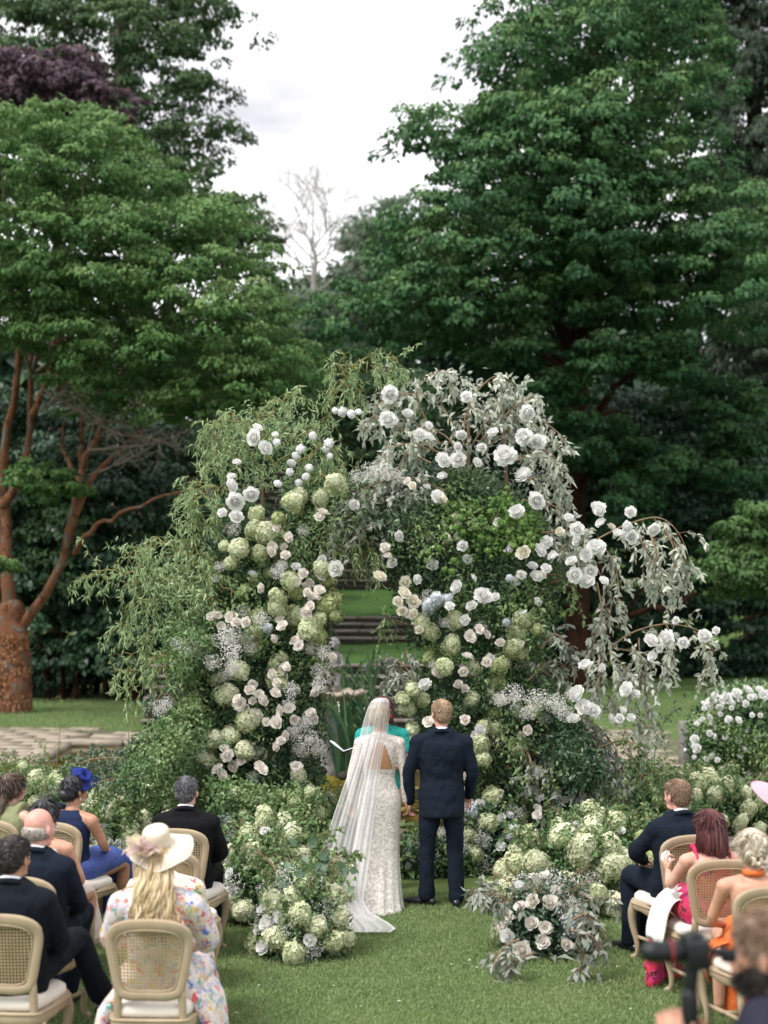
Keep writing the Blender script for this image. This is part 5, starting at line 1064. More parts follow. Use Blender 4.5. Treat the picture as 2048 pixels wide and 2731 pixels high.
# skirt loft (fitted, flaring, with a swept hem)
sec = [(1.19, .130, .100, 0, 0), (1.12, .128, .098, 0, 0), (1.04, .150, .115, 0, -.005), (.96, .178, .138, 0, -.012), (.88, .190, .150, -.002, -.014), (.75, .186, .150, -.01, -.02), (.6, .188, .156, -.02, -.035), (.45, .205, .172, -.035, -.055), (.3, .225, .20, -.05, -.085), (.18, .245, .235, -.062, -.12), (.08, .262, .27, -.07, -.15), (.03, .275, .29, -.075, -.17), (.008, .285, .31, -.08, -.19)]
zs = np.array([s_[0] for s_ in sec]); zz = np.concatenate([np.linspace(1.19, .2, 40), np.linspace(.18, .008, 14)]); m = 120; th = np.arange(m)/m*2*math.pi; V = []
for z in zz:
    rx, ry, cx, cy = [np.interp(-z, -zs, [s_[i] for s_ in sec]) for i in (1, 2, 3, 4)]; a = np.clip((.72-z)/.7, 0, 1); fold = 1+a*(.035*np.sin(th*9+z*1.5)+.03*np.sin(th*15+1.3))+.006*np.sin(th*5+z*9)
    V.append(np.c_[cx+rx*np.cos(th)*fold, cy+ry*np.sin(th)*fold, np.full(m, z)+.0*th])
V = np.concatenate(V); kk = len(zz); i = np.arange(kk-1)[:, None]*m; j = np.arange(m)[None]; mb = MB(); mb.add(V, [np.stack([i+j, i+m+j, i+m+(j+1) % m, i+(j+1) % m], -1).reshape(-1, 4)]); mb.obj('skirt', MATS['lace'], t, True)
# buttons down the back
for i in range(26):
    z = 1.17-.022*i; cy = np.interp(-z, -zs, [s_[4] for s_ in sec])-np.interp(-z, -zs, [s_[2] for s_ in sec]); mb = MB(); mb.add(*ellipsoid((-.045+np.interp(-z, -zs, [s_[3] for s_ in sec]), cy-.002, z), (.0055, .004, .0055), 8, 6)); mb.obj('button', MATS['white_cloth'], t, True)
# lace train on the ground
def ground_sheet(outl, d0=0, n=26, m=22, amp=.02, seed=0):
    """outl: rows of (Y, XL, XR) on the photo ground"""
    V = []
    for i, f_ in enumerate(np.linspace(0, 1, n)):
        Y, XL, XR = [np.interp(f_, np.linspace(0, 1, len(outl)), [o_[q_] for o_ in outl]) for q_ in range(3)]
        for u in np.linspace(0, 1, m):
            g = G(XL+(XR-XL)*u, Y); h = .012+amp*(.6+.5*math.sin(u*17+f_*5+seed)+.4*math.sin(u*7-f_*9+seed))*math.sin(math.pi*min(1, max(0, .06+u*.9)))*(1-.5*f_); V.append((g.x-off[0], g.y-off[1], max(.006, h)))
    i = (np.arange(n-1)[:, None]*m+np.arange(m-1)[None]).reshape(-1); return np.array(V), [np.stack([i, i+1, i+m+1, i+m], -1)]
mb = MB(); mb.add(*ground_sheet([(2375, 930, 1050), (2405, 905, 1066), (2425, 898, 1060), (2440, 895, 1012), (2462, 900, 1010)], amp=.05)); mb.obj('train', MATS['lace'], t, True)
hcap, q = hair_cap(J, M, 'long', 'hair_blond', t, .98, 2500); mb = MB(); mb.add(*ellipsoid(q((0, -.105, .135)), (.036, .03, .034), 14, 10), v=.4)
for i in range(8): a = i*.8; mb.add(*tube([q((.03*math.cos(a+b), -.115, .135+.03*math.sin(a+b))) for b in np.linspace(0, 2.2, 6)], [.008, .012, .013, .012, .01, .006], 7, True), v=rnd.random())
mb.obj('chignon', MATS['hair_blond'], t, True); add_face(t, J, M)
mb = MB(); mb.add(*tube([q((.077, .005, .062)), q((.079, .006, .045))], [.004, .005], 6, True)); mb.obj('earring', MATS['gold'], t, True)
# veil
rows = [(1861, 1008, 1026, 0.00), (1864, 998, 1034, -.08), (1872, 989, 1038, -.13), (1890, 980, 1037, -.15), (1915, 972, 1036, -.155), (1945, 964, 1035, -.15), (1980, 956, 1026, -.17), (2020, 944, 1018, -.20), (2060, 930, 1012, -.22), (2100, 915, 1008, -.24), (2150, 898, 1003, -.26), (2220, 874, 993, -.30), (2290, 852, 985, -.36), (2350, 858, 975, -.46), (2400, 874, 968, -.58), (2432, 884, 985, -.76), (2446, 880, 1010, -.88), (2462, 884, 1038, -1.0), (2476, 892, 1056, -1.1), (2486, 905, 1040, -1.2)]
bd = off[1]; n, m = 100, 130; V = []; al = []
ys = np.linspace(0, len(rows)-1, n)
for i, f_ in enumerate(ys):
    Y, XL, XR, dy = [float(np.interp(f_, range(len(rows)), [r_[q_] for r_ in rows])) for q_ in range(4)]
    for u in np.linspace(0, 1, m):
        g_ = f_/(len(rows)-1); arc = .06*math.sin(math.pi*u)*(1-g_)-.10*(u-.5)*0; fo = (.003+.012*g_)*(math.sin(u*31+g_*2)+.5*math.sin(u*57+2+g_*3)+.4*math.sin(u*13+1))
        dep = bd+dy-arc+fo+(.12 if u < .5 else .16)*abs(2*u-1)**2*(g_ < .45)*(1-g_*2)
        X = XL+(XR-XL)*u
        gd = Gd(Y, .02+.012*(1+math.sin(u*30+g_*20)))
        if g_ > .6: dep = min(dep, 99) 
        p = W(X, Y, dep)
        if p.z < .02: p = W(X, Y, gd)
        V.append((p.x-off[0], p.y-off[1], p.z-off[2])); e = min(u, 1-u); al.append((.60+.09*math.sin(u*31+g_*2+.8)+.05*math.sin(u*57+g_*3)+.05*math.sin(u*13) if f_ > 3 else .75)*(1 if g_ < .78 else 1.05)+(.3 if e < .012 else 0)-(.18 if u < .18 and g_ > .3 else 0)*(g_ < .7)-(.2 if 2 < f_ < 5.5 else 0))
i = (np.arange(n-1)[:, None]*m+np.arange(m-1)[None]).reshape(-1); mb = MB(); mb.add(np.array(V), [np.stack([i, i+1, i+m+1, i+m], -1)], np.clip(al, .2, .95)); mb.obj('veil', MATS['veil'], t, True)
# ------------------------------------------------------------------ officiant, facing the couple
po = W(1019, 2000, 13.95); J = pose(STAND, .985, elL=(-.23, .04, 1.16), wrL=(-.06, .28, 1.16), elR=(.24, .05, 1.16), wrR=(.13, .30, 1.17)); t = person('dark haired celebrant in a teal dress, half hidden behind the bride', (po.x, po.y, 0), math.pi); M = hframe(J, R(10), R(-16))
body(t, J, M, 'skin_fair', f=True, voxel=.009, hd={'R': ((-.2, .9, .1), (0, 0, 1)), 'L': ((.2, .9, .1), (0, 0, 1))}, curl=.4)
P = [torso(J, True, inf=.014, lo=0, hi=.93)]+arms(J, True, inf=.016, to=.35)+[ellipsoid(J['sh'+s_]+A(0, 0, -.01), A(.066, .062, .066), 14, 10) for s_ in 'LR']+[tube([A(0, 0, 1.0), A(0, 0, .9), A(0, 0, .5), A(0, 0, .12)], [(.11, .11), (.115, .115), (.10, .10), (.10, .10)], 20, True)]
put('dress', remesh(P, .011, 3, None, 'teal', 'dress', wrinkle(.004, 20, 3)), t); _, q = hair_cap(J, M, 'long', 'hair_auburn', t, 1.02, 3500, thick=1.5); add_face(t, J, M, 1.)
mb = MB(); st = [(.08*math.sin(a), -.07*math.cos(a)-.012, rnd.uniform(.10, .2)) for a in np.linspace(-1.9, 1.9, 60)]; en = [(a[0]*1.15, a[1]-.02, -.03+rnd.gauss(0, .02)) for a in st]; locks(mb, q, st, en, .012, .006, 1.2, outb=.01); mb.obj('long_hair', MATS['hair_auburn'], t, True)
mb = MB(); cloth('pink_stone', (.7, .08, .2)); [mb.add(*ellipsoid(q((sx*.084, .004, .058)), (.009, .009, .02), 8, 6)) for sx in (-1, 1)]; mb.obj('earring', MATS['pink_stone'], t, True)
# book
pb = W(918, 2008, 13.62); bk = thing('ceremony_book', 'open black covered book with white pages held by the celebrant', 'book', tuple(pb)); bk.rotation_euler = (R(-9), R(14), R(-10))
for sx, tl in ((-1, R(-24)), (1, R(34))):
    for nm, z, mt, sc, th_ in (('cover', 0, 'plastic_black', 1.0, .008), ('pages', .009, 'shirt', .94, .008)):
        V, F = box((0, 0, 0), (.155*sc, .215*sc, th_)); V[:, 0] += sx*.078; Mx = np.array(Matrix.Rotation(tl*-1 if False else (-tl if sx > 0 else -tl), 3, 'Y')); V = V@Mx.T; V[:, 2] += z; me = np_mesh(nm, V, F); me.materials.append(MATS[mt]); link(nm, me, bk)

# ------------------------------------------------------------------ photographer in the foreground
pp = W(2035, 2600, 4.55); J = pose(STAND, 1.02, elR=(.26, .22, 1.22), wrR=(.10, .40, 1.38), elL=(-.24, .22, 1.20), wrL=(-.05, .44, 1.36)); pl_ = Vector((pp.x+.02, pp.y, W(2035, 2436, 4.55).z-1.82)); pcw = W(1838, 2536, 4.5); Mi = Matrix.Rotation(-R(58), 3, 'Z')
for s_, ox, oz in (('L', -.045, -.285), ('R', .045, -.30)):
    J['wr'+s_] = np.array(Mi@(pcw+Vector((ox, -.02 if s_ == 'L' else .03, oz))-pl_)); J['el'+s_] = (J['sh'+s_]+J['wr'+s_])/2+A(.05 if s_ == 'R' else -.05, .0, -.16)
t = person('blurred bearded photographer in a dark top, cut by the lower right corner', tuple(pl_), R(58)); M = hframe(J, R(4), R(-2))
body(t, J, M, 'skin_mid', hs=1.02, legs_=True, hands_=True, hd={'L': ((.1, .3, 1), (.9, .2, 0)), 'R': ((-.1, .3, 1), (-.9, .2, 0))}, curl=.8)
P = [torso(J, inf=.024, lo=0, hi=.93, wide=1.08)]+arms(J, inf=.018, to=.92)+[ellipsoid(J['sh'+s_], A(.072, .068, .066), 14, 10) for s_ in 'LR']; put('jumper', remesh(P, .013, 3, None, 'photog_top', 'jumper', wrinkle(.006)), t)
put('trousers', remesh(legs(J, inf=.016, cuff=.02)+[tube([J['pel']+A(0, 0, .08), J['pel']+A(0, 0, -.07)], [(.155, .115), (.16, .12)], 18, True)], .015, 2, None, 'suit_dark', 'trousers'), t)
_, q = hair_cap(J, M, 'short', 'hair_sandy', t, 1.05, 4000, thick=2.2); add_face(t, J, M, 1.02)
mb = MB(); bp2 = remesh([ellipsoid(q((0, .05, .028)), (.062, .058, .042), 16, 10), ellipsoid(q((.045, .02, .05)), (.03, .045, .045), 12, 8), ellipsoid(q((-.045, .02, .05)), (.03, .045, .045), 12, 8)], .009, 2); co = np.empty(len(bp2.vertices)*3, np.float32); bp2.vertices.foreach_get('co', co); co = co.reshape(-1, 3); cc = co.mean(0); idx = rng.integers(0, len(co), 2500); mb.add(co, [np.array([list(p.vertices) for p in bp2.polygons if len(p.vertices) == 4])], .3); strands(mb, co[idx], unit(co[idx]-cc)+A(0, 0, -.7), .016, .003, rng.random(2500), seg=2); mb.obj('beard', MATS['hair_dark'], t, True)
pc = W(1845, 2536, 4.5); cmr = thing('camera', 'blurred black camera with long lens on a grip, pointing left in front of the photographer', 'camera', tuple(pc)); cmr.rotation_euler = (0, 0, R(6)); cmr.scale = (.82, .82, .82); cmr['_loc'] = 1
def part(nm, prims, mat, root, sm=True, bev=0):
    mb = MB(); [mb.add(*p) for p in prims]; o_ = mb.obj(nm, MATS[mat], root, sm)
    if bev: bevel_obj(o_, bev)
    return o_
part('camera_body', [box((.01, 0, -.005), (.085, .13, .105)), ellipsoid((.0, 0, .05), (.04, .035, .025)), box((.02, .055, -.01), (.09, .035, .12))], 'plastic_black', cmr, False, .008)
part('lens', [tube([(-.03, 0, 0), (-.06, 0, 0)], [.036, .036], 20, True), tube([(-.05, 0, 0), (-.09, 0, 0)], [.041, .041], 20, False), tube([(-.085, 0, 0), (-.15, 0, 0)], [.038, .042], 20, True)], 'plastic_black', cmr)
cloth('red_ring', (.5, .06, .06)); part('lens_ring', [tube([(-.078, 0, 0), (-.082, 0, 0)], [.0425, .0425], 20, False)], 'red_ring', cmr)
part('eyecup', [box((.135, 0, -.02), (.05, .04, .045)), tube([(.05, 0, .01), (.12, 0, -.015)], [.012, .012], 8, True)], 'plastic_black', cmr, False, .004)
part('grip', [tube([(0, 0, -.05), (-.005, 0, -.12), (-.01, 0, -.40)], [.030, .026, .024], 14, True), tube([(-.01, 0, -.16), (-.01, 0, -.3)], [.032, .032], 14, True)], 'plastic_black', cmr)
part('strap', [tube(smooth_path(np.array([(.055, .03, .02), (.075, .05, -.08), (.08, .05, -.2), (.085, .05, -.45)]), 12), [(.004, .016)]*12, 8, True)], 'plastic_black', cmr)
# ------------------------------------------------------------------ flower materials
lm('fl_green', [(.036, .082, .034), (.078, .155, .055), (.14, .225, .085), (.23, .31, .13)], .25, .45, .4)
lm('fl_darkgreen', [(.022, .058, .028), (.048, .105, .048), (.09, .16, .075)], .2, .4, .5)
lm('fl_bluegreen', [(.04, .080, .05), (.085, .145, .088), (.17, .235, .155)], .2, .5, .4)
lm('fl_willow', [(.14, .235, .10), (.25, .365, .17), (.42, .52, .30)], .4, .5)
lm('fl_olive', [(.28, .32, .25), (.47, .51, .42), (.68, .70, .62)], .35, .55)
lm('fl_sage', [(.11, .145, .11), (.23, .265, .215), (.40, .43, .375)], .25, .55)
lm('fl_lime', [(.05, .12, .025), (.11, .21, .045), (.2, .32, .08)], .3, .5)
lm('fl_yellow', [(.07, .12, .03), (.14, .20, .05), (.24, .30, .09)], .35, .6)
lm('hyd_cream', [(.36, .43, .21), (.60, .64, .41), (.77, .77, .60)], .35, .8)
lm('hyd_green', [(.30, .38, .18), (.52, .57, .34), (.70, .72, .51)], .35, .8)
lm('hyd_olive', [(.18, .24, .09), (.33, .39, .17), (.50, .54, .28)], .25, .8)
lm('hyd_blue', [(.38, .42, .46), (.55, .59, .65), (.70, .73, .78)], .25, .8)
lm('hyd_white', [(.72, .73, .74), (.82, .82, .84), (.87, .87, .89)], .4, .8)
lm('pet_white', [(.78, .77, .73), (.84, .835, .82), (.88, .88, .875)], .45, .7)
lm('pet_cream', [(.74, .66, .48), (.82, .77, .65), (.86, .83, .75)], .42, .7)
lm('pet_blush', [(.76, .66, .57), (.83, .77, .71), (.87, .84, .80)], .42, .7)
lm('gyp', [(.60, .58, .55), (.78, .76, .74), (.86, .86, .85)], .2, .8)
lm('stamen', [(.55, .30, .04), (.75, .5, .12)], 0, .8)
sol_mat('twig', (.16, .10, .06), (.28, .20, .13), 12, .85, .2); sol_mat('twig_green', (.14, .13, .04), (.24, .22, .08), 12, .7, .1); sol_mat('stem_green', (.05, .09, .03), (.08, .13, .05), 12, .6, .1)

# ------------------------------------------------------------------ flower heads (unit radius ~1, facing +Z)
def petal_patch(mb, base, out, up, L, w_, curl, v, ruff=0.):
    side = np.cross(up, out); n = 4; m = 3; V = []
    for i in range(n):
        t = i/(n-1); c = base+out*L*math.sin(t*curl)/max(curl, .1)+up*L*(1-math.cos(t*curl))/max(curl, .1) if False else base+(out*math.cos(curl*t)+up*math.sin(curl*t))*L*t
        ww = w_*(.35+.9*math.sin(min(1, t*1.05)*2.1)**.8) if t < 1 else w_*.75
        for j in range(m):
            s = j-1; V.append(c+side*s*ww*.5+(up*.5-out*.4)*abs(s)*ww*.22+rng.normal(size=3)*ruff*L)
    F = np.array([[i*m+j, i*m+j+1, (i+1)*m+j+1, (i+1)*m+j] for i in range(n-1) for j in range(m-1)]); mb.add(np.array(V), [F], v)
def rose_mesh(name, mat, rings, open_=1., ruff=.0, center=None):
    mb = MB(); k = len(rings)
    for i, (cnt, r, L, w_, cu) in enumerate(rings):
        for j in range(cnt):
            a = 2*math.pi*(j+(i % 2)*.5)/cnt+rnd.uniform(-.15, .15); o = A(math.cos(a), math.sin(a), 0); up = A(0, 0, 1.); el = cu[0]; out = o*math.cos(el)+up*math.sin(el); u2 = -o*math.sin(el)+up*math.cos(el)
            petal_patch(mb, o*r+up*(.0), out, u2, L*rnd.uniform(.9, 1.1), w_, cu[1], np.clip(.95-.45*(1-i/k)**1.3+rnd.uniform(-.15, .1), 0, 1) if not center else .5+.45*rnd.random(), ruff)
    if center:
        for j in range(24): d_ = unit(rng.normal(size=3)*.5+A(0, 0, 1)); mb.add(*tube([A(0, 0, 0), d_*.32], [.02, .035], 4, False), v=.5)
    me = mb.mesh(name, MATS[mat], True); return me
ROSE = [(3, .04, .80, .42, (1.3, .5)), (4, .10, .80, .55, (1.15, .5)), (5, .16, .82, .62, (.95, .5)), (5, .2, .86, .75, (.65, .45)), (6, .22, .90, .8, (.38, .35)), (6, .2, .95, .85, (.10, .15))]
PEON = [(5, .03, .85, .35, (1.35, .3)), (7, .1, .88, .42, (1.15, .4)), (9, .16, .88, .46, (.92, .4)), (10, .2, .90, .5, (.65, .4)), (11, .2, .92, .5, (.35, .35)), (11, .2, .95, .52, (.05, .3)), (9, .15, .95, .55, (-.25, .2))]
OPEN = [(5, .12, .6, .5, (.85, .3)), (6, .15, .85, .7, (.5, .3)), (7, .15, 1.0, .8, (.12, .15))]
BUD = [(3, .02, .9, .45, (1.5, -.2)), (4, .12, .9, .6, (1.35, .15)), (5, .2, .9, .65, (1.1, .3))]
rose_w = [rose_mesh('rose', 'pet_white', ROSE, ruff=.012) for _ in range(3)]; rose_c = [rose_mesh('rose', 'pet_cream', ROSE, ruff=.012) for _ in range(3)]; rose_b = [rose_mesh('garden_rose', 'pet_blush', [(4, .1, .5, .42, (1.15, .5))]+OPEN, ruff=.025, center=True) for _ in range(2)]+[rose_mesh('garden_rose', 'pet_blush', ROSE, ruff=.02) for _ in range(3)]
peony = [rose_mesh('peony', 'pet_white', PEON, ruff=.035) for _ in range(4)]; bud = [rose_mesh('rose_bud', 'pet_white', BUD) for _ in range(2)]
def floret_ball(name, mat, n=150, elong=1.15, fs=.20, petals=4, cone=.0, core=True, lump=.0):
    mb = MB(); i = np.arange(n)+.5; ph = np.arccos(1-2*i/n*.94); th = i*2.39996; u = np.c_[np.cos(th)*np.sin(ph), np.sin(th)*np.sin(ph), np.cos(ph)]
    r = (.82+.14*rng.random(n)); r = r*(1+lump*np.sin(u[:, 0]*5+1)*np.cos(u[:, 1]*4+u[:, 2]*3)); P = u*r[:, None]; P[:, :2] *= (1-cone*np.clip(P[:, 2:3], -1, 1)*.5); P[:, 2] *= elong
    Nn = unit(u+rng.normal(size=u.shape)*.28); s = unit(np.cross(Nn, rvec(n))); t_ = np.cross(Nn, s); v0 = np.clip(.52+.28*u[:, 2]+rng.normal(size=n)*.13, 0, 1)
    for p in range(petals):
        a = p*2*math.pi/petals; D = s*math.cos(a)+t_*math.sin(a); add_leaves(mb, P+Nn*.02, D+Nn*.15, Nn, fs*rng.uniform(.85, 1.15, n), fs*.95, 'quad', np.clip(v0+rng.normal(size=n)*.08, 0, 1), droop=.05, cup=.1)
    if core: mb.add(*ellipsoid((0, 0, 0), (.76, .76, .76*elong), 12, 8), v=.2)
    return mb.mesh(name, MATS[mat])
HY = {k: [floret_ball('hydrangea_head', m_, 190, .95+.18*i, .20, cone=.15+.15*(i % 3), lump=.12) for i in range(5)] for k, m_ in (('c', 'hyd_cream'), ('g', 'hyd_green'), ('o', 'hyd_olive'), ('b', 'hyd_blue'), ('w', 'hyd_white'))}
VIB = [floret_ball('viburnum_head', 'fl_lime', 60, .8, .30, lump=.05) for _ in range(2)]; SNOW = [floret_ball('snowball_head', 'hyd_white', 70, .75, .34, lump=.12) for _ in range(3)]
def gyp_mesh(n=260):
    mb = MB(); P = rvec(n)*rng.random((n, 1))**.45*np.array([1, 1, .8])
    for _ in range(3): add_leaves(mb, P, rvec(n), rvec(n), .075, .075, 'quad', rng.random(n), 0, 0)
    st = P[::5]; 
    for q in st: V, F = tube([A(0, 0, -.9), q*.5+A(0, 0, -.2), q], [.008, .005, .004], 3, False); mb.add(V, F, .0)
    return mb.mesh('gypsophila_spray', MATS['gyp'])
GYP = [gyp_mesh() for _ in range(3)]
# ------------------------------------------------------------------ placing inside an arrangement
cam_p = A(0, 0, H)
def face_rot(n): return Vector(n).to_track_quat('Z', 'Y').to_euler()
def put_head(root, meshes, p, r, n=None, tilt=.35, name=None, squash=None):
    me = meshes[rnd.randrange(len(meshes))]; n = A(0, -1, .35) if n is None else A(*n); n = unit(n+rng.normal(size=3)*tilt)
    e = face_rot(n).to_quaternion()@Vector((0, 0, 1)).rotation_difference(Vector((0, 0, 1))); q = Vector(n).to_track_quat('Z', 'Y'); from_ = q.to_matrix()@Matrix.Rotation(rnd.uniform(0, 6.28), 3, 'Z')
    return link(name or me.name.split('.')[0], me, root, loc=tuple(Vector(p)-root.location), rot=from_.to_euler(), sc=(r*rnd.uniform(.88, 1.12), r*rnd.uniform(.88, 1.12), r*rnd.uniform(.9, 1.12)))
def branch(root, name, pts, kind, r0=.011, twigs=8, tl=.30, droop=.6, leafL=.06, leafW=.018, nl=16, mat='fl_willow', tm='twig', curl=0., sp=.0, shape='quad', start=.15, tube_n=5, hang=0.):
    mb = MB(); tb = MB(); P = smooth_path(np.array([A(*p) for p in pts]), 22)
    if curl: P[1:-1] += rng.normal(size=(20, 3))*curl
    r = np.linspace(r0, r0*.3, 22); tb.add(*tube(P, list(r), tube_n, True)); LP, LD, LN, LV = [], [], [], []
    for i in range(twigs):
        t = start+(1-start)*(i+.5)/twigs; k = min(20, int(t*21)); b = P[k]; tan = unit(P[k+1]-P[k-1]); d = unit(tan*.8+rng.normal(size=3)*.75); L = tl*rng.uniform(.55, 1.25); q = [b]; dd = d.copy(); vv = rnd.random()
        for s in range(7):
            dd = unit(dd+A(0, 0, -droop*.35)+rng.normal(size=3)*(.10+curl*9)); q.append(q[-1]+dd*L/7)
        q = np.array(q); tb.add(*tube(q, list(np.linspace(r0*.42, .0015, 8)), 3, False))
        for j in range(nl):
            a = rng.uniform(.08, 1)*6.99; k2 = int(a); c = q[k2]+(q[k2+1]-q[k2])*(a-k2); tn = unit(q[k2+1]-q[k2]); LP.append(c); LD.append(unit(tn*.6+rng.normal(size=3)*.55+A(0, 0, -hang-.15))); LN.append(rng.normal(size=3)+A(0, -.6, .8)); LV.append(np.clip(.3+.4*rnd.random()+.3*vv+rng.normal()*.1, 0, 1))
    n = len(LP)
    if n: add_leaves(mb, np.array(LP), np.array(LD), np.array(LN), leafL*rng.uniform(.6, 1.25, n), leafW*rng.uniform(.7, 1.2, n), shape, np.array(LV), droop=.25, cup=.05)
    off = np.array(root.location); V = np.concatenate([np.concatenate(tb.V), np.concatenate(mb.V)])-off; n1 = tb.n; me = bpy.data.meshes.new(name)
    F4 = [np.concatenate(tb.F[4])] if tb.F[4] else []; F3 = [np.concatenate(tb.F[3])] if tb.F[3] else []; nt_ = sum(len(f) for f in F4)+sum(len(f) for f in F3)
    L4 = [np.concatenate(mb.F[4])+n1] if mb.F[4] else []; L3 = [np.concatenate(mb.F[3])+n1] if mb.F[3] else []
    me = np_mesh(name, V, F4+F3+L4+L3, np.concatenate([np.concatenate(tb.v), np.concatenate(mb.v)])); me.materials.append(MATS[tm]); me.materials.append(MATS[mat])
    mi = np.zeros(len(me.polygons), np.int32); mi[nt_:] = 1; me.polygons.foreach_set('material_index', mi); return link(name, me, root)
WIL = dict(kind='w', leafL=.080, leafW=.0155, nl=20, tl=.42, droop=.9, mat='fl_willow', tm='twig_green', curl=.032, twigs=15, hang=.35)
OLV = dict(kind='o', leafL=.082, leafW=.034, nl=16, tl=.30, droop=.75, mat='fl_olive', tm='twig', twigs=11, hang=.3, shape='quad')
SAG = dict(OLV, mat='fl_sage')
GRN = dict(kind='g', leafL=.055, leafW=.030, nl=16, tl=.26, droop=.45, mat='fl_green', tm='twig', twigs=12, shape='quad')
BLU = dict(GRN, mat='fl_bluegreen')
def db(root, name, pts, style, d=15., dz=None, **k):
    """branch from display coordinates; pts (x, y[, dd])"""
    n = len(pts); P = [WD(p[0], p[1], d+(p[2] if len(p) > 2 else 0)+rnd.gauss(0, .06)) for p in pts]; a = dict(style); a.update(k); return branch(root, name, P, **a)
def fill(root, poly, d, depth, n, L, Wd, mat, name='foliage', shape='quad', seed=0, hollow=.0, droop=.5, thick=None, nsc=2.2):
    """leaf mass inside a display-coordinate polygon, domed towards the viewer"""
    P = np.array(poly, float); mn, mx_ = P.min(0), P.max(0); X = rng.uniform(mn, mx_, (int(n*2.4), 2)); X = X[inpoly(X, poly)][:n]; e = edist(X, poly)/(FPX/d/K); E = e.max(); dome = np.sqrt(np.clip(1-(1-np.clip(e/(E*.9), 0, 1))**2, 0, 1))
    z = rng.random(len(X))**1.6; dd = d+depth*(.5-dome*(1-z))-depth*.5+depth*.25*z; Q = np.array([WD(x, y, q) for (x, y), q in zip(X, dd)])
    nn = np.array([mnoise.noise(Vector(tuple(q*nsc))+Vector((seed*7, 0, 0))) for q in Q]); keep = nn > -.35+hollow; Q, nn = Q[keep], nn[keep]
    Q[:, 1] -= nn*.22
    # leaves in small sprigs
    m = 5; c = np.repeat(Q, m, axis=0)+rng.normal(size=(len(Q)*m, 3))*L*.75; D = np.repeat(rvec(len(Q)), m, axis=0)*.8+rng.normal(size=c.shape)*.6+A(0, -.3, -droop*.5); Nn = rng.normal(size=c.shape)*.6+A(0, -.7, .8); v = np.clip(np.repeat(.5+nn*.8+rng.normal(size=len(Q))*.12, m)+rng.normal(size=len(c))*.13, 0, 1)
    mb = MB(); add_leaves(mb, c, D, Nn, L*rng.uniform(.6, 1.3, len(c)), Wd*rng.uniform(.7, 1.2, len(c)), shape, v); return mb.obj(name, MATS[mat], root, kind='stuff')

# ================================================================== THE ARCH
arch = thing('flower_arch', 'towering broken arch of white roses, hydrangeas, grey olive and curly willow behind the couple', 'flower arch', tuple(W(1000, 2300, 15.2))); arch.location.z = 0
polyAL = [(470, 1130), (490, 1075), (535, 1060), (556, 1120), (590, 1165), (612, 1100), (622, 1030), (680, 1010), (730, 1010), (755, 1040), (760, 1100), (735, 1180), (712, 1240), (722, 1330), (698, 1400), (700, 1480), (690, 1560), (695, 1660), (690, 1760), (560, 1800), (440, 1760), (380, 1700), (330, 1640), (345, 1560), (365, 1470), (385, 1400), (430, 1350), (450, 1240)]
polyAR = [(740, 1050), (800, 1010), (880, 1000), (980, 1000), (1060, 1030), (1140, 1080), (1190, 1130), (1230, 1170), (1210, 1260), (1180, 1330), (1170, 1420), (1200, 1500), (1250, 1580), (1290, 1680), (1260, 1780), (1130, 1830), (1010, 1840), (985, 1700), (960, 1600), (905, 1590), (885, 1500), (895, 1430), (868, 1330), (850, 1260), (795, 1195), (720, 1210), (700, 1150), (715, 1090)]
fill(arch, polyAL, 15.62, .75, 8500, .055, .026, 'fl_darkgreen', seed=1)
fill(arch, polyAL, 15.45, .75, 3600, .055, .028, 'fl_green', seed=2, hollow=.25)
fill(arch, [(620, 1050), (700, 1020), (760, 1040), (740, 1230), (640, 1300), (600, 1200)], 15.3, .5, 500, .075, .016, 'fl_willow', seed=3, hollow=.2)
fill(arch, polyAR, 15.62, .75, 9500, .052, .026, 'fl_darkgreen', seed=4)
fill(arch, polyAR, 15.45, .75, 3600, .052, .028, 'fl_green', seed=5, hollow=.25)
fill(arch, [(1060, 1200), (1180, 1200), (1210, 1500), (1270, 1700), (1120, 1760), (1050, 1500)], 15.2, .6, 700, .06, .028, 'fl_green', seed=6, hollow=.25)
fill(arch, [(720, 1080), (820, 1020), (930, 1040), (960, 1110), (940, 1200), (830, 1200), (700, 1190)], 15.3, .5, 420, .082, .034, 'fl_sage', seed=7, hollow=.15)
fill(arch, [(820, 850), (940, 810), (1100, 820), (1170, 870), (1200, 1000), (1180, 1080), (1060, 1010), (960, 1010), (920, 960), (800, 930)], 15.5, .5, 300, .082, .034, 'fl_sage', seed=8, hollow=.34)
fill(arch, [(250, 1180), (420, 1190), (480, 1300), (450, 1420), (330, 1380), (270, 1310)], 15.2, .6, 300, .078, .016, 'fl_willow', seed=9, hollow=.25)
fill(arch, [(360, 1350), (470, 1330), (480, 1440), (380, 1470)], 14.9, .5, 700, .055, .022, 'fl_green', seed=19, hollow=.1)
fill(arch, [(450, 930), (560, 880), (640, 900), (700, 930), (740, 1010), (640, 1060), (520, 1050), (460, 1000)], 15.3, .4, 420, .078, .016, 'fl_willow', seed=10, hollow=.30)
fill(arch, [(960, 1090), (1100, 1080), (1170, 1120), (1160, 1180), (1060, 1200), (960, 1170)], 15.0, .4, 380, .06, .045, 'fl_lime', seed=11, hollow=.1)
fill(arch, [(1180, 1500), (1260, 1560), (1330, 1680), (1250, 1720), (1160, 1640)], 15.0, .5, 700, .06, .028, 'fl_darkgreen', seed=12, hollow=.1)
fill(arch, [(330, 1560), (420, 1500), (520, 1620), (420, 1740), (250, 1700), (280, 1620)], 15.0, .7, 1500, .05, .028, 'fl_green', seed=13, hollow=.1)
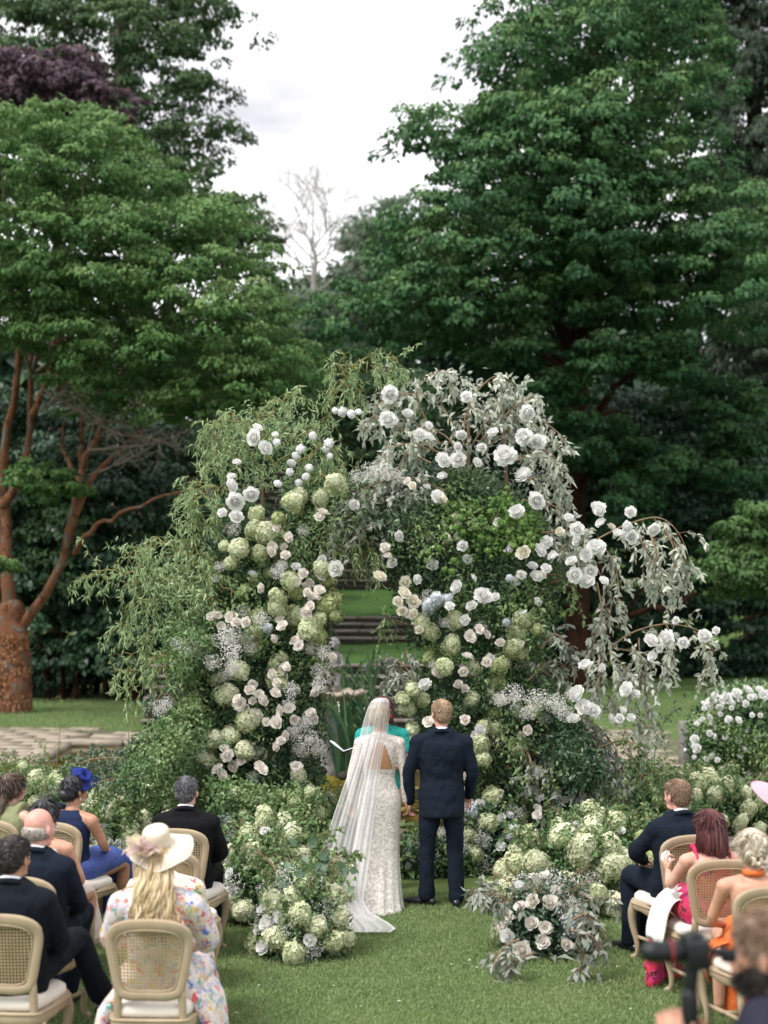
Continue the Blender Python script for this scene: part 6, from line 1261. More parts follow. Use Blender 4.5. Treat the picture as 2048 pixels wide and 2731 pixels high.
fill(arch, [(450, 1680), (560, 1690), (690, 1700), (700, 1790), (560, 1810), (440, 1780)], 14.6, .5, 900, .05, .03, 'fl_green', seed=14, hollow=.2)
W_ = lambda pts, **k: db(arch, 'willow_branch', pts, WIL, **k)
O_ = lambda pts, **k: db(arch, 'olive_branch', pts, OLV, **k)
for pts in ([(600, 1010), (560, 920), (600, 870), (645, 850)], [(560, 1010), (500, 940), (455, 930), (448, 985)], [(600, 1000), (650, 940), (690, 915), (725, 860), (733, 795)], [(560, 960), (520, 910), (490, 905), (475, 960)],
            [(500, 1060), (440, 1045), (395, 1045)], [(480, 1110), (430, 1070), (420, 1110)], [(490, 1140), (430, 1120), (415, 1140)], [(520, 1010), (480, 960), (460, 1010)], [(620, 960), (600, 900), (560, 900), (540, 930)], [(640, 1000), (700, 960), (740, 1010)],
            [(520, 1290), (420, 1210), (350, 1175), (290, 1190), (240, 1225)], [(510, 1330), (360, 1250), (260, 1240), (205, 1240), (165, 1262)], [(500, 1290), (440, 1200), (415, 1170), (405, 1200)], [(500, 1340), (350, 1290), (280, 1320), (258, 1375)],
            [(500, 1400), (400, 1410), (320, 1415), (245, 1408)], [(470, 1420), (360, 1425), (280, 1440), (240, 1450)], [(430, 1300), (330, 1230), (300, 1260), (300, 1300)], [(480, 1300), (400, 1240), (340, 1260)], [(480, 1280), (440, 1230), (380, 1190), (330, 1170), (290, 1200)],
            [(480, 1340), (400, 1330), (330, 1360), (300, 1400)], [(440, 1420), (370, 1430), (320, 1460), (290, 1490)], [(500, 1250), (440, 1250), (380, 1290)], [(660, 1180), (720, 1150), (780, 1165), (812, 1200)], [(640, 1100), (690, 1080), (720, 1140)], [(680, 1040), (720, 1020), (740, 1080)], [(620, 1120), (600, 1180), (570, 1240)], [(700, 1170), (770, 1190), (800, 1210)]):
    W_(pts, d=14.95)
for pts in ([(725, 850), (745, 800), (735, 770)], [(735, 800), (790, 775), (840, 772), (862, 790)], [(760, 790), (820, 790), (850, 800)], [(715, 850), (750, 840), (790, 850)]): W_(pts, d=15.0, twigs=11, tl=.36)
for pts in ([(950, 960), (880, 900), (830, 870), (812, 880)], [(950, 960), (900, 860), (925, 815), (960, 800), (985, 830)], [(1000, 960), (1010, 880), (1050, 825), (1085, 812), (1115, 835)], [(1040, 950), (1110, 880), (1160, 850)], [(1060, 960), (1140, 900), (1200, 930), (1220, 955)], [(1100, 1000), (1170, 980), (1200, 1030)], [(1120, 1040), (1190, 1030), (1230, 1070)],
            [(950, 980), (870, 930), (810, 900), (785, 920)], [(960, 980), (880, 960), (840, 975), (830, 990)], [(1130, 1080), (1190, 1090), (1240, 1130), (1260, 1170)], [(960, 1060), (880, 1030), (800, 1050), (745, 1080)], [(960, 1090), (860, 1080), (780, 1120), (720, 1130)], [(900, 1120), (800, 1140), (740, 1160), (700, 1190)], [(930, 1000), (880, 980), (850, 1030), (800, 1060)], [(1000, 1000), (960, 940), (900, 930)], [(1020, 960), (1060, 900), (1080, 870), (1050, 850)],
            [(1150, 960), (1200, 990), (1215, 1040)], [(1090, 930), (1130, 870), (1100, 840)], [(980, 920), (940, 860), (880, 850), (840, 850)], [(1170, 1150), (1240, 1150), (1290, 1190)], [(1200, 1200), (1230, 1180), (1280, 1220)],
            [(1250, 1170), (1310, 1190), (1335, 1250), (1330, 1320)], [(1290, 1230), (1320, 1290), (1310, 1360), (1295, 1420)], [(1290, 1260), (1300, 1330), (1280, 1400), (1275, 1450)], [(1280, 1170), (1350, 1135), (1420, 1118), (1465, 1150), (1490, 1210)], [(1430, 1130), (1460, 1200), (1450, 1270)], [(1400, 1140), (1420, 1210), (1400, 1280)], [(1370, 1150), (1400, 1190), (1430, 1250)], [(1440, 1150), (1480, 1210), (1480, 1260)],
            [(1290, 1440), (1350, 1375), (1440, 1348), (1520, 1368), (1545, 1410)], [(1500, 1365), (1540, 1410), (1510, 1470)], [(1440, 1350), (1455, 1400), (1440, 1460)], [(1380, 1380), (1385, 1450), (1400, 1520), (1400, 1580)], [(1320, 1420), (1350, 1440), (1345, 1500)], [(1300, 1430), (1290, 1490), (1270, 1540)], [(1330, 1400), (1390, 1420), (1380, 1490)], [(1270, 1430), (1320, 1510), (1390, 1560), (1395, 1590)]):
    O_(pts, d=14.95)
for pts in ([(1200, 1560), (1260, 1600), (1300, 1650), (1290, 1700)], [(1180, 1600), (1230, 1650), (1260, 1710), (1250, 1760)], [(1160, 1560), (1220, 1560), (1280, 1590), (1310, 1640)], [(1150, 1620), (1200, 1680), (1190, 1750)], [(1200, 1530), (1280, 1560), (1330, 1620), (1340, 1680)], [(1140, 1470), (1190, 1430), (1230, 1440)], [(1130, 1600), (1150, 1660), (1140, 1720)], [(1180, 1560), (1200, 1640), (1230, 1690)], [(1220, 1590), (1260, 1660), (1300, 1740)], [(1240, 1560), (1300, 1600), (1330, 1700)], [(1170, 1400), (1200, 1370), (1230, 1400)], [(900, 1470), (860, 1430), (845, 1470)], [(920, 1500), (860, 1450), (880, 1400)]): db(arch, 'sage_branch', pts, SAG, d=14.8)
for pts in ([(420, 1560), (360, 1500), (330, 1520)], [(400, 1620), (330, 1590), (290, 1610)], [(420, 1660), (300, 1640), (200, 1640), (160, 1660)], [(380, 1680), (260, 1680), (180, 1700)], [(1280, 1620), (1350, 1600), (1400, 1640), (1390, 1700)], [(1290, 1650), (1360, 1650), (1400, 1690)], [(1140, 1440), (1190, 1460), (1220, 1500)], [(880, 1350), (840, 1340), (820, 1370)], [(660, 1400), (700, 1430), (690, 1500)], [(550, 1500), (500, 1440), (460, 1500)], [(1180, 1240), (1230, 1250), (1250, 1300)], [(1100, 1200), (1150, 1260), (1150, 1330)]): db(arch, 'leafy_branch', pts, BLU if pts[0][0] < 500 else GRN, d=14.9)
# bare poles of the frame
for a, b in (((1012, 1090), (1012, 880)), ((1095, 1080), (1090, 930)), ((572, 1180), (565, 1030)), ((960, 1060), (965, 960))):
    mb = MB(); limb(mb, [WD(*a, 15.3), WD((a[0]+b[0])/2, (a[1]+b[1])/2, 15.3), WD(*b, 15.3)], .022, .016, 6, 5); mb.obj('pole', MATS['twig'], arch, True)
mb = MB(); limb(mb, [WD(1180, 1262, 15.1), WD(1225, 1250, 15), WD(1290, 1225, 14.9)], .014, .008, 6, 8); mb.obj('bare_stem', MATS['twig'], arch, True)
# heads, display coordinates
def heads(root, lst, meshes, d, jd=.08, up=.2, tilt=.4, sc=1.0, name=None):
    s = FPX/d/K
    for x, y, r in lst:
        p = WD(x+rnd.uniform(-1, 1), y, d+rnd.gauss(0, jd)); put_head(root, meshes, p, r/s*sc, (rnd.gauss(0, .4), -1, up+rnd.uniform(0, .5)), tilt, name)
heads(arch, [(842, 853, 18), (838, 908, 19), (1135, 892, 17), (1135, 945, 20), (1160, 955, 16), (1090, 987, 22), (1132, 1030, 20), (1157, 1082, 18), (1117, 1107, 18), (945, 1075, 17), (1043, 1288, 18), (1300, 1102, 16), (1445, 1380, 19), (1522, 1376, 15), (920, 1480, 15)], peony, 14.55)
heads(arch, [(958, 995, 17), (990, 993, 18), (905, 940, 15), (925, 948, 16), (1007, 858, 12), (997, 937, 13), (1065, 935, 12), (954, 1030, 12), (926, 920, 9), (988, 966, 10), (880, 893, 11), (1040, 967, 10), (1030, 1000, 11), (550, 945, 17), (571, 970, 17), (556, 925, 11), (510, 1000, 10), (498, 1050, 15), (507, 1082, 20), (541, 1067, 17), (480, 1108, 11), (510, 1118, 16), (500, 1030, 9), (595, 940, 8), (726, 1228, 17), (695, 1210, 10), (640, 1225, 10),
              (1288, 1100, 18), (1300, 1132, 13), (1362, 1107, 13), (1352, 1138, 14), (1337, 1155, 13), (1365, 1160, 14), (1410, 1142, 14), (1245, 1145, 15), (1250, 1168, 15), (1230, 1120, 12), (1290, 1185, 19), (1268, 1200, 14), (1240, 1242, 16), (1275, 1235, 14), (1270, 1258, 17), (1303, 1256, 10), (1165, 1190, 15), (1182, 1172, 14), (1125, 1243, 12), (1157, 1247, 15), (1150, 1225, 12), (1235, 1213, 12), (1195, 1205, 13), (1180, 1230, 12), (1405, 1385, 15), (1475, 1388, 12), (1410, 1420, 11), (1460, 1340, 8), (1547, 1362, 8), (1425, 1400, 9),
              (1266, 1440, 16), (1302, 1443, 9), (1250, 1500, 20), (1260, 1530, 18), (1280, 1535, 15), (1240, 1555, 13), (1352, 1490, 15), (1340, 1552, 11), (1363, 1551, 10), (1320, 1553, 10), (1372, 1500, 10), (1345, 1535, 8), (988, 1268, 14), (900, 1252, 12), (1020, 1250, 10), (1000, 1180, 11), (860, 1158, 11), (1070, 1290, 10), (1130, 1320, 9), (1160, 1300, 10), (1005, 1340, 12), (970, 1310, 10), (1020, 1310, 12)], rose_w, 14.6)
heads(arch, [(820, 1247, 14), (875, 1258, 13), (873, 1283, 15), (893, 1300, 14), (860, 1300, 11), (1132, 1195, 14), (1170, 1245, 12), (890, 1050, 10), (955, 1078, 12), (868, 1320, 11), (890, 1325, 11), (905, 1360, 10), (1210, 1150, 11), (1320, 1140, 9)], rose_c, 14.6)
heads(arch, [(545, 1478, 9), (540, 1492, 10), (518, 1520, 12), (528, 1533, 11), (512, 1510, 9), (560, 1500, 9), (572, 1510, 10), (595, 1498, 9), (600, 1475, 8), (625, 1530, 10), (560, 1540, 10), (575, 1560, 9), (600, 1560, 11), (605, 1535, 9), (640, 1385, 11), (652, 1375, 9), (645, 1395, 9), (500, 1335, 11), (512, 1345, 9), (530, 1345, 9), (680, 1290, 10), (672, 1310, 10), (660, 1325, 10), (690, 1275, 9), (672, 1360, 9), (665, 1280, 8), (490, 1632, 11), (485, 1618, 9), (505, 1655, 10), (478, 1675, 12), (470, 1662, 9), (520, 1645, 8), (620, 1590, 9), (600, 1612, 9), (607, 1600, 8), (635, 1555, 8), (655, 1240, 9), (625, 1160, 9), (640, 1255, 8), (560, 1270, 8), (615, 1200, 9), (600, 1140, 8), (590, 1380, 8), (640, 1655, 9), (560, 1655, 9), (648, 1662, 10), (567, 1663, 10), (620, 1440, 8), (545, 1515, 8), (1010, 1420, 9), (1000, 1450, 9), (1050, 1430, 9), (1005, 1555, 9), (925, 1560, 10), (1015, 1375, 10), (720, 1420, 8), (1035, 1360, 9)], rose_b, 14.55, sc=1.25)
heads(arch, [(740, 890, 10), (760, 895, 10), (725, 887, 8), (675, 942, 10), (710, 958, 11), (705, 970, 8), (650, 970, 10), (630, 1000, 9), (625, 1020, 9), (660, 1030, 8), (645, 1043, 9), (668, 1010, 8), (598, 955, 8), (640, 985, 8), (775, 890, 8), (600, 1045, 8), (712, 985, 7)], SNOW, 14.6)
heads(arch, [(632, 1082, 20), (692, 1076, 20), (555, 1110, 20), (515, 1185, 25), (515, 1448, 23), (490, 1500, 27), (535, 1555, 25), (497, 1590, 23), (459, 1597, 25), (415, 1615, 23), (447, 1642, 24), (527, 1622, 25), (890, 1575, 16), (725, 1047, 22), (575, 1150, 22)], HY['c'], 14.7, sc=1.0)
heads(arch, [(550, 1145, 22), (560, 1195, 20), (628, 1255, 22), (560, 1335, 22), (600, 1315, 20), (640, 1330, 25), (670, 1358, 24), (552, 1370, 18), (690, 1335, 18), (910, 1345, 22), (930, 1365, 20), (985, 1340, 20), (1115, 1370, 24), (1130, 1340, 20), (975, 1395, 20), (890, 1490, 22), (960, 1440, 20), (870, 1510, 18), (1040, 1610, 20), (1045, 1570, 18), (500, 1215, 18), (485, 1180, 15), (1065, 1720, 22), (1045, 1640, 16), (1110, 1400, 18), (880, 1530, 18), (600, 1290, 16), (910, 1510, 18)], HY['g'], 14.75, sc=1.0)
heads(arch, [(700, 1310, 24), (710, 1250, 20), (690, 1380, 20), (725, 1330, 16), (600, 1120, 16), (640, 1100, 16), (550, 1400, 20), (720, 1290, 18), (1075, 1480, 20), (1080, 1440, 18), (1065, 1540, 18), (640, 1280, 18), (1100, 1410, 18), (930, 1420, 16), (580, 1240, 14), (550, 1255, 14), (525, 1280, 14), (1160, 1360, 14)], HY['o'], 14.85, sc=1.0)
heads(arch, [(510, 1715, 18), (560, 1735, 16), (610, 1720, 15), (640, 1740, 18), (690, 1760, 16), (670, 1715, 13), (530, 1760, 16)], HY['g'], 14.2, sc=.92)
heads(arch, [(578, 1357, 10), (610, 1350, 8), (942, 1297, 18), (925, 1310, 14), (965, 1295, 13), (1100, 1250, 9), (1095, 1345, 9)], HY['b'], 14.6)
heads(arch, [(x_, y_, 8) for x_, y_ in ((948, 1185), (925, 1195), (1010, 1190), (1040, 1160), (1055, 1165), (1085, 1130), (1145, 1155), (1125, 1165), (1060, 1105), (1040, 1120), (960, 1230), (975, 1235), (1100, 1150), (1110, 1180), (1000, 1150), (985, 1140), (1150, 1180), (1030, 1140), (1070, 1145), (1130, 1130), (1015, 1110), (995, 1120), (1055, 1190), (960, 1160), (980, 1210))], VIB, 14.4)
for x_, y_, r_ in [(480, 1380, 30), (440, 1395, 28), (410, 1400, 26), (500, 1410, 28), (520, 1380, 26), (385, 1390, 18), (460, 1430, 24), (500, 1440, 22), (690, 1450, 24), (700, 1410, 20), (690, 1480, 20), (670, 1600, 26), (640, 1580, 24), (690, 1620, 20), (345, 1530, 22), (360, 1520, 18), (630, 1490, 22), (625, 1520, 18), (1110, 1500, 26), (1160, 1510, 28), (1200, 1520, 26), (1080, 1510, 20), (1220, 1540, 20), (1140, 1540, 22), (1180, 1555, 18), (800, 1020, 24), (830, 1015, 26), (770, 1030, 18), (860, 1030, 18), (600, 1235, 18), (610, 1220, 15), (660, 1560, 22), (650, 1620, 20), (500, 1370, 24), (540, 1400, 18), (960, 1345, 14), (1230, 1500, 16)]: heads(arch, [(x_, y_, r_)], GYP, 14.55, tilt=1.2, jd=.12)
def rand_heads(poly, n, meshes, d, r0, r1, clump=1, **k):
    P = np.array(poly, float); X = rng.uniform(P.min(0), P.max(0), (n*4, 2)); X = X[inpoly(X, poly)]; X = X[edist(X, poly) > 12][:n]
    for x_, y_ in X:
        for c_ in range(clump): heads(arch, [(x_+rnd.gauss(0, 9)*(clump > 1), y_+rnd.gauss(0, 9)*(clump > 1), rnd.uniform(r0, r1))], meshes, d, **k)
rand_heads(polyAL, 13, rose_b, 14.72, 9, 12, 3); rand_heads(polyAR, 16, rose_b, 14.72, 8, 12, 2); rand_heads(polyAR, 26, rose_w, 14.75, 8, 13); rand_heads(polyAL, 8, rose_w, 14.75, 8, 12)
rand_heads(polyAL, 9, HY['g'], 14.95, 18, 24); rand_heads(polyAR, 12, HY['g'], 14.95, 16, 22); rand_heads(polyAL, 6, HY['c'], 14.9, 18, 24); rand_heads(polyAR, 14, bud, 14.7, 5, 8); rand_heads(polyAL, 10, GYP, 14.7, 12, 22); rand_heads(polyAR, 8, GYP, 14.7, 12, 20)

# ================================================================== ground arrangements
def mound(label, cx, cy, rx, ry, h, n=1, leaf='fl_green', leafn=2200, hy=(), roses=(), gyp=0, extra=None, base_dark=True, leafL=.05, name='flower_mound', cat='flower arrangement', hr=(.075, .11), seed=0, rr=(.03, .045), low_roses=False, snow=0):
    """cx, cy world; dome of leaves and heads"""
    t = thing(name, label, cat, (cx, cy, 0)); 
    def dome(u, f=1.): return A(cx+u[0]*rx*f, cy+u[1]*ry*f, max(.02, h*u[2]*f*(.9+.2*mnoise.noise(Vector((u[0]*2+seed, u[1]*2, u[2]*2+seed))))))
    def sph(k): u = rvec(k); u[:, 2] = np.abs(u[:, 2]); return u
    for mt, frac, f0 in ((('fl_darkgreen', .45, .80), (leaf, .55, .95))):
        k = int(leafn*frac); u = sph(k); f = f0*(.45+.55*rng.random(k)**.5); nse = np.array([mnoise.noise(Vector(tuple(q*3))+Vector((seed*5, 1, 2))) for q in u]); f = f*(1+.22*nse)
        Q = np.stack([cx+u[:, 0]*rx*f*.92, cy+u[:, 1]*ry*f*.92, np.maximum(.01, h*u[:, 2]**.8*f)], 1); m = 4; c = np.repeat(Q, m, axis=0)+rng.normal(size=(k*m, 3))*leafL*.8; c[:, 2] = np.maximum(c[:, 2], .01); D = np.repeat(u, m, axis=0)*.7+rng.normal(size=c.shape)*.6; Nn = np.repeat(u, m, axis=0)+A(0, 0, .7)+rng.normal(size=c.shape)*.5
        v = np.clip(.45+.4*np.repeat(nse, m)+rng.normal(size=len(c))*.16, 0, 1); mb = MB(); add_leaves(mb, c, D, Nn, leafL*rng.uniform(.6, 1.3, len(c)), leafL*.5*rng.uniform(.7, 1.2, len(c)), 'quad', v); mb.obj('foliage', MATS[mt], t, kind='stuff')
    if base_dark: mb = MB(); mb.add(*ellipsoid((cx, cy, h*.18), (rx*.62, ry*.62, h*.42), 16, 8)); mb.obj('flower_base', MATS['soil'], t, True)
    used = []
    def spot(kk, rmin, front=.7, zr=(.15, 1.0), f=.98):
        for _ in range(60):
            u = unit(rng.normal(size=3)); u[2] = rng.uniform(*zr); hz = math.sqrt(max(0, 1-u[2]**2)); a = rng.uniform(0, 6.283); u = A(math.cos(a)*hz, math.sin(a)*hz, u[2]); 
            if u[1] > .2 and rnd.random() < front: continue
            p = dome(u, f)
            if all(np.linalg.norm(p-q) > (rmin+r)*.82 for q, r in used): used.append((p, rmin)); return p, u
        return None
    for kind, cnt in hy:
        for _ in range(cnt):
            r = rnd.uniform(*hr); s_ = spot(0, r)
            if s_: put_head(t, HY[kind], s_[0], r, s_[1]+A(0, -.2, .5), .25)
    for ms, cnt in roses:
        for _ in range(cnt):
            r = rnd.uniform(*rr); s_ = spot(0, r*1.1, zr=(.1, .6) if low_roses else (.1, 1), f=1.03)
            if s_: put_head(t, ms, s_[0], r, s_[1]+A(0, -.5, .3), .35)
    for _ in range(gyp):
        s_ = spot(0, .03, f=1.0)
        if s_: put_head(t, GYP, s_[0], rnd.uniform(.07, .13), s_[1], 1.)
    for _ in range(snow):
        s_ = spot(0, .03, f=1.02)
        if s_: put_head(t, bud, s_[0], rnd.uniform(.018, .028), s_[1]+A(0, -.3, .4), .4)
    return t
def wild(root, cx, cy, rx, h, n, mat=GRN, L=.5, name='leafy_stem', out=.5, **k):
    for i in range(n):
        a = rnd.uniform(0, 6.283); b = A(cx+math.cos(a)*rx*.4, cy+math.sin(a)*rx*.4, h*.45); d_ = unit(A(math.cos(a)*out, math.sin(a)*out, 1-out*.5)); c = b+d_*L*.6+A(0, 0, .05); e = c+unit(d_+A(0, 0, -.5))*L*.5; kk = dict(mat, twigs=8, tl=.14, r0=.005, nl=9, leafL=mat['leafL']*.9); kk.update(k); branch(root, name, [b, c, e], **kk)
def gxy(dx, dy_base): p = G(dx*K, dy_base*K); return p.x, p.y
# left foreground cluster
x, y = gxy(652, 2060); FL = mound('front left floral cluster of white roses under hydrangeas, beside the veil train', x, y, .345, .32, .60, hy=(('c', 10), ('g', 7)), roses=((rose_w, 15),), gyp=9, snow=18, leafn=3000, seed=1, leafL=.055, rr=(.048, .064), low_roses=True)
wild(FL, x, y, .3, .75, 12, GRN, .45); 
x, y = gxy(600, 1985); FL2 = mound('tall hydrangea bank directly behind the front left cluster', x, y, .55, .42, .82, hy=(('c', 14), ('g', 12)), roses=((rose_w, 6), (bud, 6)), gyp=9, snow=34, leafn=4500, seed=2, leafL=.05)
wild(FL2, x, y, .4, .8, 14, GRN, .5)
# big rounded eucalyptus style leaves over the left cluster
mb = MB(); pz = [WD(*q, 10.75) for q in ((640, 1830), (655, 1850), (670, 1835), (690, 1850), (700, 1870), (712, 1855), (728, 1862), (668, 1815), (660, 1885), (645, 1900), (740, 1875), (752, 1880), (676, 1878), (700, 1890), (620, 1860), (602, 1905), (768, 1915))]
P = np.array([tuple(p) for p in pz]); add_leaves(mb, P, rng.normal(size=P.shape)*.6+A(0, -.2, -.2), rng.normal(size=P.shape)*.3+A(0, -1, .5), .085, .06, 'ovate', rng.random(len(P))); mb.obj('large_leaf', MATS['fl_bluegreen'], FL, kind='stuff')
x, y = gxy(500, 1905); FL3 = mound('white and blue flower bank spilling beside the front row cane chair on the left', x, y, .42, .40, .62, hy=(('c', 6), ('g', 5), ('b', 9)), roses=((rose_w, 3),), gyp=6, snow=36, leafn=3300, seed=3, leaf='fl_bluegreen')
wild(FL3, x, y, .3, .6, 8, BLU, .4)
x, y = gxy(670, 1905); m_ = mound('leafy flower tuft left of the veil near the pond edge', x, y, .42, .3, .55, hy=(('c', 5), ('g', 6)), roses=((rose_w, 3),), gyp=5, leafn=2000, seed=4); wild(m_, x, y, .3, .55, 6)
x, y = gxy(640, 1840); m_ = mound('yellow green hydrangea clump at the foot of the left flower column', x, y, .75, .35, .62, hy=(('g', 13), ('o', 6)), roses=((rose_w, 4),), gyp=4, leafn=3000, seed=5, leaf='fl_green'); wild(m_, x, y, .5, .5, 8)
x, y = gxy(470, 1835); m_ = mound('pale hydrangea drift between the grey haired man and the left column', x, y, .62, .4, .66, hy=(('c', 18), ('g', 8)), roses=((bud, 5),), gyp=7, leafn=3200, seed=6); wild(m_, x, y, .4, .6, 8)
x, y = gxy(310, 1825); m_ = mound('hydrangea drift between the blue fascinator and the man in black', x, y, .85, .45, .62, hy=(('c', 24), ('g', 11)), roses=((rose_w, 3), (bud, 5)), gyp=8, leafn=4200, seed=7); wild(m_, x, y, .6, .6, 14)
x, y = gxy(210, 1960); m_ = mound('grey leaved planting with white blooms between the two columns of seats', x, y, .5, .3, .50, hy=(('c', 3),), roses=((rose_w, 5),), gyp=3, leafn=2400, seed=8, leaf='fl_sage'); wild(m_, x, y, .3, .45, 8, SAG)
x, y = gxy(235, 1870); m_ = mound('low mixed greenery behind the woman in navy', x, y, .55, .35, .55, hy=(('g', 5), ('c', 4)), roses=((rose_w, 4),), gyp=3, leafn=2400, seed=9); wild(m_, x, y, .3, .5, 8)
x, y = gxy(110, 1800); m_ = mound('hydrangea patch behind the seated women at the left', x, y, .75, .45, .60, hy=(('c', 14), ('g', 10)), gyp=2, leafn=3000, seed=10); wild(m_, x, y, .5, .6, 12)
x, y = gxy(0, 1760); m_ = mound('tall weedy flower patch at the left edge', x, y, .7, .5, .65, hy=(('g', 5),), gyp=1, leafn=3000, seed=11, leaf='fl_yellow'); wild(m_, x, y, .5, .6, 10)
# shrubby greenery left of the column
x, y = gxy(300, 1765); m_ = mound('dark blue green shrubby planting left of the flower column', x, y, 1.15, .6, .62, hy=(('g', 3),), gyp=1, leafn=8000, seed=12, leaf='fl_bluegreen', name='shrub_planting', cat='shrub'); wild(m_, x, y, .9, .7, 22, BLU, .55, out=.5)
x, y = gxy(150, 1735); m_ = mound('sprawling green shrub with tall seed stems near the left path', x, y, .9, .5, .42, leafn=4500, seed=13, leaf='fl_green', name='shrub_planting', cat='shrub'); wild(m_, x, y, .7, .45, 12, GRN, .45, out=.6)
x, y = gxy(100, 1790); 
for (a, b) in (((120, 1660), (130, 1500)), ((110, 1650), (75, 1590))):
    branch(m_, 'seed_stem', [WD(a[0], a[1], 17.5), WD((a[0]+b[0])/2+4, (a[1]+b[1])/2, 17.5), WD(*b, 17.5)], **dict(GRN, twigs=14, tl=.07, nl=3, leafL=.03, leafW=.02, r0=.006, mat='fl_yellow', tm='twig_green'))
x, y = gxy(450, 1800); m_ = mound('dark leafy base of the left flower column', x, y, .95, .5, .80, hy=(('g', 5),), roses=((rose_b, 5),), leafn=6000, seed=14, leaf='fl_green'); wild(m_, x, y, .6, .7, 10, BLU)
# right side
x, y = gxy(1180, 2052); FR = mound('front right floral cluster of blush roses, fern and grey leaves on the lawn', x, y, .37, .34, .58, hy=(('c', 1), ('b', 1)), roses=((rose_b, 26), (rose_w, 5)), gyp=6, snow=26, leafn=2600, seed=21, leafL=.05, rr=(.046, .064), leaf='fl_bluegreen')
wild(FR, x, y, .25, .4, 12, SAG, .5, out=.8); wild(FR, x, y, .25, .5, 14, dict(GRN, leafL=.05, leafW=.004, nl=26), .42, name='fern_frond')
for pts in ([(1240, 1985), (1275, 1975), (1305, 2030)], [(1235, 2010), (1275, 2020), (1295, 2060)], [(1120, 2030), (1085, 2050), (1075, 2075)], [(1150, 2060), (1110, 2075), (1095, 2095)], [(1240, 2040), (1260, 2070), (1255, 2095)]): db(FR, 'sage_branch', pts, SAG, d=10.75, twigs=9, tl=.16, nl=8, leafL=.075, leafW=.03)
mb = MB(); P = np.array([tuple(G(q[0]*K, q[1]*K)) for q in ((1170, 2070), (1165, 2078), (1200, 2078), (1215, 2070), (1190, 2075))]); P[:, 2] = .03; add_leaves(mb, P, A(*[[-1, -.1, .02], [-.8, -.3, 0], [1, -.2, 0], [.9, -.4, 0], [.1, -1, .1]][:5]) if False else np.array([[-1, -.1, .02], [-.8, -.3, 0], [1, -.2, 0], [.9, -.4, 0], [.1, -1, .1]]), np.tile(A(0, -.3, 1), (5, 1)), .17, .055, 'ovate', np.array([.9, .7, .6, .4, .3])); mb.obj('large_leaf', MATS['fl_sage'], FR, kind='stuff')
x, y = gxy(1225, 1965); m_ = mound('broad bank of lime cream hydrangeas just behind the front right cluster', x, y, .62, .45, .74, hy=(('c', 26), ('g', 14)), roses=((bud, 8),), gyp=2, leafn=4200, seed=22, hr=(.10, .145)); wild(m_, x, y, .4, .7, 8)
x, y = gxy(1310, 1905); m_ = mound('green and white flower bank in front of the right man knees', x, y, .55, .45, .68, hy=(('c', 5), ('g', 9), ('o', 4)), roses=((rose_w, 6), (bud, 6)), gyp=2, leafn=4000, seed=23); wild(m_, x, y, .4, .6, 12)
m_['label'] = 'green and white flower bank rising before the knees of the man in navy'
x, y = gxy(1290, 1960); m_ = mound('low blue and white blooms at the feet of the right front row', x, y, .35, .3, .42, hy=(('b', 6), ('g', 2)), roses=((rose_w, 6),), leafn=1500, seed=24, leaf='fl_darkgreen'); wild(m_, x, y, .2, .35, 4)
x, y = gxy(1065, 1880); m_ = mound('white rose tuft with blue hydrangea and gypsophila right of the groom', x, y, .42, .3, .72, hy=(('g', 5), ('b', 6)), roses=((rose_w, 15),), gyp=9, leafn=2200, seed=25, leaf='fl_darkgreen', rr=(.04, .056)); wild(m_, x, y, .3, .5, 5)
x, y = gxy(930, 1890); m_ = mound('gypsophila and leaves seen between the legs of the groom', x, y, .55, .22, .42, hy=(('g', 2),), roses=((rose_w, 2),), gyp=12, leafn=1800, seed=26)
x, y = gxy(1180, 1850); m_ = mound('mixed flowers at the foot of the right flower column', x, y, .8, .45, .80, hy=(('g', 9), ('o', 5), ('b', 3)), roses=((rose_w, 6),), gyp=6, leafn=5000, seed=27, leaf='fl_green'); wild(m_, x, y, .6, .7, 12)
x, y = gxy(1360, 1830); m_ = mound('loose green flower bank behind the man in navy', x, y, .95, .5, .66, hy=(('g', 11), ('c', 9), ('o', 4), ('w', 2)), roses=((rose_w, 3),), gyp=3, leafn=6000, seed=28, leaf='fl_green'); wild(m_, x, y, .7, .7, 20)
x, y = gxy(1260, 1800); m_ = mound('yellow green alchemilla clump under the drooping grey leaves', x, y, .6, .35, .80, hy=(('o', 4),), leafn=3500, seed=29, leaf='fl_yellow'); wild(m_, x, y, .4, .6, 8)
x, y = gxy(1560, 1800); m_ = mound('hydrangea bank behind the red haired woman at the right', x, y, 1.0, .5, .62, hy=(('c', 26), ('g', 12)), roses=((rose_w, 2),), gyp=3, leafn=5500, seed=30, leaf='fl_green'); wild(m_, x, y, .7, .7, 16)
x, y = gxy(1480, 1760); m_ = mound('wild green planting between the path and the right seats', x, y, .9, .5, .48, hy=(('g', 4),), leafn=4200, seed=31, leaf='fl_green', name='shrub_planting', cat='shrub'); wild(m_, x, y, .7, .5, 12, GRN, .5)
x, y = gxy(1385, 1725); m_ = mound('airy stems with small dark leaves beside the right path', x, y, .45, .35, .5, leafn=1500, seed=32, leaf='fl_darkgreen', name='shrub_planting', cat='shrub'); wild(m_, x, y, .3, .9, 9, dict(GRN, mat='fl_darkgreen'), .9, out=.3)
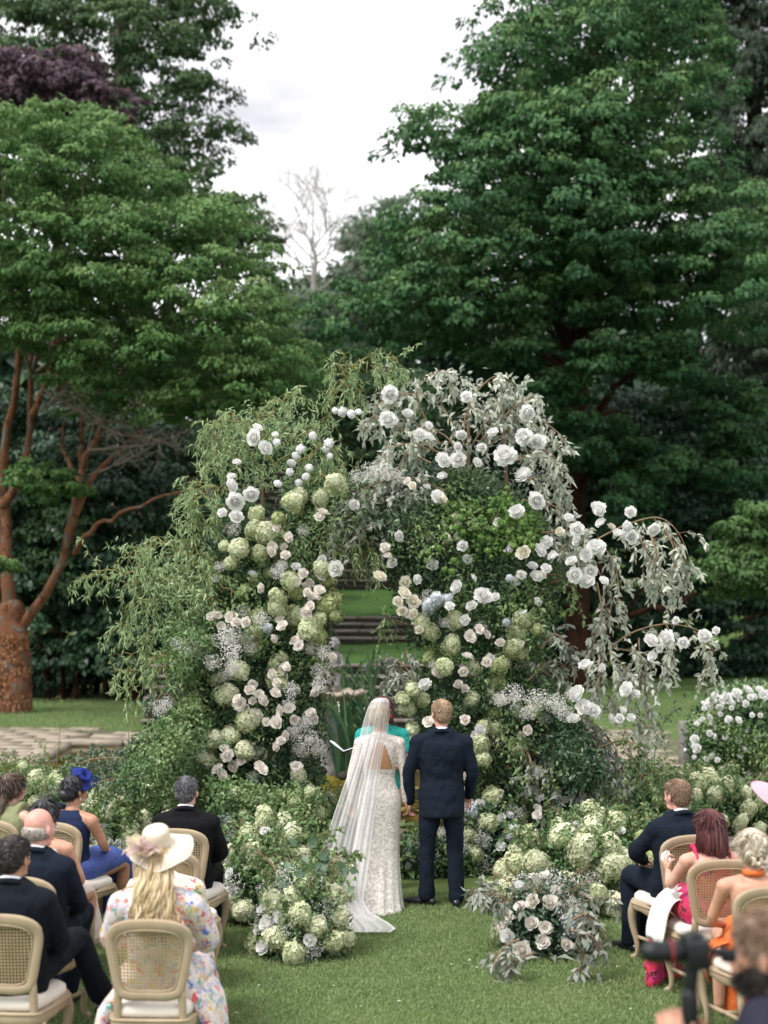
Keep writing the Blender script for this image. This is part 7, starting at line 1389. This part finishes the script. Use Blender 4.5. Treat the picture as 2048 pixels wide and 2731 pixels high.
# hosta leaves by the groom
ho = thing('hosta', 'broad green hosta leaves on the lawn edge between bride and groom', 'plant', gxy(880, 1895)+(0,)); mb = MB(); n = 46; c = np.array(gxy(885, 1893)+(.05,)); P = c+rng.normal(size=(n, 3))*A(.11, .1, .02); P[:, 2] = rng.uniform(.03, .35, n); u = rvec(n); u[:, 2] = .1
add_leaves(mb, P, u+A(0, -.5, .0), u*.5+A(0, -.3, 1), rng.uniform(.10, .17, n), rng.uniform(.08, .12, n), 'ovate', rng.random(n), droop=.4); mb.obj('leaf', MATS['fl_green'], ho, kind='stuff')
for k in range(6): mb = MB(); a = rnd.uniform(0, 6.28); limb(mb, [c+A(0, 0, -.05), c+A(.05*math.cos(a), .05*math.sin(a), .1), c+A(.12*math.cos(a), .1*math.sin(a), .2)], .006, .004, 5, 5); mb.obj('stem', MATS['stem_green'], ho, True)

# rose bush on the right
rb = thing('rose_bush', 'large rounded green bush dotted with white roses at the right edge', 'rose bush', tuple(WD(1610, 1700, 20)), 0); rb.location.z = 0
polyRB = [(1490, 1560), (1520, 1520), (1560, 1490), (1620, 1478), (1720, 1485), (1760, 1560), (1760, 1720), (1640, 1720), (1540, 1700), (1500, 1650)]
fill(rb, polyRB, 20, 1.2, 6500, .06, .036, 'fl_darkgreen', seed=41); fill(rb, polyRB, 19.8, 1.3, 6000, .055, .034, 'fl_green', seed=42)
for i in range(12): a = rnd.uniform(-.8, .8); branch(rb, 'stem', [WD(1610, 1715, 20), WD(1610+a*60, 1640, 20), WD(1610+a*115, 1540+rnd.uniform(-30, 30), 19.8)], **dict(GRN, twigs=6, tl=.3, nl=10, r0=.02))
heads(rb, [(1500, 1598, 10), (1570, 1508, 12), (1590, 1498, 10), (1535, 1515, 9), (1615, 1490, 9), (1640, 1490, 8), (1530, 1530, 7), (1575, 1555, 8), (1555, 1510, 8), (1650, 1500, 10), (1612, 1520, 8), (1545, 1503, 8), (1520, 1522, 8), (1600, 1510, 7), (1630, 1505, 7), (1572, 1600, 6), (1505, 1620, 8), (1580, 1530, 6), (1645, 1560, 6), (1655, 1590, 6), (1545, 1570, 5), (1510, 1560, 5), (1625, 1545, 6)], rose_w, 18.7, jd=.15)
rand = [(rnd.uniform(1500, 1680), rnd.uniform(1485, 1690), rnd.uniform(5, 8)) for _ in range(46)]; heads(rb, [q_ for q_ in rand if inpoly(np.array([[q_[0], q_[1]]]), polyRB)[0]], rose_w, 18.55, jd=.15)
# arch side plant : iris and fountain
ir = thing('iris_clump', 'clump of long arching iris leaves beside the fountain', 'iris', tuple(G(930, 2075)))
ir.location = (W(930, 2075, 20.6).x, 20.6, 0); mb = MB()
for i in range(120):
    if i < 34: b = W(rnd.uniform(900, 950), 2075, 20.6+rnd.uniform(-.2, .3)); hgt = rnd.uniform(.7, 1.3)
    else: b = W(rnd.uniform(900, 1010), 1960, 22.3+rnd.uniform(-.2, .4)); b.z = .2; hgt = rnd.uniform(.9, 1.75)
    b.z = max(.0, min(b.z, .3)); a = rnd.gauss(0, .5); P = smooth_path(np.array([b, (b.x+a*.2*hgt, b.y-.05, b.z+hgt*.6), (b.x+a*.6*hgt, b.y-.1, b.z+hgt*.95), (b.x+a*1.1*hgt, b.y-.15, b.z+hgt*(.95-abs(a)*.5))]), 9); w_ = np.linspace(.022, .002, 9)[:, None]; V = np.stack([P-A(1, .3, 0)*w_, P+A(1, .3, 0)*w_], 1).reshape(-1, 3); mb.add(V, [np.array([[2*j, 2*j+1, 2*j+3, 2*j+2] for j in range(8)])], float(rnd.random()))
lm('iris', [(.025, .07, .035), (.06, .14, .06), (.14, .22, .10)], .3, .4, .5); mb.obj('blade', MATS['iris'], ir, kind='stuff')
fx_, fy_ = W(875, 2000, 21.2).x, 21.2
fo = thing('fountain', 'weathered stone fountain with scalloped shell basin standing in the lily pond', 'fountain', (fx_, fy_, 0)); zb = W(875, 1850, 21.2).z
mb = MB(); prof = [(.17, .0), (.19, .12), (.13, .2), (.10, .35), (.14, .55), (.17, .7), (.13, .85), (.10, .95), (.14, zb-.14)]
V = []; m = 24
for r_, z in prof:
    for j in range(m): a = j/m*6.283; V.append((fx_+r_*math.cos(a), fy_+r_*math.sin(a), z))
V = np.array(V); i = np.arange(len(prof)-1)[:, None]*m; j = np.arange(m)[None]; mb.add(V, [np.stack([i+j, i+(j+1) % m, i+m+(j+1) % m, i+m+j], -1).reshape(-1, 4)]); mb.obj('pedestal', MATS['stone_grey'], fo, True)
mb = MB(); V = []; m = 64; pr = [(.10, zb-.15, 0), (.3, zb-.10, .2), (.46, zb-.04, .7), (.53, zb+.0, 1), (.53, zb+.035, 1), (.48, zb+.03, .8), (.3, zb-.03, .3), (.02, zb-.06, 0)]
for r_, z, f in pr:
    for j in range(m): a = j/m*6.283; rr = r_*(1+.05*f*math.cos(12*a)); V.append((fx_+rr*math.cos(a), fy_+rr*math.sin(a), z+.018*f*math.cos(12*a)))
V = np.array(V); i = np.arange(len(pr)-1)[:, None]*m; j = np.arange(m)[None]; mb.add(V, [np.stack([i+j, i+(j+1) % m, i+m+(j+1) % m, i+m+j], -1).reshape(-1, 4)]); mb.obj('basin', MATS['stone_warm'], fo, True)
sol_mat('drip', (.75, .8, .85), (.9, .9, .92), 30, .1, .0, spec=.8); mb = MB()
for k in range(60): z = .05+rnd.random()*(zb-.1); mb.add(*ellipsoid((fx_+.16+rnd.gauss(0, .008), fy_-.5, z), (.006, .006, .016), 6, 4))
tag(mb.obj('water_drips', MATS['drip'], fo, True), kind='stuff')
# cherub statue
sx_, sy_ = W(889, 1800, 21.6).x, 21.6; zt = W(889, 1697, 21.6).z; zb2 = zb-.02
st_ = thing('cherub_statue', 'small grey stone cherub with curly head and arms held to its chest above the basin', 'statue', (sx_, sy_, zb2)); k_ = (zt-zb2)/.86
q = lambda x, y, z: A(sx_+x*k_, sy_+y*k_, zb2+z*k_); P = [ellipsoid(q(0, -.01, .73), A(.085, .09, .10)*k_), tube([q(0, 0, .66), q(0, 0, .58)], [.04*k_]*2, 10), tube([q(0, 0, .58), q(0, 0, .45), q(0, .0, .32), q(.0, 0, .24)], [(.10*k_, .07*k_), (.10*k_, .075*k_), (.10*k_, .08*k_), (.10*k_, .08*k_)], 14, hint=(0, 1, 0)),
  tube([q(.11, 0, .55), q(.145, -.05, .42), q(.03, -.12, .40)], [.042*k_, .034*k_, .026*k_], 10), tube([q(-.11, 0, .55), q(-.13, -.05, .43), q(-.02, -.12, .36)], [.042*k_, .034*k_, .026*k_], 10), tube([q(.055, 0, .26), q(.06, -.06, .12), q(.06, 0, .0)], [.06*k_, .045*k_, .03*k_], 10), tube([q(-.055, 0, .26), q(-.06, -.03, .12), q(-.06, 0, .0)], [.06*k_, .045*k_, .03*k_], 10), ellipsoid(q(0, -.10, .70), A(.02, .02, .02)*k_, 8, 6)]
for i in range(70): u = rvec(1)[0]; u[2] = abs(u[2])*1.0-.2; u[1] = u[1]*.8+.15; P.append(ellipsoid(q(0, .005, .745)+unit(u)*.088*k_, A(.022, .022, .02)*k_, 8, 6))
put('body', remesh([(p[0]-A(sx_, sy_, zb2), p[1]) for p in P], .008, 1, None, 'stone_grey', 'body'), st_)
# moss mound and rocks below the fountain
ms = thing('mossy_rock', 'moss covered golden green rock in the pond under the basin', 'rock', (W(890, 2080, 19.6).x, 19.6, 0)); b = ms.location
put('stone', remesh([(lambda r: (r[0], r[1]))(ellipsoid((rnd.uniform(-.38, .38), rnd.uniform(-.2, .2), rnd.uniform(-.02, .1)), (rnd.uniform(.18, .32), rnd.uniform(.15, .25), rnd.uniform(.12, .26)), 14, 10)) for _ in range(11)], .02, 2, None, 'moss', 'stone', wrinkle(.03, 7, 4)), ms)
pr_ = thing('pond_rock', 'dark wet stones between the fountain foot and the moss', 'rock', (W(860, 2050, 20.4).x, 20.4, 0))
for i in range(7): put('stone', remesh([ellipsoid((rnd.uniform(-.3, .3), rnd.uniform(-.2, .1), rnd.uniform(.02, .3)), (rnd.uniform(.07, .13), .1, rnd.uniform(.06, .10)), 12, 8)], .02, 1, None, 'stone_dark', 'stone', wrinkle(.02, 9, i)), pr_)
# stone post, fallen branch
pp_ = W(1829, 2035, 23.2); sp_ = thing('stone_post', 'short square weathered stone post beside the right path', 'post', (pp_.x, 23.2, 0)); mb = MB(); mb.add(*box((0, 0, .34), (.17, .17, .68), .2, .004)); sp_['_loc'] = 1; bevel_obj(mb.obj('shaft', MATS['stone_grey'], sp_), .012); mb = MB(); mb.add(*box((-.03, -.1, .25), (.035, .02, .05), .2)); mb.obj('socket', MATS['shirt'], sp_)
fb = thing('fallen_branch', 'pale fallen branch lying on the grass by the stone post', 'branch', tuple(W(1790, 2085, 21.2))); fb.location.z = .04; mb = MB(); limb(mb, [W(1765, 2080, 21.3), W(1795, 2092, 21.2), W(1830, 2105, 20.9)], .035, .012, 6, 8); o_ = mb.obj('wood', MATS['wood_old'], fb, True)

# lawn blades, clippings and petals
def blades(name, n, poly, L, mat='grassblade', seed=0):
    X = rng.uniform([p for p in np.array(poly).min(0)], np.array(poly).max(0), (n*2, 2)); X = X[inpoly(X, poly)][:n]; P = np.c_[X, np.zeros(len(X))]
    nn = np.array([mnoise.noise(Vector((p[0]*1.3, p[1]*1.3, 3)))*.6+mnoise.noise(Vector((p[0]*5, p[1]*5, 1)))*.5 for p in P[::4]]); nn = np.repeat(nn, 4)[:len(P)]
    D = rng.normal(size=P.shape)*.55+A(0, 0, 1); mb = MB(); add_leaves(mb, P, D, rng.normal(size=P.shape)+A(0, -1, .2), L*rng.uniform(.6, 1.3, len(P)), .0065, 'quad', np.clip(.42+nn*.55+rng.normal(size=len(P))*.17, 0, 1), droop=.2); return tag(mb.obj(name, MATS[mat]), kind='stuff')
blades('grass', 150000, [(-2.6, 9.2), (3.2, 9.2), (3.8, 13.8), (-3.0, 13.8)], .034); blades('grass', 30000, [(-8, 27.5), (-2.5, 28.9), (-2.5, 36), (-12, 36), (-12, 28.9)], .09); blades('grass', 30000, [(3.9, 26), (5.3, 20), (8, 22), (12, 36), (3.2, 36)], .09)
mb = MB(); n = 34; g = np.array([tuple(G(rnd.uniform(600, 1750), rnd.uniform(2380, 2731))) for _ in range(n)]); g[:, 2] = .03; add_leaves(mb, g, rng.normal(size=(n, 3))*A(1, 1, .1), rng.normal(size=(n, 3))*.3+A(0, 0, 1), rng.uniform(.012, .03, n), .014, 'quad'); tag(mb.obj('fallen_petals', MATS['pet_blush']), kind='stuff')
